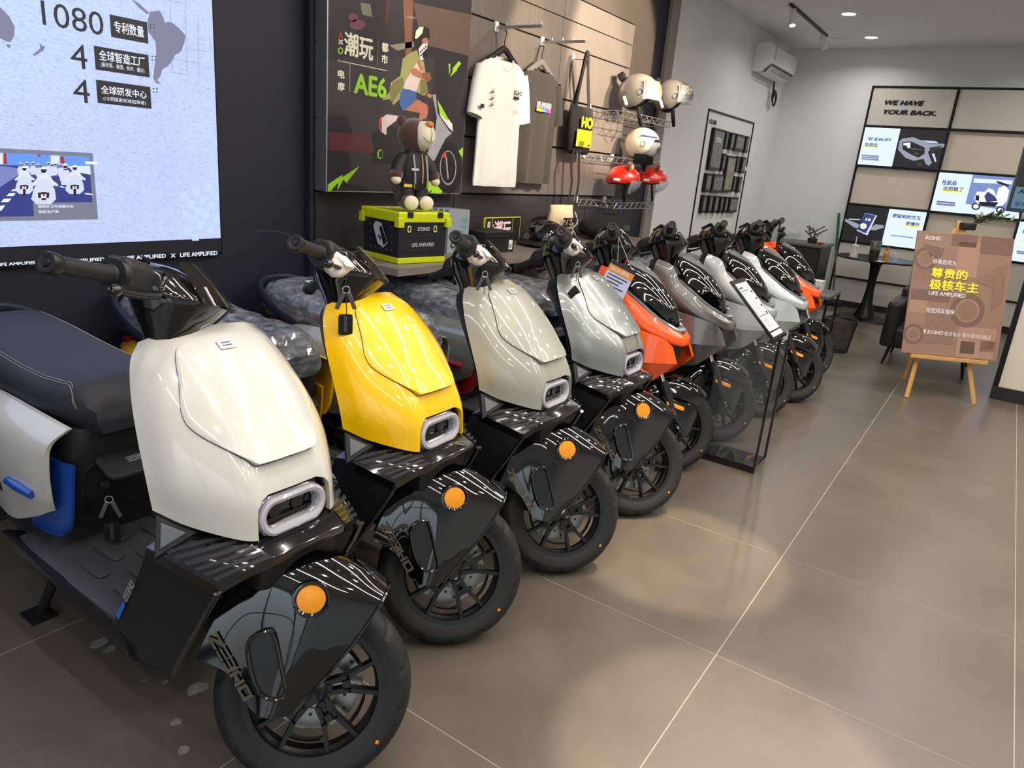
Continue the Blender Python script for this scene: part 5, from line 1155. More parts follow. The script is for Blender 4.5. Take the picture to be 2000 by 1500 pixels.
fb = frame((-.13, -.052, .03), (1, 0, 0), (0, 0, 1))
patch(rectp(.0, .02, .215, .135), 'print_yellow', fb, bg_, 'print_block', .006); fit_text('HO', 'print_yellow', fb, (.05, .148, .215, .225), bg_, 'lettering', .07, .006)
for i in range(6): patch([(.03+i*.013, .02), (.037+i*.013, .02), (.017+i*.013+.04, .060), (.010+i*.013+.04, .060)], 'canvas_black', fb, bg_, 'hazard_stripe', .008)
fit_text('#3', 'canvas_black', fb, (.165, .026, .200, .044), bg_, 'lettering', .03, .008)
B().tube(spline([(-.12, -.04, .03), (-.14, -.045, -.08), (-.12, -.05, -.2), (-.135, -.05, -.36)], 5), .016, 6, flat=.16, up=(0, -1, 0)).build('hanging_strap', 'canvas_black', tb)
B().tube(spline([(-.04, -.04, .03), (-.03, -.045, -.1), (-.02, -.05, -.2), (-.04, -.05, -.36)], 5), .016, 6, flat=.16, up=(0, -1, 0)).build('hanging_strap', 'canvas_black', tb)
B().tube([(-.10, -.055, .02), (-.098, -.06, -.05)], [.004, .008], 8).build('cord_lock', 'steel', tb)
cb_ = thing('drawstring_bag', 'cream canvas drawstring bag with dark lettering standing on the bench', 'bag', (4.52, 2.66, BZ))
dbm = B().loft([[(.155*k*math.copysign(abs(math.cos(2*math.pi*i/n))**.6, math.cos(2*math.pi*i/n)), d*math.sin(2*math.pi*i/n)+.004*math.sin(4*math.pi*math.cos(2*math.pi*i/n)), z) for i in range(n)] for z, k, d in ((0, 1.0, .05), (.05, 1.02, .06), (.14, .98, .05), (.21, .92, .03), (.225, .95, .026), (.245, .97, .022))]).build('bag_body', 'canvas_cream', cb_, smooth=60)
fb = frame((-.14, -.062, .03), (1, 0, 0), (0, -.06, 1)); fit_text('ZE', 'ink', fb, (.05, .07, .17, .135), dbm, 'lettering', .06, .006)
patch([(.175, .135), (.245, .135), (.245, .07), (.175, .07), (.235, .095), (.175, .103)], 'ink', fb, dbm, 'lettering', .006); patch(rectp(.05, .035, .20, .055), 'ink', fb, dbm, 'lettering', .006)
B().tube(spline([(.10, -.058, .20), (.13, -.068, .13), (.06, -.075, .09), (.12, -.07, .04)], 6), .004, 6).build('draw_cord', 'foam_white', cb_)
# ---------------------------------------------------------------- bench: gift boxes, shoe box, sign, fire helmet, holdall
for k in range(4):
    g = thing('gift_box', 'slim silver-grey box standing upright on the bench, %s of four' % ('nearest', 'second', 'third', 'rearmost')[k], 'box', (3.17-.012*k, 2.52+k*.032, BZ), R_(-4), 'silver boxes on the bench')
    gb = B().span((-.085, -.013, 0), (.085, .013, .235)).build('box_body', 'card_grey', g, smooth=0, bevel=.002)
    if k == 0:
        fb = frame((-.085, -.0135, 0), (1, 0, 0), (0, 0, 1))
        for c_, r in (((.045, .045), .020), ((.130, .045), .020)):
            patch(blot(c_, r, r, 16), 'ink', fb, gb, 'scooter_print', .001); patch(blot(c_, r*.55, r*.55, 12), 'card_grey', fb, gb, 'scooter_print', .0014)
        patch([(.04, .05), (.06, .085), (.10, .075), (.115, .055), (.135, .06), (.12, .12), (.10, .125), (.105, .09), (.075, .055)], 'teal', fb, gb, 'scooter_print', .0012)
        patch([(.05, .085), (.095, .085), (.09, .098), (.055, .10)], 'ink', fb, gb, 'scooter_print', .0016)
        fit_text('ZEE', 'teal', fb, (.10, .165, .155, .185), gb, 'lettering', 0, .001); fit_text('HO', 'teal', fb, (.10, .135, .155, .155), gb, 'lettering', 0, .001)
sb_ = thing('shoe_box', 'low black cardboard box with a white barcode label on the bench', 'box', (3.44, 2.50, BZ), R_(-3))
bb = B().span((-.135, -.09, 0), (.135, .09, .085)).build('box_body', 'card_black', sb_, smooth=0, bevel=.002); B().span((-.139, -.094, .085), (.139, .094, .118)).build('box_lid', 'card_black', sb_, smooth=0, bevel=.002)
fb = frame((.085, -.0905, .015), (1, 0, 0), (0, 0, 1)); patch(rectp(0, 0, .035, .055), 'paper', fb, bb, 'barcode_label', .001)
for i in range(5): patch(rectp(.005+i*.005, .008, .0075+i*.005, .03), 'ink', fb, bb, 'barcode_label', .0014)
sg = thing('slogan_sign', 'small black sign with lime border and pink slogan leaning on the bench', 'sign', (3.87, 2.70, BZ), 0)
sgb = B().span((-.20, 0, 0), (.20, .012, .165)).build('board', 'lime_plastic', sg, smooth=0); fb = frame((-.20, 0, 0), (1, 0, 0), (0, 0, 1))
patch(rectp(.006, .006, .394, .159), 'card_black', fb, sgb, 'board_face', .001); fit_text('潮玩', 'pink_print', fb, (.10, .02, .29, .145), sgb, 'slogan', .03, .002)
fit_text('都', 'pink_print', fb, (.025, .10, .06, .14), sgb, 'slogan', .02, .002); patch(rectp(.078, .0, .082, .165), 'lime_plastic', fb, sgb, 'rule', .002); patch(rectp(.305, .0, .309, .165), 'lime_plastic', fb, sgb, 'rule', .002)
for i, c_ in enumerate(((.092, .115), (.092, .085), (.092, .055))): patch(blot(c_, .007, .009, 3 + 5*(i == 2)), 'pink_print', fb, sgb, 'mark', .002)

def shell(cx, r, low, nu=36, nv=14, th=.012):
    """helmet shell about local origin, front = -Y; low(az) is the lower edge elevation in degrees (az 0 = front)"""
    def P(u, v, k=1.0):
        az = 360*u; lo = low(az if az <= 180 else 360-az); e = R_(lo+(89.5-lo)*v); a = R_(az-90)
        return Vector((r[0]*k*math.cos(e)*math.cos(a), r[1]*k*math.cos(e)*math.sin(a), r[2]*k*math.sin(e)))
    return B().slab(lambda u, v: P(u, v), nu, nv, lambda u, v: P(u, v, .90)-P(u, v))
def lerpk(tab):
    def f(a):
        for (a0, v0), (a1, v1) in zip(tab, tab[1:]):
            if a <= a1: t = (a-a0)/(a1-a0); t = t*t*(3-2*t); return v0+(v1-v0)*t
        return tab[-1][1]
    return f
def visor(r, az0, az1, e0, e1, k=1.06, nu=20, nv=8):
    def P(u, v, kk):
        a = R_(az0+(az1-az0)*u-90); e = R_(e0+(e1-e0)*v); return Vector((r[0]*kk*math.cos(e)*math.cos(a), r[1]*kk*math.cos(e)*math.sin(a), r[2]*kk*math.sin(e)))
    return B().slab(lambda u, v: P(u, v, k), nu, nv, lambda u, v: P(u, v, k-.015)-P(u, v, k))
fh = thing('half_helmet', 'glossy black half helmet with a gold crest on the bench', 'helmet', (4.03, 2.47, BZ+.045), R_(10))
hs_ = shell(0, (.135, .155, .125), lerpk([(0, 0), (180, -12)])).build('shell', 'gloss_black', fh, smooth=60)
B().slab(lambda u, v: Vector(((.136+.03*v)*math.cos(2*math.pi*u), (.158+.03*v)*math.sin(2*math.pi*u), -.006-.018*v)), 32, 2, lambda u, v: (0, 0, -.008)).build('brim', 'satin_black', fh)
B().lathe([(.130, -.044), (.136, -.020), (.138, .0)], 32).build('liner', 'helmet_lining', fh)
fb = frame((0, -.150, .065), (1, 0, 0), (0, .5, 1)); B().prism(blot((0, 0), .030, .034, 18), .008, lambda u, v, w_: fb@Vector((u, v, w_))).build('crest', 'gold', hs_)
patch(blot((0, 0), .020, .023, 14), 'card_black', fb, hs_, 'crest_mark', .0085); patch([(-.012, -.016), (-.006, -.016), (.012, .016), (.006, .016)], 'gold', fb, hs_, 'crest_mark', .009); patch([(.012, -.016), (.006, -.016), (-.012, .016), (-.006, .016)], 'gold', fb, hs_, 'crest_mark', .009)
fb = frame((0, -.158, .022), (1, 0, 0), (0, .15, 1)); patch([(a, b_) for a, b_ in rrect(.075, .02, .009, 4)], 'paper', fb, hs_, 'front_plate', .006); patch(blot((0, -.018), .014, .009, 10), 'print_lime', fb, hs_, 'front_mark', .006)
ho = thing('holdall', 'black soft holdall slumped at the end of the bench', 'bag', (5.02, 2.56, BZ), R_(-8))
hb_ = B().ball((0, 0, .088), (.26, .15, .095), 28, 14); hb_.v = [(x, y, max(z, .001)) for x, y, z in hb_.v]; fuzz(hb_, .012, 9); hb_.v = [(x, y, max(z, .0)) for x, y, z in hb_.v]
hb2 = hb_.build('bag_body', 'canvas_black', ho, smooth=70); B().box((.05, 0, .178), (.09, .05, .03)).build('bag_handle', 'satin_black', ho, bevel=.006)
fb = frame((.0, -.150, .08), (1, 0, 0), (0, .3, 1))
for i in range(4): patch([(.02+i*.022, 0), (.03+i*.022, 0), (.05+i*.022, .04), (.04+i*.022, .04)], 'logo_dim', fb, hb2, 'stripe', .012)

# ---------------------------------------------------------------- wire shelves and helmets
def truss(b, p, q, h=.045, n=10, r=.0028):
    p, q = Vector(p), Vector(q); d = Vector((0, 0, -h))
    b.tube([p, q], r, 6); b.tube([p+d, q+d], r, 6)
    for i in range(n):
        a, c_ = p.lerp(q, i/n), p.lerp(q, (i+1)/n); b.tube([a, c_+d] if i % 2 else [a+d, c_], r*.8, 5)
    return b
def wire_shelf(x0, x1, z, yo, label):
    o = thing('wire_shelf', label, 'wire rack', (0, 0, 0), 0, 'wire helmet racks on the metal wall')
    for x in (x0, x0+.47): B().box((x, 2.793, z), (.035, .016, .05)).build('clip', 'white_plastic', o, bevel=.002)
    truss(B(), (x0, 2.77, z), (x1, 2.77, z), n=20).build('back_rail', 'alu', o)
    truss(B(), (x0+.15, yo, z), (x1-.05, yo, z), n=16).build('front_rail', 'alu', o)
    for x in (x0+.15, x1-.05): truss(B(), (x, 2.77, z), (x, yo, z), n=5).build('side_rail', 'alu', o)
wire_shelf(5.0, 6.05, 1.868, 2.56, 'upper wire rack under the grey visor helmets')
wire_shelf(5.0, 6.05, 1.538, 2.60, 'middle wire rack under the white helmet')
wire_shelf(4.95, 5.9, 1.205, 2.54, 'lower wire rack carrying the red helmets')
mat('stand_wire', (150, 148, 146), .35, metal=.8)
def open_helmet(p, rz, m, label, amber=False, white=False):
    o = thing('open_face_helmet', label, 'helmet', p, rz)
    r = (.122, .142, .128); o.scale = (1.0,)*3 if white else (1.12,)*3
    s = shell(0, r, lerpk([(0, 22), (38, 20), (62, -18), (90, -42), (125, -50), (180, -44)])).build('shell', m, o, smooth=60)
    shell(0, (.111, .130, .118), lerpk([(0, 18), (38, 14), (62, -30), (90, -66), (125, -66), (180, -58)])).build('lining', 'helmet_lining', o, smooth=60)
    for sd in (-1, 1):
        B().tube(spline([(sd*.100, -.02, -.09), (sd*.085, -.035, -.16), (sd*.02, -.045, -.205)], 5), .012, 8, flat=.3).build('chin_strap', 'canvas_black', o)
        B().lathe([(.0005, .008), (.016, .008), (.020, 0)], 18, mtx=frame((sd*.124, -.02, .0), (0, 0, 1), (0, 1, 0) if sd > 0 else (0, -1, 0))).build('pivot', 'satin_black', o)
    if white:
        v = visor(r, -78, 78, -52, 8, 1.05).build('visor', 'visor_clear', o)
        B().slab(lambda u, v_: Vector((.118*math.cos(R_(200*u-190)), .126*math.sin(R_(200*u-190))+.02, -.075-.075*v_)), 20, 4, lambda u, v_: (0, 0, -.002)).build('neck_skirt', 'helmet_lining', o)
        for k in range(5): B().box((.0+.0, -.02+.022*k, .130-.012*abs(k-1)), (.05, .010, .006)).build('air_slot', 'pad_grey', s, bevel=.002, seg=1)
        B().tube([Vector((r[0]*1.012*math.cos(R_(20))*math.cos(R_(a-90)), r[1]*1.012*math.cos(R_(20))*math.sin(R_(a-90)), r[2]*1.012*math.sin(R_(24-a*.06)))) for a in range(-95, -25, 6)], .004, 6).build('blue_line', 'accent_blue', s)
        B().tube([Vector((r[0]*1.012*math.cos(R_(20))*math.cos(R_(a-90)), r[1]*1.012*math.cos(R_(20))*math.sin(R_(a-90)), r[2]*1.012*math.sin(R_(24+a*.06)))) for a in range(25, 95, 6)], .004, 6).build('blue_line', 'accent_blue', s)
        fb = frame((-.07, -.142, -.04), (1, 0, 0), (0, .0, 1)); patch(rectp(0, -.02, .14, .03), 'card_black', fb, v, 'visor_film', .002); patch(rectp(.02, -.055, .06, -.04), 'helmet_red', fb, v, 'visor_film', .002)
    else:
        v = visor(r, -74, 74, -16, 34, 1.13).build('visor', 'visor_clear', o)
        visor(r, -70, 70, 6, 34, 1.135).build('visor_band', 'visor_print', v)
        for a in range(-66, -26, 5):
            for e in range(8, 33, 5):
                if (a//5+e//5) % 2: visor(r, a, a+4.2, e, e+4.2, 1.142, 2, 2).build('visor_check', 'paper', v)
        visor(r, -20, 60, -2, 7, 1.12).build('sun_strip', 'visor_amber', v)
        B().box((0, .125, .10), (.09, .05, .05), Matrix.Rotation(R_(-35), 3, 'X')).build('rear_vent', 'satin_black', s, bevel=.01)
        for sd in (-1, 1): B().box((sd*.118, .07, -.06), (.006, .02, .06), Matrix.Rotation(R_(-25), 3, 'X')).build('reflective_strip', 'paper', s, bevel=.002)
    return o
def seat_helmet(px, py, y): p = onY(px, py, y); return p
open_helmet(seat_helmet(1247, 183, 2.60), R_(20), 'helmet_grey', 'grey open-face helmet with a chequered visor, nearer of the top pair')
open_helmet(seat_helmet(1312, 190, 2.62), R_(24), 'helmet_grey', 'grey open-face helmet with a chequered visor, farther of the top pair')
open_helmet(seat_helmet(1254, 282, 2.60), R_(20), 'helmet_white', 'cream white open-face helmet with a clear visor below the grey pair', white=True)
def kid_helmet(p, rz, label, tagm):
    o = thing('childs_helmet', label, 'helmet', p, rz, 'red helmets with plush ears'); r = (.112, .135, .105)
    s = shell(0, r, lerpk([(0, 2), (90, -16), (180, -22)])).build('shell', 'helmet_red', o, smooth=60)
    shell(0, (.103, .125, .096), lerpk([(0, -2), (90, -24), (180, -28)])).build('lining', 'helmet_lining', o, smooth=60)
    visor(r, -60, 60, -62, -2, 1.10).build('visor', 'visor_clear', o)
    B().tube([Vector((r[0]*1.11*math.cos(R_(e))*math.cos(R_(a-90)), r[1]*1.11*math.cos(R_(e))*math.sin(R_(a-90)), r[2]*1.11*math.sin(R_(e)))) for a, e in [(-60, -5), (-60, -40), (-40, -60), (0, -64), (40, -60), (60, -40), (60, -5)]], .003, 6).build('visor_rim', 'paper', o)
    for sd in (-1, 1):
        fuzz(B().ball((sd*.070, -.045, .098), (.032, .020, .034), 16, 10), .004, 60).build('plush_ear', 'fur_orange' if False else 'ear_fur', o)
        B().ball((sd*.070, -.060, .094), (.018, .010, .018), 12, 8).build('ear_inner', 'fur_cream', o)
        B().tube(spline([(sd*.103, -.01, -.03), (sd*.08, -.02, -.10), (sd*.012, -.03, -.165)], 5), .010, 8, flat=.3).build('chin_strap', 'canvas_black', o)
        B().lathe([(.0005, .008), (.013, .008), (.016, 0)], 16, mtx=frame((sd*.112, -.03, -.02), (0, 0, 1), (0, 1, 0) if sd > 0 else (0, -1, 0))).build('pivot', 'satin_black', o)
        B().box((sd*.110, .04, -.005), (.006, .05, .018)).build('side_badge', 'paper', s, bevel=.002)
    B().tube([(0, -.03, -.165), (0, -.02, -.20)], .006, 8).build('strap_end', 'canvas_black', o)
    B().box((0, -.02, -.235), (.05, .004, .06), Matrix.Rotation(R_(35), 3, 'Y')).build('price_tag', tagm, o)
mat('ear_fur', (128, 66, 30), .9, sheen=.6, var=.3, scale=150, bump=.8)
kid_helmet(seat_helmet(1217, 350, 2.58), R_(22), 'red child helmet with brown plush ears, nearer one with the dark blue tag', 'tag_blue')
kid_helmet(seat_helmet(1272, 351, 2.60), R_(24), 'red child helmet with brown plush ears, farther one with the pale blue tag', 'tag_paleblue')
# ================================================================ far end of the shop
mat('grid_white', (200, 198, 190), .6, var=.015, scale=4); mat('bamboo', (206, 158, 92), .5, var=.12, scale=6, stretch=(3, 3, 30)); mat('easel_board', (144, 113, 97), .55, var=.06, scale=3); mat('eb_dark', (118, 90, 80), .55); mat('eb_mid', (136, 104, 90), .55); mat('eb_light', (164, 128, 110), .55); mat('eb_pink', (224, 208, 206), .5); mat('eb_yellow', (240, 224, 60), .5)
mat('leather_black', (30, 28, 28), .45, var=.1, scale=120, bump=.2); mat('broom_green', (40, 92, 72), .4); mat('glass_clear', (210, 224, 224), .05, coat=1, alpha=.22); mat('leaf', (62, 84, 52), .6, var=.3, scale=20); mat('leaf_grey', (110, 124, 92), .6, var=.2, scale=20); mat('figurine', (186, 140, 40), .4, coat=.3, var=.15, scale=60); mat('photo_grey', (104, 102, 104), .35, coat=.3, var=.55, scale=26); mat('mesh_wire', (34, 34, 36), .5, alpha=.42); mat('acrylic', (120, 124, 126), .02, alpha=.10); mat('acrylic_edge', (30, 32, 33), .15, coat=.5); mat('dry_twig', (84, 58, 46), .7); mat('plastic_film', (196, 202, 204), .2, coat=1, alpha=.35, var=.3, scale=30, bump=.8)
GX = 10.12
GY = [1.777, .866, -.045, -.956]; GZ = [2.665, 2.213, 1.75, 1.284, .818]
gr_ = thing('display_grid', 'white panelled display wall with black frame lines at the far end', 'wall display', (0, 0, 0))
for k, y in enumerate(GY): B().span((GX-.02, y-.008, .07), (ROOM_X1-.001, y+.008, 2.673)).build('frame_bar', 'black_metal', gr_, smooth=0)
for z in GZ+[.37]: B().span((GX-.018, GY[-1], z-.008), (ROOM_X1-.001, GY[0], z+.008)).build('frame_bar', 'black_metal', gr_, smooth=0)
SCREENS = {(0, 1), (1, 2), (0, 3), (2, 3)}
for c in range(3):
    for r in range(4):
        if (c, r) in SCREENS: continue
        y1, y0, z1, z0 = GY[c]-.014, GY[c+1]+.014, GZ[r]-.014, GZ[r+1]+.014
        B().span((GX+(.0 if r == 0 else .025), y0, z0), (ROOM_X1-.002, y1, z1)).build('panel', 'grid_white' if r == 0 else 'cream_panel', gr_, smooth=0, bevel=.003)
    for z0, z1 in ((.075, .36), (.38, .805)): B().span((GX-.005, GY[c+1]+.01, z0), (ROOM_X1-.002, GY[c]-.01, z1)).build('panel', 'grid_white', gr_, smooth=0, bevel=.003)
B().span((GX-.03, GY[-1], 0), (ROOM_X1-.001, GY[0], .07)).build('plinth', 'dark_base', gr_, smooth=0)
BW = Plane('X', GX-.001, (1640, 180, 5)); BW2 = BW.crop(1640, 150, 4.286)
for k_, st in enumerate(('WE HAVE', 'YOUR BACK.')):
    if k_ == 0: BW.fit(st, (432, 126), (834, 85), 'ink', gr_, 'raised_lettering', bold=.075, shear=.2, lift=.003)
    else: BW.fit(st, (418, 216), (956, 184), 'ink', gr_, 'raised_lettering', bold=.075, shear=.2, lift=.003)
def wall_screen(c, r, text_left, split, label):
    y1, y0, z1, z0 = GY[c]-.010, GY[c+1]+.010, GZ[r]-.010, GZ[r+1]+.010
    o = thing('wall_screen', label, 'screen', (0, 0, 0), 0, 'lit screens in the far display wall')
    B().span((GX-.014, y0, z0), (GX+.03, y1, z1)).build('bezel', 'black_metal', o, smooth=0)
    m = Plane('X', GX-.0148).m; a, b_ = (-y1+.004, -split) if text_left else (-split, -y0-.004); p0, p1 = (-split, -y0-.004) if text_left else (-y1+.004, -split)
    t = patch(rectp(a, z0+.004, b_, z1-.004), 'px_blue_bg', m, o, 'text_half', 0); p = patch(rectp(p0, z0+.004, p1, z1-.004), 'px_charcoal', m, o, 'picture_half', 0)
    return o, t, p
PS = Plane('X', GX-.0152, (1640, 180, 5)); PS2 = PS.crop(1640, 150, 4.286)
o, t, p = wall_screen(0, 1, True, 1.372, 'lit screen with blue text beside a dark picture of a bare scooter frame')
PS.fit('安全BUFF', (272, 472), (510, 448), 'px_navy', t, bold=.03); PS.box((232, 536), (376, 528), 'px_lemon', t, 'underline'); PS.fit('加到位', (240, 530), (378, 498), 'px_navy', t, bold=.03, lift=.003)
for y in (622, 640, 658): PS.box((212, y), (384, y-2), 'px_ink', t, 'small_print')
PS.poly([(585, 480), (615, 452), (720, 440), (870, 500), (1025, 505), (1025, 535), (930, 555), (860, 580), (900, 690), (870, 720), (840, 700), (820, 650), (720, 670), (640, 640), (570, 560)], 'px_bike', p, 'frame_picture', .001)
PS.poly([(610, 490), (690, 478), (830, 540), (830, 600), (770, 640), (700, 610), (615, 560)], 'px_charcoal', p, 'frame_picture', .0014); PS.poly([(620, 500), (690, 490), (690, 545), (660, 545), (655, 520), (625, 520)], 'px_white', p, 'frame_picture', .0018)
PS.poly([(700, 520), (805, 565), (795, 610), (690, 560)], 'px_black', p, 'frame_picture', .0018); PS.fit('ZEEHO', (700, 552), (800, 560), 'px_white', p, 'wordmark', .04, .003); PS.fit('极核', (728, 596), (775, 596), 'px_white', p, 'lettering', .03, .003)
PS.poly(blot((780, 705), 42, 36), 'px_black', p, 'frame_picture', .0012); PS.poly(blot((780, 705), 30, 25), 'px_shadow', p, 'frame_picture', .0016); PS.poly([(900, 600), (925, 600), (945, 680), (930, 680)], 'px_bikelight', p, 'frame_picture', .0012)
PS.poly([(800, 470), (940, 480), (965, 498), (870, 495)], 'px_bikelight', p, 'frame_picture', .0016); PS.poly([(880, 540), (1010, 520), (890, 600), (875, 590)], 'px_shadow', p, 'frame_picture', .0016)
o, t, p = wall_screen(1, 2, True, .512, 'lit screen with blue text beside a white maxi scooter picture')
PS2.fit('性能局', (852, 902), (984, 872), 'px_navy', t, bold=.03); PS2.box((850, 958), (1028, 950), 'px_lemon', t, 'underline'); PS2.fit('这把稳了', (862, 950), (1040, 926), 'px_navy', t, bold=.03, lift=.003)
for y in (1052, 1072): PS2.box((810, y), (968, y-2), 'px_ink', t, 'small_print')
p.data.materials[0] = MATS['px_sea']
PS2.poly([(1125, 850), (1450, 870), (1440, 900), (1120, 885)], 'px_blue_bg', p, 'cloud', .001); PS2.poly([(1040, 1060), (1500, 1140), (1505, 1190), (1030, 1140)], 'px_blue_bg', p, 'road', .001)
for c_ in ((1140, 1085), (1345, 1115)): PS2.poly(blot(c_, 38, 30, 16), 'px_black', p, 'tyre', .0014); PS2.poly(blot(c_, 24, 19, 12), 'px_white', p, 'rim', .0018)
PS2.poly([(1125, 1020), (1150, 960), (1210, 965), (1250, 930), (1290, 950), (1310, 1000), (1330, 930), (1380, 910), (1420, 950), (1400, 1040), (1360, 1080), (1250, 1085), (1150, 1060)], 'px_white', p, 'scooter_picture', .0016)
PS2.poly([(1210, 1000), (1240, 960), (1300, 1000), (1320, 1040), (1230, 1050)], 'px_navy', p, 'scooter_picture', .002); PS2.poly([(1160, 1045), (1330, 1050), (1300, 1090), (1180, 1080)], 'px_black', p, 'scooter_picture', .002); PS2.poly([(1140, 990), (1170, 995), (1165, 1040), (1135, 1030)], 'px_black', p, 'scooter_picture', .002); PS2.poly([(1310, 870), (1350, 880), (1420, 905), (1410, 920), (1320, 890)], 'px_black', p, 'scooter_picture', .002)
o, t, p = wall_screen(0, 3, False, 1.290, 'lit screen with a phone on a dark handlebar beside blue text')
PS.fit('更聪明的交互', (510, 1224), (800, 1212), 'px_navy', t, bold=.03); PS.box((635, 1308), (783, 1306), 'px_lemon', t, 'underline'); PS.fit('更懂你', (642, 1298), (784, 1276), 'px_navy', t, bold=.03, lift=.003); PS.box((500, 1402), (720, 1418), 'px_ink', t, 'small_print')
PS.poly([(50, 1235), (170, 1280), (250, 1330), (240, 1350), (140, 1320), (55, 1262)], 'px_bike', p, 'bar_picture', .001); PS.poly([(280, 1340), (350, 1290), (430, 1300), (430, 1325), (340, 1350)], 'px_bike', p, 'bar_picture', .001); PS.poly([(90, 1235), (200, 1240), (200, 1250), (90, 1246)], 'px_bikelight', p, 'bar_picture', .001)
PS.poly([(250, 1180), (365, 1205), (270, 1400), (165, 1350)], 'px_bikelight', p, 'phone_picture', .0014); PS.poly([(250, 1184), (350, 1205), (255, 1380), (168, 1340)], 'px_navy', p, 'phone_picture', .0018); PS.fit('16', (250, 1255), (310, 1232), 'px_white', p, 'figure', .05, .003); PS.poly(blot((232, 1308), 34, 30, 8), 'px_white', p, 'phone_picture', .0024); PS.poly(blot((228, 1312), 14, 13, 8), 'px_lemon', p, 'phone_picture', .0028)
o, t, p = wall_screen(2, 3, True, -.45, 'partly hidden lit screen beside the brown easel board')
PS2.fit('关', (1522, 1312), (1560, 1280), 'px_navy', t, bold=.03); PS2.box((1520, 1376), (1570, 1366), 'px_lemon', t, 'underline')
for y in (1465, 1480): PS2.box((1480, y), (1560, y-3), 'px_ink', t, 'small_print')

# ---------------------------------------------------------------- hanging price screen at the right edge
tv = thing('price_screen', 'black screen with a teal price label at the right edge of the picture', 'screen', (8.0, -.42, 0))
B().span((-.02, -.50, 1.385), (.03, .503, 2.02)).build('bezel', 'gloss_black', tv, smooth=0, bevel=.006)
m = Plane('X', 7.979).m; f_ = B().add([m.to_3x3()@Vector((0, 0, 0))+Vector((-.0215, y, z)) for y, z in ((.485, 1.405), (-.485, 1.405), (-.485, 2.0), (.485, 2.0))], [(0, 1, 2, 3)]).build('display_face', 'px_charcoal', tv, smooth=0)
lp = patch(rectp(-.485+.01, 1.415, -.485+.42, 1.60), 'px_teal', Matrix(((0, 0, -1, -.022), (-1, 0, 0, 0), (0, 1, 0, 0), (0, 0, 0, 1))), tv, 'price_label', .0005); mm = Matrix(((0, 0, -1, -.0225), (-1, 0, 0, 0), (0, 1, 0, 0), (0, 0, 0, 1)))
fit_text('AE4 S', 'px_black', mm, (-.45, 1.545, -.30, 1.585), lp, 'lettering', .04, .001, .15); fit_text('¥44', 'px_navy', mm, (-.455, 1.435, -.32, 1.48), lp, 'price', .02, .001)
B().cyl((.02, 0, 2.0), (.02, 0, CEIL), .02, n=12).build('ceiling_pole', 'black_metal', tv)
# ---------------------------------------------------------------- white partition at the right edge
pw = struct(B().span((6.54, -3.2, .10), (6.64, -.20, 2.45)).build('wall_partition', 'cream_panel', smooth=0))
struct(B().span((6.52, -3.2, 0), (6.66, -.165, .10)).build('baseboard_partition', 'dark_base', smooth=0))
B().span((6.53, -.20, .10), (6.66, -.165, 2.47)).build('frame_post', 'black_metal', pw, smooth=0)
# ---------------------------------------------------------------- easel with its board
ez = thing('easel', 'light bamboo easel holding the brown congratulation board', 'easel', (6.12, .159, 0), -1.033)
# local: x along the board, y backwards, z up; the board leans back
def slat(a, b_, w_=.032, t=.018): return B().tube([a, b_], w_/2, 4, flat=1).build('easel_leg', 'bamboo', ez, smooth=0)
tl_ = math.tan(.226)
for sx in (-1, 1): B().tube([(sx*.235, -.06, 0), (sx*.02, 1.33*tl_+.03, 1.33)], .018, 4, up=(0, 1, 0)).build('front_leg', 'bamboo', ez, smooth=0) if False else B().tube([(sx*.25, -.045, .0), (sx*.18, .30*tl_+.012, .34), (sx*.03, 1.22*tl_+.03, 1.24)], .017, 4).build('front_leg', 'bamboo', ez, smooth=0)
B().tube([(0, .55, .0), (0, 1.24*tl_+.05, 1.24)], .017, 4).build('rear_leg', 'bamboo', ez, smooth=0)
B().box((0, .93*tl_*1.0+.075, 1.05), (.035, .018, .5), Matrix.Rotation(-.226, 3, 'X')).build('mast', 'bamboo', ez, smooth=0)
B().box((0, .020, .315), (.56, .075, .025)).build('ledge', 'bamboo', ez, smooth=0, bevel=.002)
eb = thing('congratulation_board', 'brown foam board with yellow and white text standing on the easel', 'board', (6.12, .159, 0), -1.033)
fr = frame((-.349, -.0, .330), (1, 0, 0), (0, tl_, 1))
bd = B().prism([(0, 0), (.698, 0), (.698, .9), (0, .9)], .012, lambda u, v, w_: fr@Vector((u, v, w_-.012))).build('board', 'easel_board', eb, smooth=0, bevel=.004)
def eu(u): return u*.698
def ev(v): return .9*(1-v)
for u0, v0, u1, v1, m_ in ((.36, .0, .62, .10, 'eb_dark'), (.66, .0, .99, .14, 'eb_dark'), (.02, .31, .42, .40, 'eb_mid'), (.02, .47, .42, .56, 'eb_dark'), (.20, .66, .52, .90, 'eb_mid'), (.56, .74, .95, .99, 'eb_light'), (.60, .86, .75, .96, 'eb_dark'), (.02, .56, .20, .66, 'eb_light'), (.44, .06, .66, .34, 'eb_light'), (.80, .84, .97, .93, 'eb_mid')):
    patch(rectp(eu(u0), ev(v1), eu(u1), ev(v0)), m_, fr, bd, 'collage_block', .001)
for c_, r in (((.12, .22), .085), ((.62, .61), .125), ((.10, .84), .075)):
    patch(blot((eu(c_[0]), ev(c_[1])), r, r, 24), 'eb_dark', fr, bd, 'printed_wheel', .0014); patch(blot((eu(c_[0]), ev(c_[1])), r*.68, r*.68, 20), 'eb_light', fr, bd, 'printed_wheel', .0018); patch(blot((eu(c_[0]), ev(c_[1])), r*.6, r*.6, 20), 'eb_mid', fr, bd, 'printed_wheel', .0022)
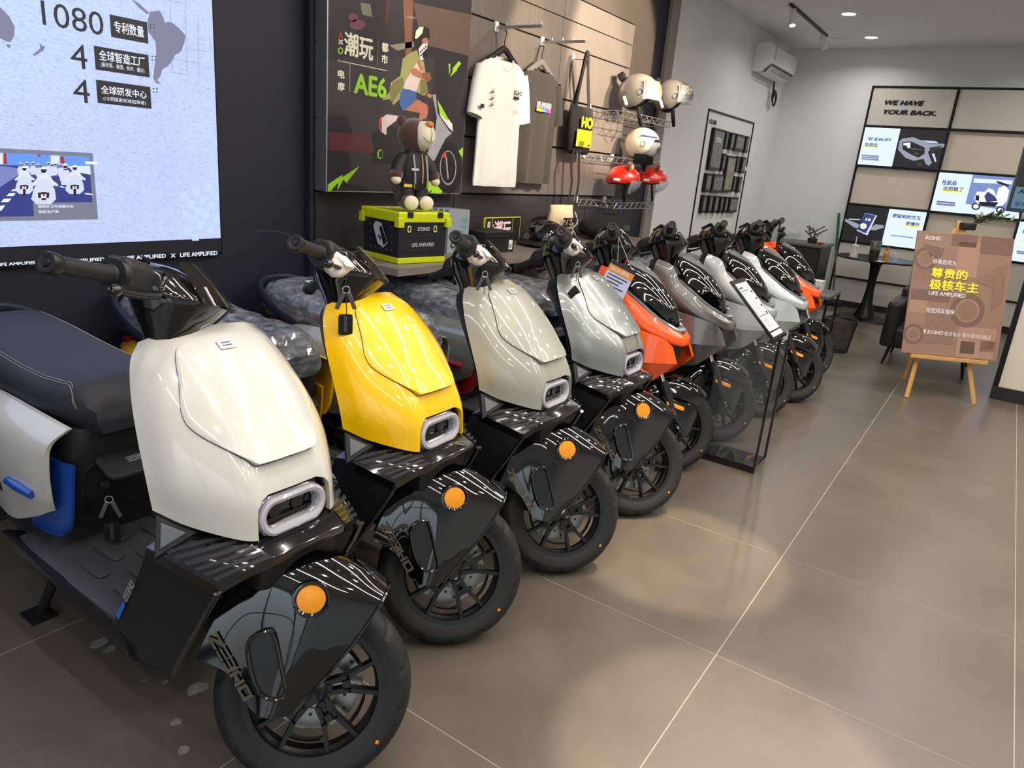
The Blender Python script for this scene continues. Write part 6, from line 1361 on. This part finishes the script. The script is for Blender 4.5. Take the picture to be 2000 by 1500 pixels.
patch([(eu(.08), ev(.10)), (eu(.30), ev(.13)), (eu(.28), ev(.19)), (eu(.16), ev(.20))], 'eb_dark', fr, bd, 'printed_scooter', .0022); patch([(eu(.66), ev(.36)), (eu(.90), ev(.22)), (eu(.96), ev(.20)), (eu(.97), ev(.52)), (eu(.86), ev(.60)), (eu(.84), ev(.42))], 'eb_mid', fr, bd, 'printed_scooter', .0016)
def et(st, u0, u1, v0, v1, m_, b_=.02): return fit_text(st, m_, fr, (eu(u0), ev(v1), eu(u1), ev(v0)), bd, 'lettering', b_, .004)
wordmark(eu(.155), 'eb_pink', fr, bd, 'wordmark', eu(.083), ev(.066), .026, .004)
et('恭喜您成为', .195, .435, .218, .258, 'paper', .01); et('尊贵的', .194, .57, .285, .368, 'eb_yellow', .035); et('极核车主', .19, .70, .378, .465, 'eb_yellow', .035); et('LIFE AMPLIFIED', .197, .58, .478, .510, 'paper', .02); et('祝您用车愉快', .195, .49, .612, .655, 'paper', .012)
patch(blot((eu(.21), ev(.805)), .010, .012, 10)+[], 'eb_pink', fr, bd, 'pin_mark', .004); patch([(eu(.21)-.008, ev(.812)), (eu(.21)+.008, ev(.812)), (eu(.21), ev(.835))], 'eb_pink', fr, bd, 'pin_mark', .004)
wordmark(eu(.165), 'eb_pink', fr, bd, 'wordmark', eu(.235), ev(.826), .026, .004); et('极核电动·肇庆端州四路店', .415, .90, .793, .832, 'eb_pink', .006)
pl = thing('leaf_spray', 'spray of green leaves with a black clip lying on the top of the easel board', 'plant', (6.12, .159, 0), -1.033)
rnd = random.Random(3)
B().box((.05, 1.26*tl_+.02, 1.262), (.10, .07, .05)).build('clip', 'satin_black', pl, bevel=.01)
for k in range(5):
    e = Vector((.16+.045*k, .30-.01*k+rnd.uniform(-.05, .05), 1.32-.006*k+rnd.uniform(-.02, .05))); s0 = Vector((.06, .30, 1.265)); path = spline([s0, s0.lerp(e, .5)+Vector((0, 0, .03)), e], 5)
    st_ = B().tube(path, .002, 5).build('stem', 'leaf_grey', pl)
    for i in range(2, len(path)):
        for sd in (-1, 1):
            c_ = path[i]; d = Vector((rnd.uniform(-.2, .6), sd*rnd.uniform(.3, 1), rnd.uniform(-.2, .7))).normalized(); L_ = rnd.uniform(.05, .085); w_ = d.cross(Vector((0, 0, 1))).normalized()*.013
            B().add([c_, c_+d*L_*.4+w_, c_+d*L_+Vector((0, 0, -.004)), c_+d*L_*.4-w_], [(0, 1, 2), (0, 2, 3)]).build('leaf', 'leaf' if rnd.random() < .6 else 'leaf_grey', st_, smooth=0)
# ---------------------------------------------------------------- round table and the things on it
rt = thing('round_table', 'round black pedestal table with a flared foot before the far wall', 'table', (9.35, 1.20, 0))
B().lathe([(.0005, .72), (.44, .72), (.45, .712), (.44, .70), (.0005, .70)], 40).build('table_top', 'black_metal', rt)
B().lathe([(.10, .70), (.06, .64), (.045, .5), (.045, .35), (.06, .2), (.10, .08), (.12, .03)], 28).build('pedestal', 'black_metal', rt, smooth=60)
B().lathe([(.12, .03), (.30, .018), (.31, .0), (.0005, .0)], 40).build('foot', 'black_metal', rt)
TZ = .72
def on_table(px, py):
    p = onZ(px, py, TZ); return p
def tt(name, label, cat, px, py):
    p = on_table(px, py); d = Vector((p.x-9.35, p.y-1.2)); 
    if d.length > .40: d = d.normalized()*.40; p = Vector((9.35+d.x, 1.2+d.y, TZ))
    return thing(name, label, cat, p)
a = tt('drink_jar', 'clear lidded drink jar with a white straw on the round table', 'cup', 1664, 503); B().lathe([(.0005, 0), (.045, 0), (.048, .01), (.046, .085), (.036, .11), (.036, .125)], 20).build('jar', 'glass_clear', a); B().lathe([(.0005, .004), (.042, .004), (.042, .06), (.0005, .06)], 18).build('drink', 'foam_white', a); B().lathe([(.0005, .125), (.038, .125), (.038, .145), (.0005, .148)], 18).build('lid', 'white_plastic', a); B().cyl((0, 0, .02), (.012, .01, .24), .005, n=8).build('straw', 'white_plastic', a)
a = tt('tumbler', 'large grey tumbler with a loop handle and black base on the round table', 'cup', 1702, 510); B().lathe([(.0005, 0), (.050, 0), (.054, .11), (.052, .12)], 20).build('sleeve', 'satin_black', a); B().lathe([(.053, .118), (.058, .21), (.056, .215), (.0005, .215)], 20).build('cup', 'pad_grey', a); B().tube(spline([(-.054, 0, .20), (-.10, 0, .20), (-.105, 0, .14), (-.054, 0, .115)], 6), .008, 8).build('handle', 'pillar_grey', a)
a = tt('figurine', 'small golden standing figurine on the round table', 'figurine', 1728, 511); B().loft([[(r1*math.cos(2*math.pi*i/14), r2*math.sin(2*math.pi*i/14), z) for i in range(14)] for z, r1, r2 in ((0, .034, .03), (.03, .030, .026), (.07, .034, .028), (.10, .038, .026), (.118, .018, .016), (.125, .012, .012))]).build('robe', 'figurine', a, smooth=60); B().ball((0, 0, .14), .018, 12, 8).build('head', 'figurine', a); B().cyl((0, 0, .154), (0, 0, .168), .016, .010, n=10).build('hat', 'dry_twig', a)
a = tt('plastic_cup', 'empty clear plastic cup on the round table', 'cup', 1746, 512); B().lathe([(.0005, 0), (.030, 0), (.040, .10), (.042, .102)], 20).build('cup', 'glass_clear', a); B().lathe([(.041, .098), (.044, .102), (.041, .104)], 20).build('rim', 'white_plastic', a)
a = tt('paper_sheet', 'folded white paper lying on the round table', 'paper', 1715, 518); B().box((0, 0, .003), (.14, .10, .003), Matrix.Rotation(.5, 3, 'Z')).build('sheet', 'paper', a, smooth=0)
# ---------------------------------------------------------------- low armchair behind the easel
ac = thing('armchair', 'black leather armchair on slim legs half hidden behind the easel board', 'chair', (7.28, .36, 0))
B().span((-.30, -.34, .16), (.34, .34, .34)).build('seat', 'leather_black', ac, bevel=.04, seg=3); B().span((.22, -.34, .20), (.38, .34, .64)).build('backrest', 'leather_black', ac, bevel=.05, seg=3)
for s in (-1, 1): B().span((-.32, s*.25, .16), (.36, s*.37, .56)).build('armrest', 'leather_black', ac, bevel=.04, seg=3)
for sx in (-.24, .30):
    for sy in (-.28, .28): B().cyl((sx, sy, .17), (sx*1.12, sy*1.12, 0), .016, .010, n=10).build('leg', 'black_metal', ac)
# ---------------------------------------------------------------- cabinet, side table, basket, broom
cn = thing('low_cabinet', 'dark grey low cabinet against the white wall beyond the scooters', 'cabinet', (9.50, 2.30, 0))
B().span((-.30, -.50, .06), (.30, .50, .76)).build('body', 'satin_black', cn, smooth=0, bevel=.004); B().span((-.32, -.52, .76), (.32, .52, .79)).build('top', 'pad_grey', cn, smooth=0, bevel=.003); B().span((-.28, -.48, 0), (.28, .48, .06)).build('plinth', 'dark_base', cn, smooth=0)
for y in (-.25, .25): B().span((-.312, y-.235, .09), (-.300, y+.235, .74)).build('door', 'matte_plastic', cn, smooth=0, bevel=.002)
a = thing('dried_twigs', 'small dark pot of dried twigs on the low cabinet', 'plant', (9.45, 1.97, .79)); B().lathe([(.0005, 0), (.05, 0), (.06, .05), (.055, .06)], 16).build('pot', 'card_black', a)
for k in range(9): B().tube([(0, 0, .05), (rnd.uniform(-.05, .05), rnd.uniform(-.08, .08), .10), (rnd.uniform(-.1, .1), rnd.uniform(-.14, .14), rnd.uniform(.13, .22))], [.006, .005, .008], 6).build('twig', 'dry_twig', a)
a = thing('red_cloth', 'small red cloth folded at the edge of the low cabinet', 'cloth', (9.40, 1.86, .79)); fuzz(B().ball((0, 0, .012), (.06, .05, .014), 14, 8), .006, 25).build('cloth', 'helmet_red', a); 
for p in bpy.data.objects[a.name].children: p.location.z = .008
a = thing('plastic_bag', 'crumpled clear plastic bag with white print on the low cabinet', 'bag', (9.45, 2.28, .79)); fuzz(B().ball((0, 0, .07), (.12, .16, .07), 22, 14), .02, 14).build('film', 'plastic_film', a, smooth=0); a.children[0].location.z = .012
st = thing('side_table', 'black metal side table with a glass shelf beside the waste basket', 'table', (7.85, 1.46, 0))
B().span((-.30, -.15, .40), (.30, .15, .43)).build('top', 'pad_grey', st, smooth=0, bevel=.003); B().span((-.28, -.13, .20), (.28, .13, .208)).build('glass_shelf', 'glass_clear', st, smooth=0)
for sx in (-1, 1):
    for sy in (-1, 1): B().box((sx*.285, sy*.135, .20), (.02, .02, .40)).build('leg', 'black_metal', st, smooth=0)
a = thing('paper_box', 'white carton standing on the side table beside the far orange scooter', 'box', (7.95, 1.52, .43)); B().span((-.08, -.06, 0), (.08, .06, .10)).build('carton', 'paper', a, smooth=0, bevel=.002)
wb = thing('waste_basket', 'tapered black mesh waste basket at the end of the scooter row', 'basket', (7.16, 1.10, 0))
B().lathe([(.0005, .004), (.108, .004), (.112, .0)], 36).build('base', 'black_metal', wb)
rm = B()
for k in range(44):
    a0 = 2*math.pi*k/44
    for dd in (-.25, .25): rm.tube([(.112*math.cos(a0), .112*math.sin(a0), .004), (.145*math.cos(a0+dd), .145*math.sin(a0+dd), .295)], .0009, 4)
rm.build('wire_mesh', 'black_metal', wb, kind='stuff'); B().lathe([(.111, .004), (.1445, .29)], 40).build('mesh_wall', 'mesh_wire', wb)
B().tube([(.146*math.cos(2*math.pi*k/40), .146*math.sin(2*math.pi*k/40), .297) for k in range(40)], .005, 8, closed=True).build('rim', 'black_metal', wb)
br = thing('broom_pole', 'broom pole with a green grip leaning by the far wall', 'broom', (9.98, 1.68, 0)); B().tube([(0, 0, .06), (.05, .10, .70)], .010, 10).build('pole', 'steel', br); B().tube([(.05, .10, .70), (.08, .165, 1.16)], .017, 12).build('grip', 'broom_green', br); B().span((-.03, -.11, 0), (.03, .11, .07)).build('head', 'satin_black', br, bevel=.01)

# ---------------------------------------------------------------- white wall: photo club frames, air conditioner
cl = thing('club_board', 'black line frame with small lettering and dark picture frames on the white wall', 'wall board', (0, 0, 0))
for a, b_ in (((7.61, 2.118), (9.175, 2.118)), ((7.61, .40), (7.61, 2.118)), ((9.175, 1.62), (9.175, 2.118)), ((9.175, .40), (9.175, 1.56))):
    B().span((min(a[0], b_[0])-.008, 2.838, min(a[1], b_[1])-.008), (max(a[0], b_[0])+.008, 2.85, max(a[1], b_[1])+.008)).build('line_frame', 'black_metal', cl, smooth=0)
PC = Plane('Y', 2.848, (1350, 190, 6.25)); PC.fit('CLUB', (218, 318), (312, 285), 'ink', cl, 'raised_lettering', .06, .002)
mat('photo_tan', (134, 126, 108), .35, coat=.3, var=.5, scale=24)
for k, (lb, rt_) in enumerate((((170, 885), (392, 395)), ((362, 635), (438, 412)), ((428, 642), (514, 432)), ((490, 650), (634, 462)), ((612, 680), (690, 474)), ((325, 905), (404, 682)), ((345, 1160), (528, 716)), ((502, 922), (572, 716)), ((566, 930), (650, 726)), ((120, 1158), (234, 924)), ((208, 1164), (374, 936)), ((465, 1155), (532, 958)), ((524, 1165), (600, 964)), ((80, 1415), (172, 1184)), ((160, 1415), (246, 1190)), ((228, 1415), (318, 1196)), ((302, 1415), (376, 1202)), ((358, 1415), (432, 1206)), ((418, 1410), (554, 1212)))):
    (x0, z0), (x1, z1) = PC.px(*lb), PC.px(*rt_); g = .006; x0 += g; x1 -= g; z0 += g; z1 -= g
    f_ = B().span((x0, 2.815, z0), (x1, 2.85, z1)).build('picture_frame', 'black_metal', cl, smooth=0, bevel=.002)
    b_ = .028; B().span((x0+b_, 2.812, z0+b_), (x1-b_, 2.816, z1-b_)).build('picture', 'photo_tan' if k == 6 else 'photo_grey', f_, smooth=0)
    if k == 0: wordmark((x1-x0)*.5, 'paper', Plane('Y', 2.811).m, f_, 'wordmark', x0+(x1-x0)*.25, z1-.14, .05, .001)
ac = thing('air_conditioner', 'white split air conditioner high on the white wall near the corner', 'air conditioner', (9.22, 2.85, 2.64))
prof = [(0, .0), (0, .30), (-.17, .31), (-.205, .285), (-.215, .20), (-.205, .10), (-.10, .0)]
B().loft([[(x, y, z) for y, z in prof] for x in (-.46, .58)]).build('housing', 'white_plastic', ac, bevel=.012, seg=3)
B().add([(-.40, -.207, .088), (.53, -.207, .088), (.53, -.125, .012), (-.40, -.125, .012)], [(0, 1, 2, 3)]).build('outlet', 'satin_black', ac, smooth=0)
for k in range(10): B().box((-.36+k*.088, -.168, .050), (.012, .07, .05), Matrix.Rotation(R_(-42), 3, 'X')).build('vane', 'white_plastic', ac, smooth=0)
B().box((.01, -.135, -.004), (.84, .075, .006), Matrix.Rotation(R_(-30), 3, 'X')).build('louvre', 'white_plastic', ac, bevel=.002)
for k in range(4): B().box((-.36, -.2135, .26-.035*k), (.022, .002, .022)).build('label_mark', 'logo_dim', ac, smooth=0)
B().tube(spline([(.30, -.06, .0), (.30, -.06, -.08), (.36, -.07, -.12), (.44, -.07, -.2), (.40, -.07, -.28), (.32, -.07, -.22), (.36, -.07, -.12), (.46, -.06, -.13), (.50, -.06, -.2), (.44, -.06, -.27), (.36, -.05, -.2), (.38, -.04, -.06)], 6), .010, 8).build('cable', 'wire_dark', ac)
sp_ = thing('ceiling_speaker', 'flat round white speaker grille in the ceiling near the back wall', 'speaker', (9.43, 2.10, CEIL)); B().lathe([(.0005, -.006), (.12, -.006), (.13, -.002), (.13, 0)], 32).build('grille', 'white_plastic', sp_)
# ================================================================ clear price stand
ps = thing('price_stand', 'clear acrylic price stand with a printed sheet and black base before the scooters', 'price stand', (3.69, .95, 0))
B().span((-.10, -.15, 0), (.10, .15, .035)).build('base', 'gloss_black', ps, smooth=0, bevel=.003)
ztop = .745
for sx in (-1, 1): B().span((sx*.092-.004, -.145, .035), (sx*.092+.004, .145, ztop-.02)).build('side_sheet', 'acrylic', ps, smooth=0)
B().span((-.09, -.147, .035), (.09, -.143, ztop-.02)).build('front_sheet', 'acrylic', ps, smooth=0)
for sx in (-1, 1): B().span((sx*.094-.006, -.152, .035), (sx*.094+.006, -.140, ztop-.02)).build('edge_bar', 'acrylic_edge', ps, smooth=0)
# slanted sheet holder
fr = frame((-.105, -.120, ztop-.03), (1, 0, 0), (0, .72, .69))
ph = B().prism([(0, 0), (.21, 0), (.21, .36), (0, .36)], .012, lambda u, v, w_: fr@Vector((u, v, w_-.012))).build('sheet_holder', 'acrylic_edge', ps, smooth=0, bevel=.001)
patch(rectp(.014, .045, .196, .335), 'paper', fr, ph, 'price_sheet', .001); patch(rectp(.014, .012, .196, .036), 'paper', fr, ph, 'sheet_footer', .001)
fit_text('AE4 MY25', 'ink', fr, (.025, .30, .085, .312), ph, 'heading', .04, .002); patch(rectp(.02, .285, .14, .292), 'ink_grey', fr, ph, 'table_row', .0015); patch(rectp(.02, .13, .19, .137), 'ink_grey', fr, ph, 'table_row', .0015)
for i in range(10):
    v = .272-i*.0145
    patch(rectp(.022, v, .060, v+.003), 'ink_grey', fr, ph, 'table_row', .0015); patch(rectp(.075, v, .120, v+.003), 'ink_grey', fr, ph, 'table_row', .0015)
    if i % 3 == 0: patch(rectp(.155, v-.004, .182, v+.008), 'ink', fr, ph, 'table_row', .0015)
for i in range(5): patch(rectp(.03, .115-i*.011, .12, .118-i*.011), 'ink_grey', fr, ph, 'table_row', .0015)
fw = frame((-.05, -.1475, .70), (1, 0, 0), (0, 0, 1)); wordmark(.10, 'paper', fw, ps, 'wordmark', 0, 0, .024, .001)

# ================================================================ protective wrap on the scooters behind the first
def wrap_of(root, names, m, grow, amp, sc):
    for o in list(root.children):
        if o.name.split('.')[0] in names:
            me = o.data.copy(); me.name = 'wrap'; bm = bmesh.new(); bm.from_mesh(me)
            bmesh.ops.subdivide_edges(bm, edges=bm.edges, cuts=1, use_grid_fill=True)
            bm.normal_update()
            for v in bm.verts:
                n_ = mnoise.noise(Vector((v.co.x*sc*.6, v.co.y*sc*1.4, v.co.z*sc*.4+3)))
                v.co += v.normal*(grow+amp*(n_))
            for f in bm.faces: f.smooth = False
            bm.to_mesh(me); bm.free(); me.materials.clear(); me.materials.append(MATS[m])
            link('plastic_wrap', me, root)
for o, pc, ac_ in SCOOT_A[1:]:
    wrap_of(o, {'seat'}, 'wrap_dull', .010, .010, 26)
    lb = B().add([(-1.36, -.06, .866), (-1.36, .05, .866), (-1.24, .05, .854), (-1.24, -.06, .854)], [(0, 1, 2, 3)]).build('paper_label', 'paper', o, smooth=0)
    for i in range(3): B().add([(-1.345+i*.03, -.05, .8672-.003*i), (-1.345+i*.03, .03-.02*i, .8672-.003*i), (-1.335+i*.03, .03-.02*i, .8662-.003*i), (-1.335+i*.03, -.05, .8662-.003*i)], [(0, 1, 2, 3)]).build('label_print', 'ink', lb, smooth=0)
for o, pc in SCOOT_B: wrap_of(o, {'seat'}, 'wrap_dull', .010, .010, 26)

# ================================================================ keys, tags and foam caps
def sc_pt(i, p, steered=True):
    """point of the i-th ring-headlight scooter in world space"""
    x, y, yw = A_SPOTS[i][:3]; q = SM@Vector(p) if steered else Vector(p)
    a = -math.pi/2+yw; return Vector((x+math.cos(a)*q.x-math.sin(a)*q.y, y+math.sin(a)*q.x+math.cos(a)*q.y, q.z))
def foam(i, label):
    p = sc_pt(i, (-.475, -.185, 1.058)); o = thing('foam_wrap', label, 'foam wrap', p)
    b = B().ball((0, 0, 0), (.045, .042, .034), 18, 12); fuzz(b, .020, 28).build('foam', 'foam_white', o, smooth=60); return p
def keyring(name, label, p, parts):
    o = thing(name, label, 'key ring', p); z = 0
    B().tube([(0, 0, 0), (0, 0, -.02)], .0016, 5).build('loop', 'wire_dark', o)
    B().tube([(.010*math.cos(a), 0, -.030+.010*math.sin(a)) for a in [2*math.pi*k/14 for k in range(14)]], .0018, 6, closed=True).build('split_ring', 'chrome', o)
    for k, s in enumerate((-1, 1)): B().box((s*.016, 0, -.062), (.012, .003, .050), Matrix.Rotation(s*R_(-22), 3, 'Y')).build('key', 'steel', o, bevel=.001, seg=1)
    B().tube([(0, 0, -.04), (.002, 0, -.10)], .0015, 5).build('cord', 'wire_dark', o)
    if 'card' in parts:
        c = B().prism(rrect(.040, .060, .007, 4), .003, lambda u, v, w_: (u, w_, v-.130)).build('key_card', 'tag_black', o, smooth=0); fr = frame((-.004, -.0005, -.105), (0, 0, -1), (1, 0, 0)); wordmark(.045, 'logo_dim', fr, c, 'wordmark', 0, 0, .007, .001)
    if 'diamond' in parts:
        d = B().add([(0, 0, -.175), (.015, 0, -.205), (0, 0, -.245), (-.015, 0, -.205), (0, .004, -.175), (.015, .004, -.205), (0, .004, -.245), (-.015, .004, -.205)], [(0, 1, 2, 3), (7, 6, 5, 4), (0, 4, 5, 1), (1, 5, 6, 2), (2, 6, 7, 3), (3, 7, 4, 0)]).build('diamond_tag', 'card_black', o, smooth=0)
        B().add([(0, -.001, -.186), (.009, -.001, -.206), (0, -.001, -.232), (-.009, -.001, -.206)], [(0, 1, 2, 3)]).build('diamond_inlay', 'bench_wood', d, smooth=0)
    if 'square' in parts: B().prism(rrect(.050, .050, .008, 4), .004, lambda u, v, w_: ((u-v)*.707, w_, (u+v)*.707-.150)).build('square_tag', 'tag_black', o, smooth=0)
    return o
p = foam(1, 'white foam cap wrapped on the yellow scooter brake lever'); keyring('key_ring', 'keys with a black card and a diamond tag hanging in front of the yellow panel', p+Vector((.0, -.03, -.035)), ('card', 'diamond')).rotation_euler = (0, 0, R_(-35))
p = foam(2, 'white foam cap wrapped on the grey-green scooter brake lever'); keyring('key_ring', 'pair of bare keys hanging from the grey-green scooter lever', p+Vector((.0, -.03, -.030)), ()).rotation_euler = (0, 0, R_(-30))
p = foam(3, 'white foam cap wrapped on the silver scooter brake lever'); keyring('key_ring', 'keys with a black square tag hanging in front of the silver panel', p+Vector((.0, -.03, -.035)), ('square',)).rotation_euler = (0, 0, R_(-25))
# key in the lock of the white scooter
p = sc_pt(0, (-.748, -.075, .512), False); keyring('key_ring', 'keys with a black fob hanging from the lock of the white scooter', p+Vector((0, -.006, -.006)), ('card',)).rotation_euler = (0, 0, R_(-40))
# printed card on the orange scooter
x, y, _ = B_SPOTS[0][:3]
cd = thing('price_card', 'lilac printed price card with an orange heading hanging on the orange scooter', 'card', onX(1197, 548, 3.03))
fr = frame((-.060, .055, -.075), (.62, -.62, -.36), (.25, -.12, .93)); cm = B().prism(rectp(0, 0, .135, .19), .002, lambda u, v, w_: fr@Vector((u, v, w_-.002))).build('card', 'paper_lilac', cd, smooth=0)
patch(rectp(0, .135, .135, .168), 'card_orange' if 'card_orange' in MATS else mat('card_orange', (206, 132, 48), .5).name, fr, cm, 'heading_band', .001); patch(rectp(0, .168, .135, .19), 'navy_shell', fr, cm, 'top_band', .001); fit_text('ZEEHO AE4 购车价格', 'paper', fr, (.01, .141, .11, .162), cm, 'heading', .01, .002)
for i in range(7): patch(rectp(.012, .120-i*.016, .012+.105*(1-.15*(i % 3)), .125-i*.016), 'ink', fr, cm, 'text_line', .001)
for dx in (.03, .11): B().tube([fr@Vector((dx, .186, 0)), Vector((-.005, -.005, .20))], .0012, 5).build('string', 'foam_white', cd)
# orange card on the pale silver scooter
c2 = thing('corner_card', 'small clear card with an orange foot on the nose of the pale silver scooter', 'card', onX(1503, 478, 5.02)); B().add([(-.03, .03, -.01), (.05, -.03, -.02), (.045, -.03, .02), (.0, .0, .02), (-.03, .03, .015)], [(0, 1, 2, 3, 4)]).build('orange_foot', 'paint_orange', c2, smooth=0); B().add([(.0, .0, .02), (.05, -.03, .01), (.06, -.02, .14), (.03, .0, .10)], [(0, 1, 2, 3)]).build('clear_sheet', 'glass_clear', c2, smooth=0)

# loose thin wire springing from the yellow scooter handlebar
lw = B().tube(spline([onX(498, 452, 1.42), onX(540, 452, 1.40), onX(590, 468, 1.38), onX(640, 498, 1.36), onX(662, 520, 1.36)], 6), .0013, 6).build('loose_wire', 'wire_dark', SCOOT_A[1][0]); bpy.context.view_layer.update(); lw.matrix_parent_inverse = SCOOT_A[1][0].matrix_world.inverted()
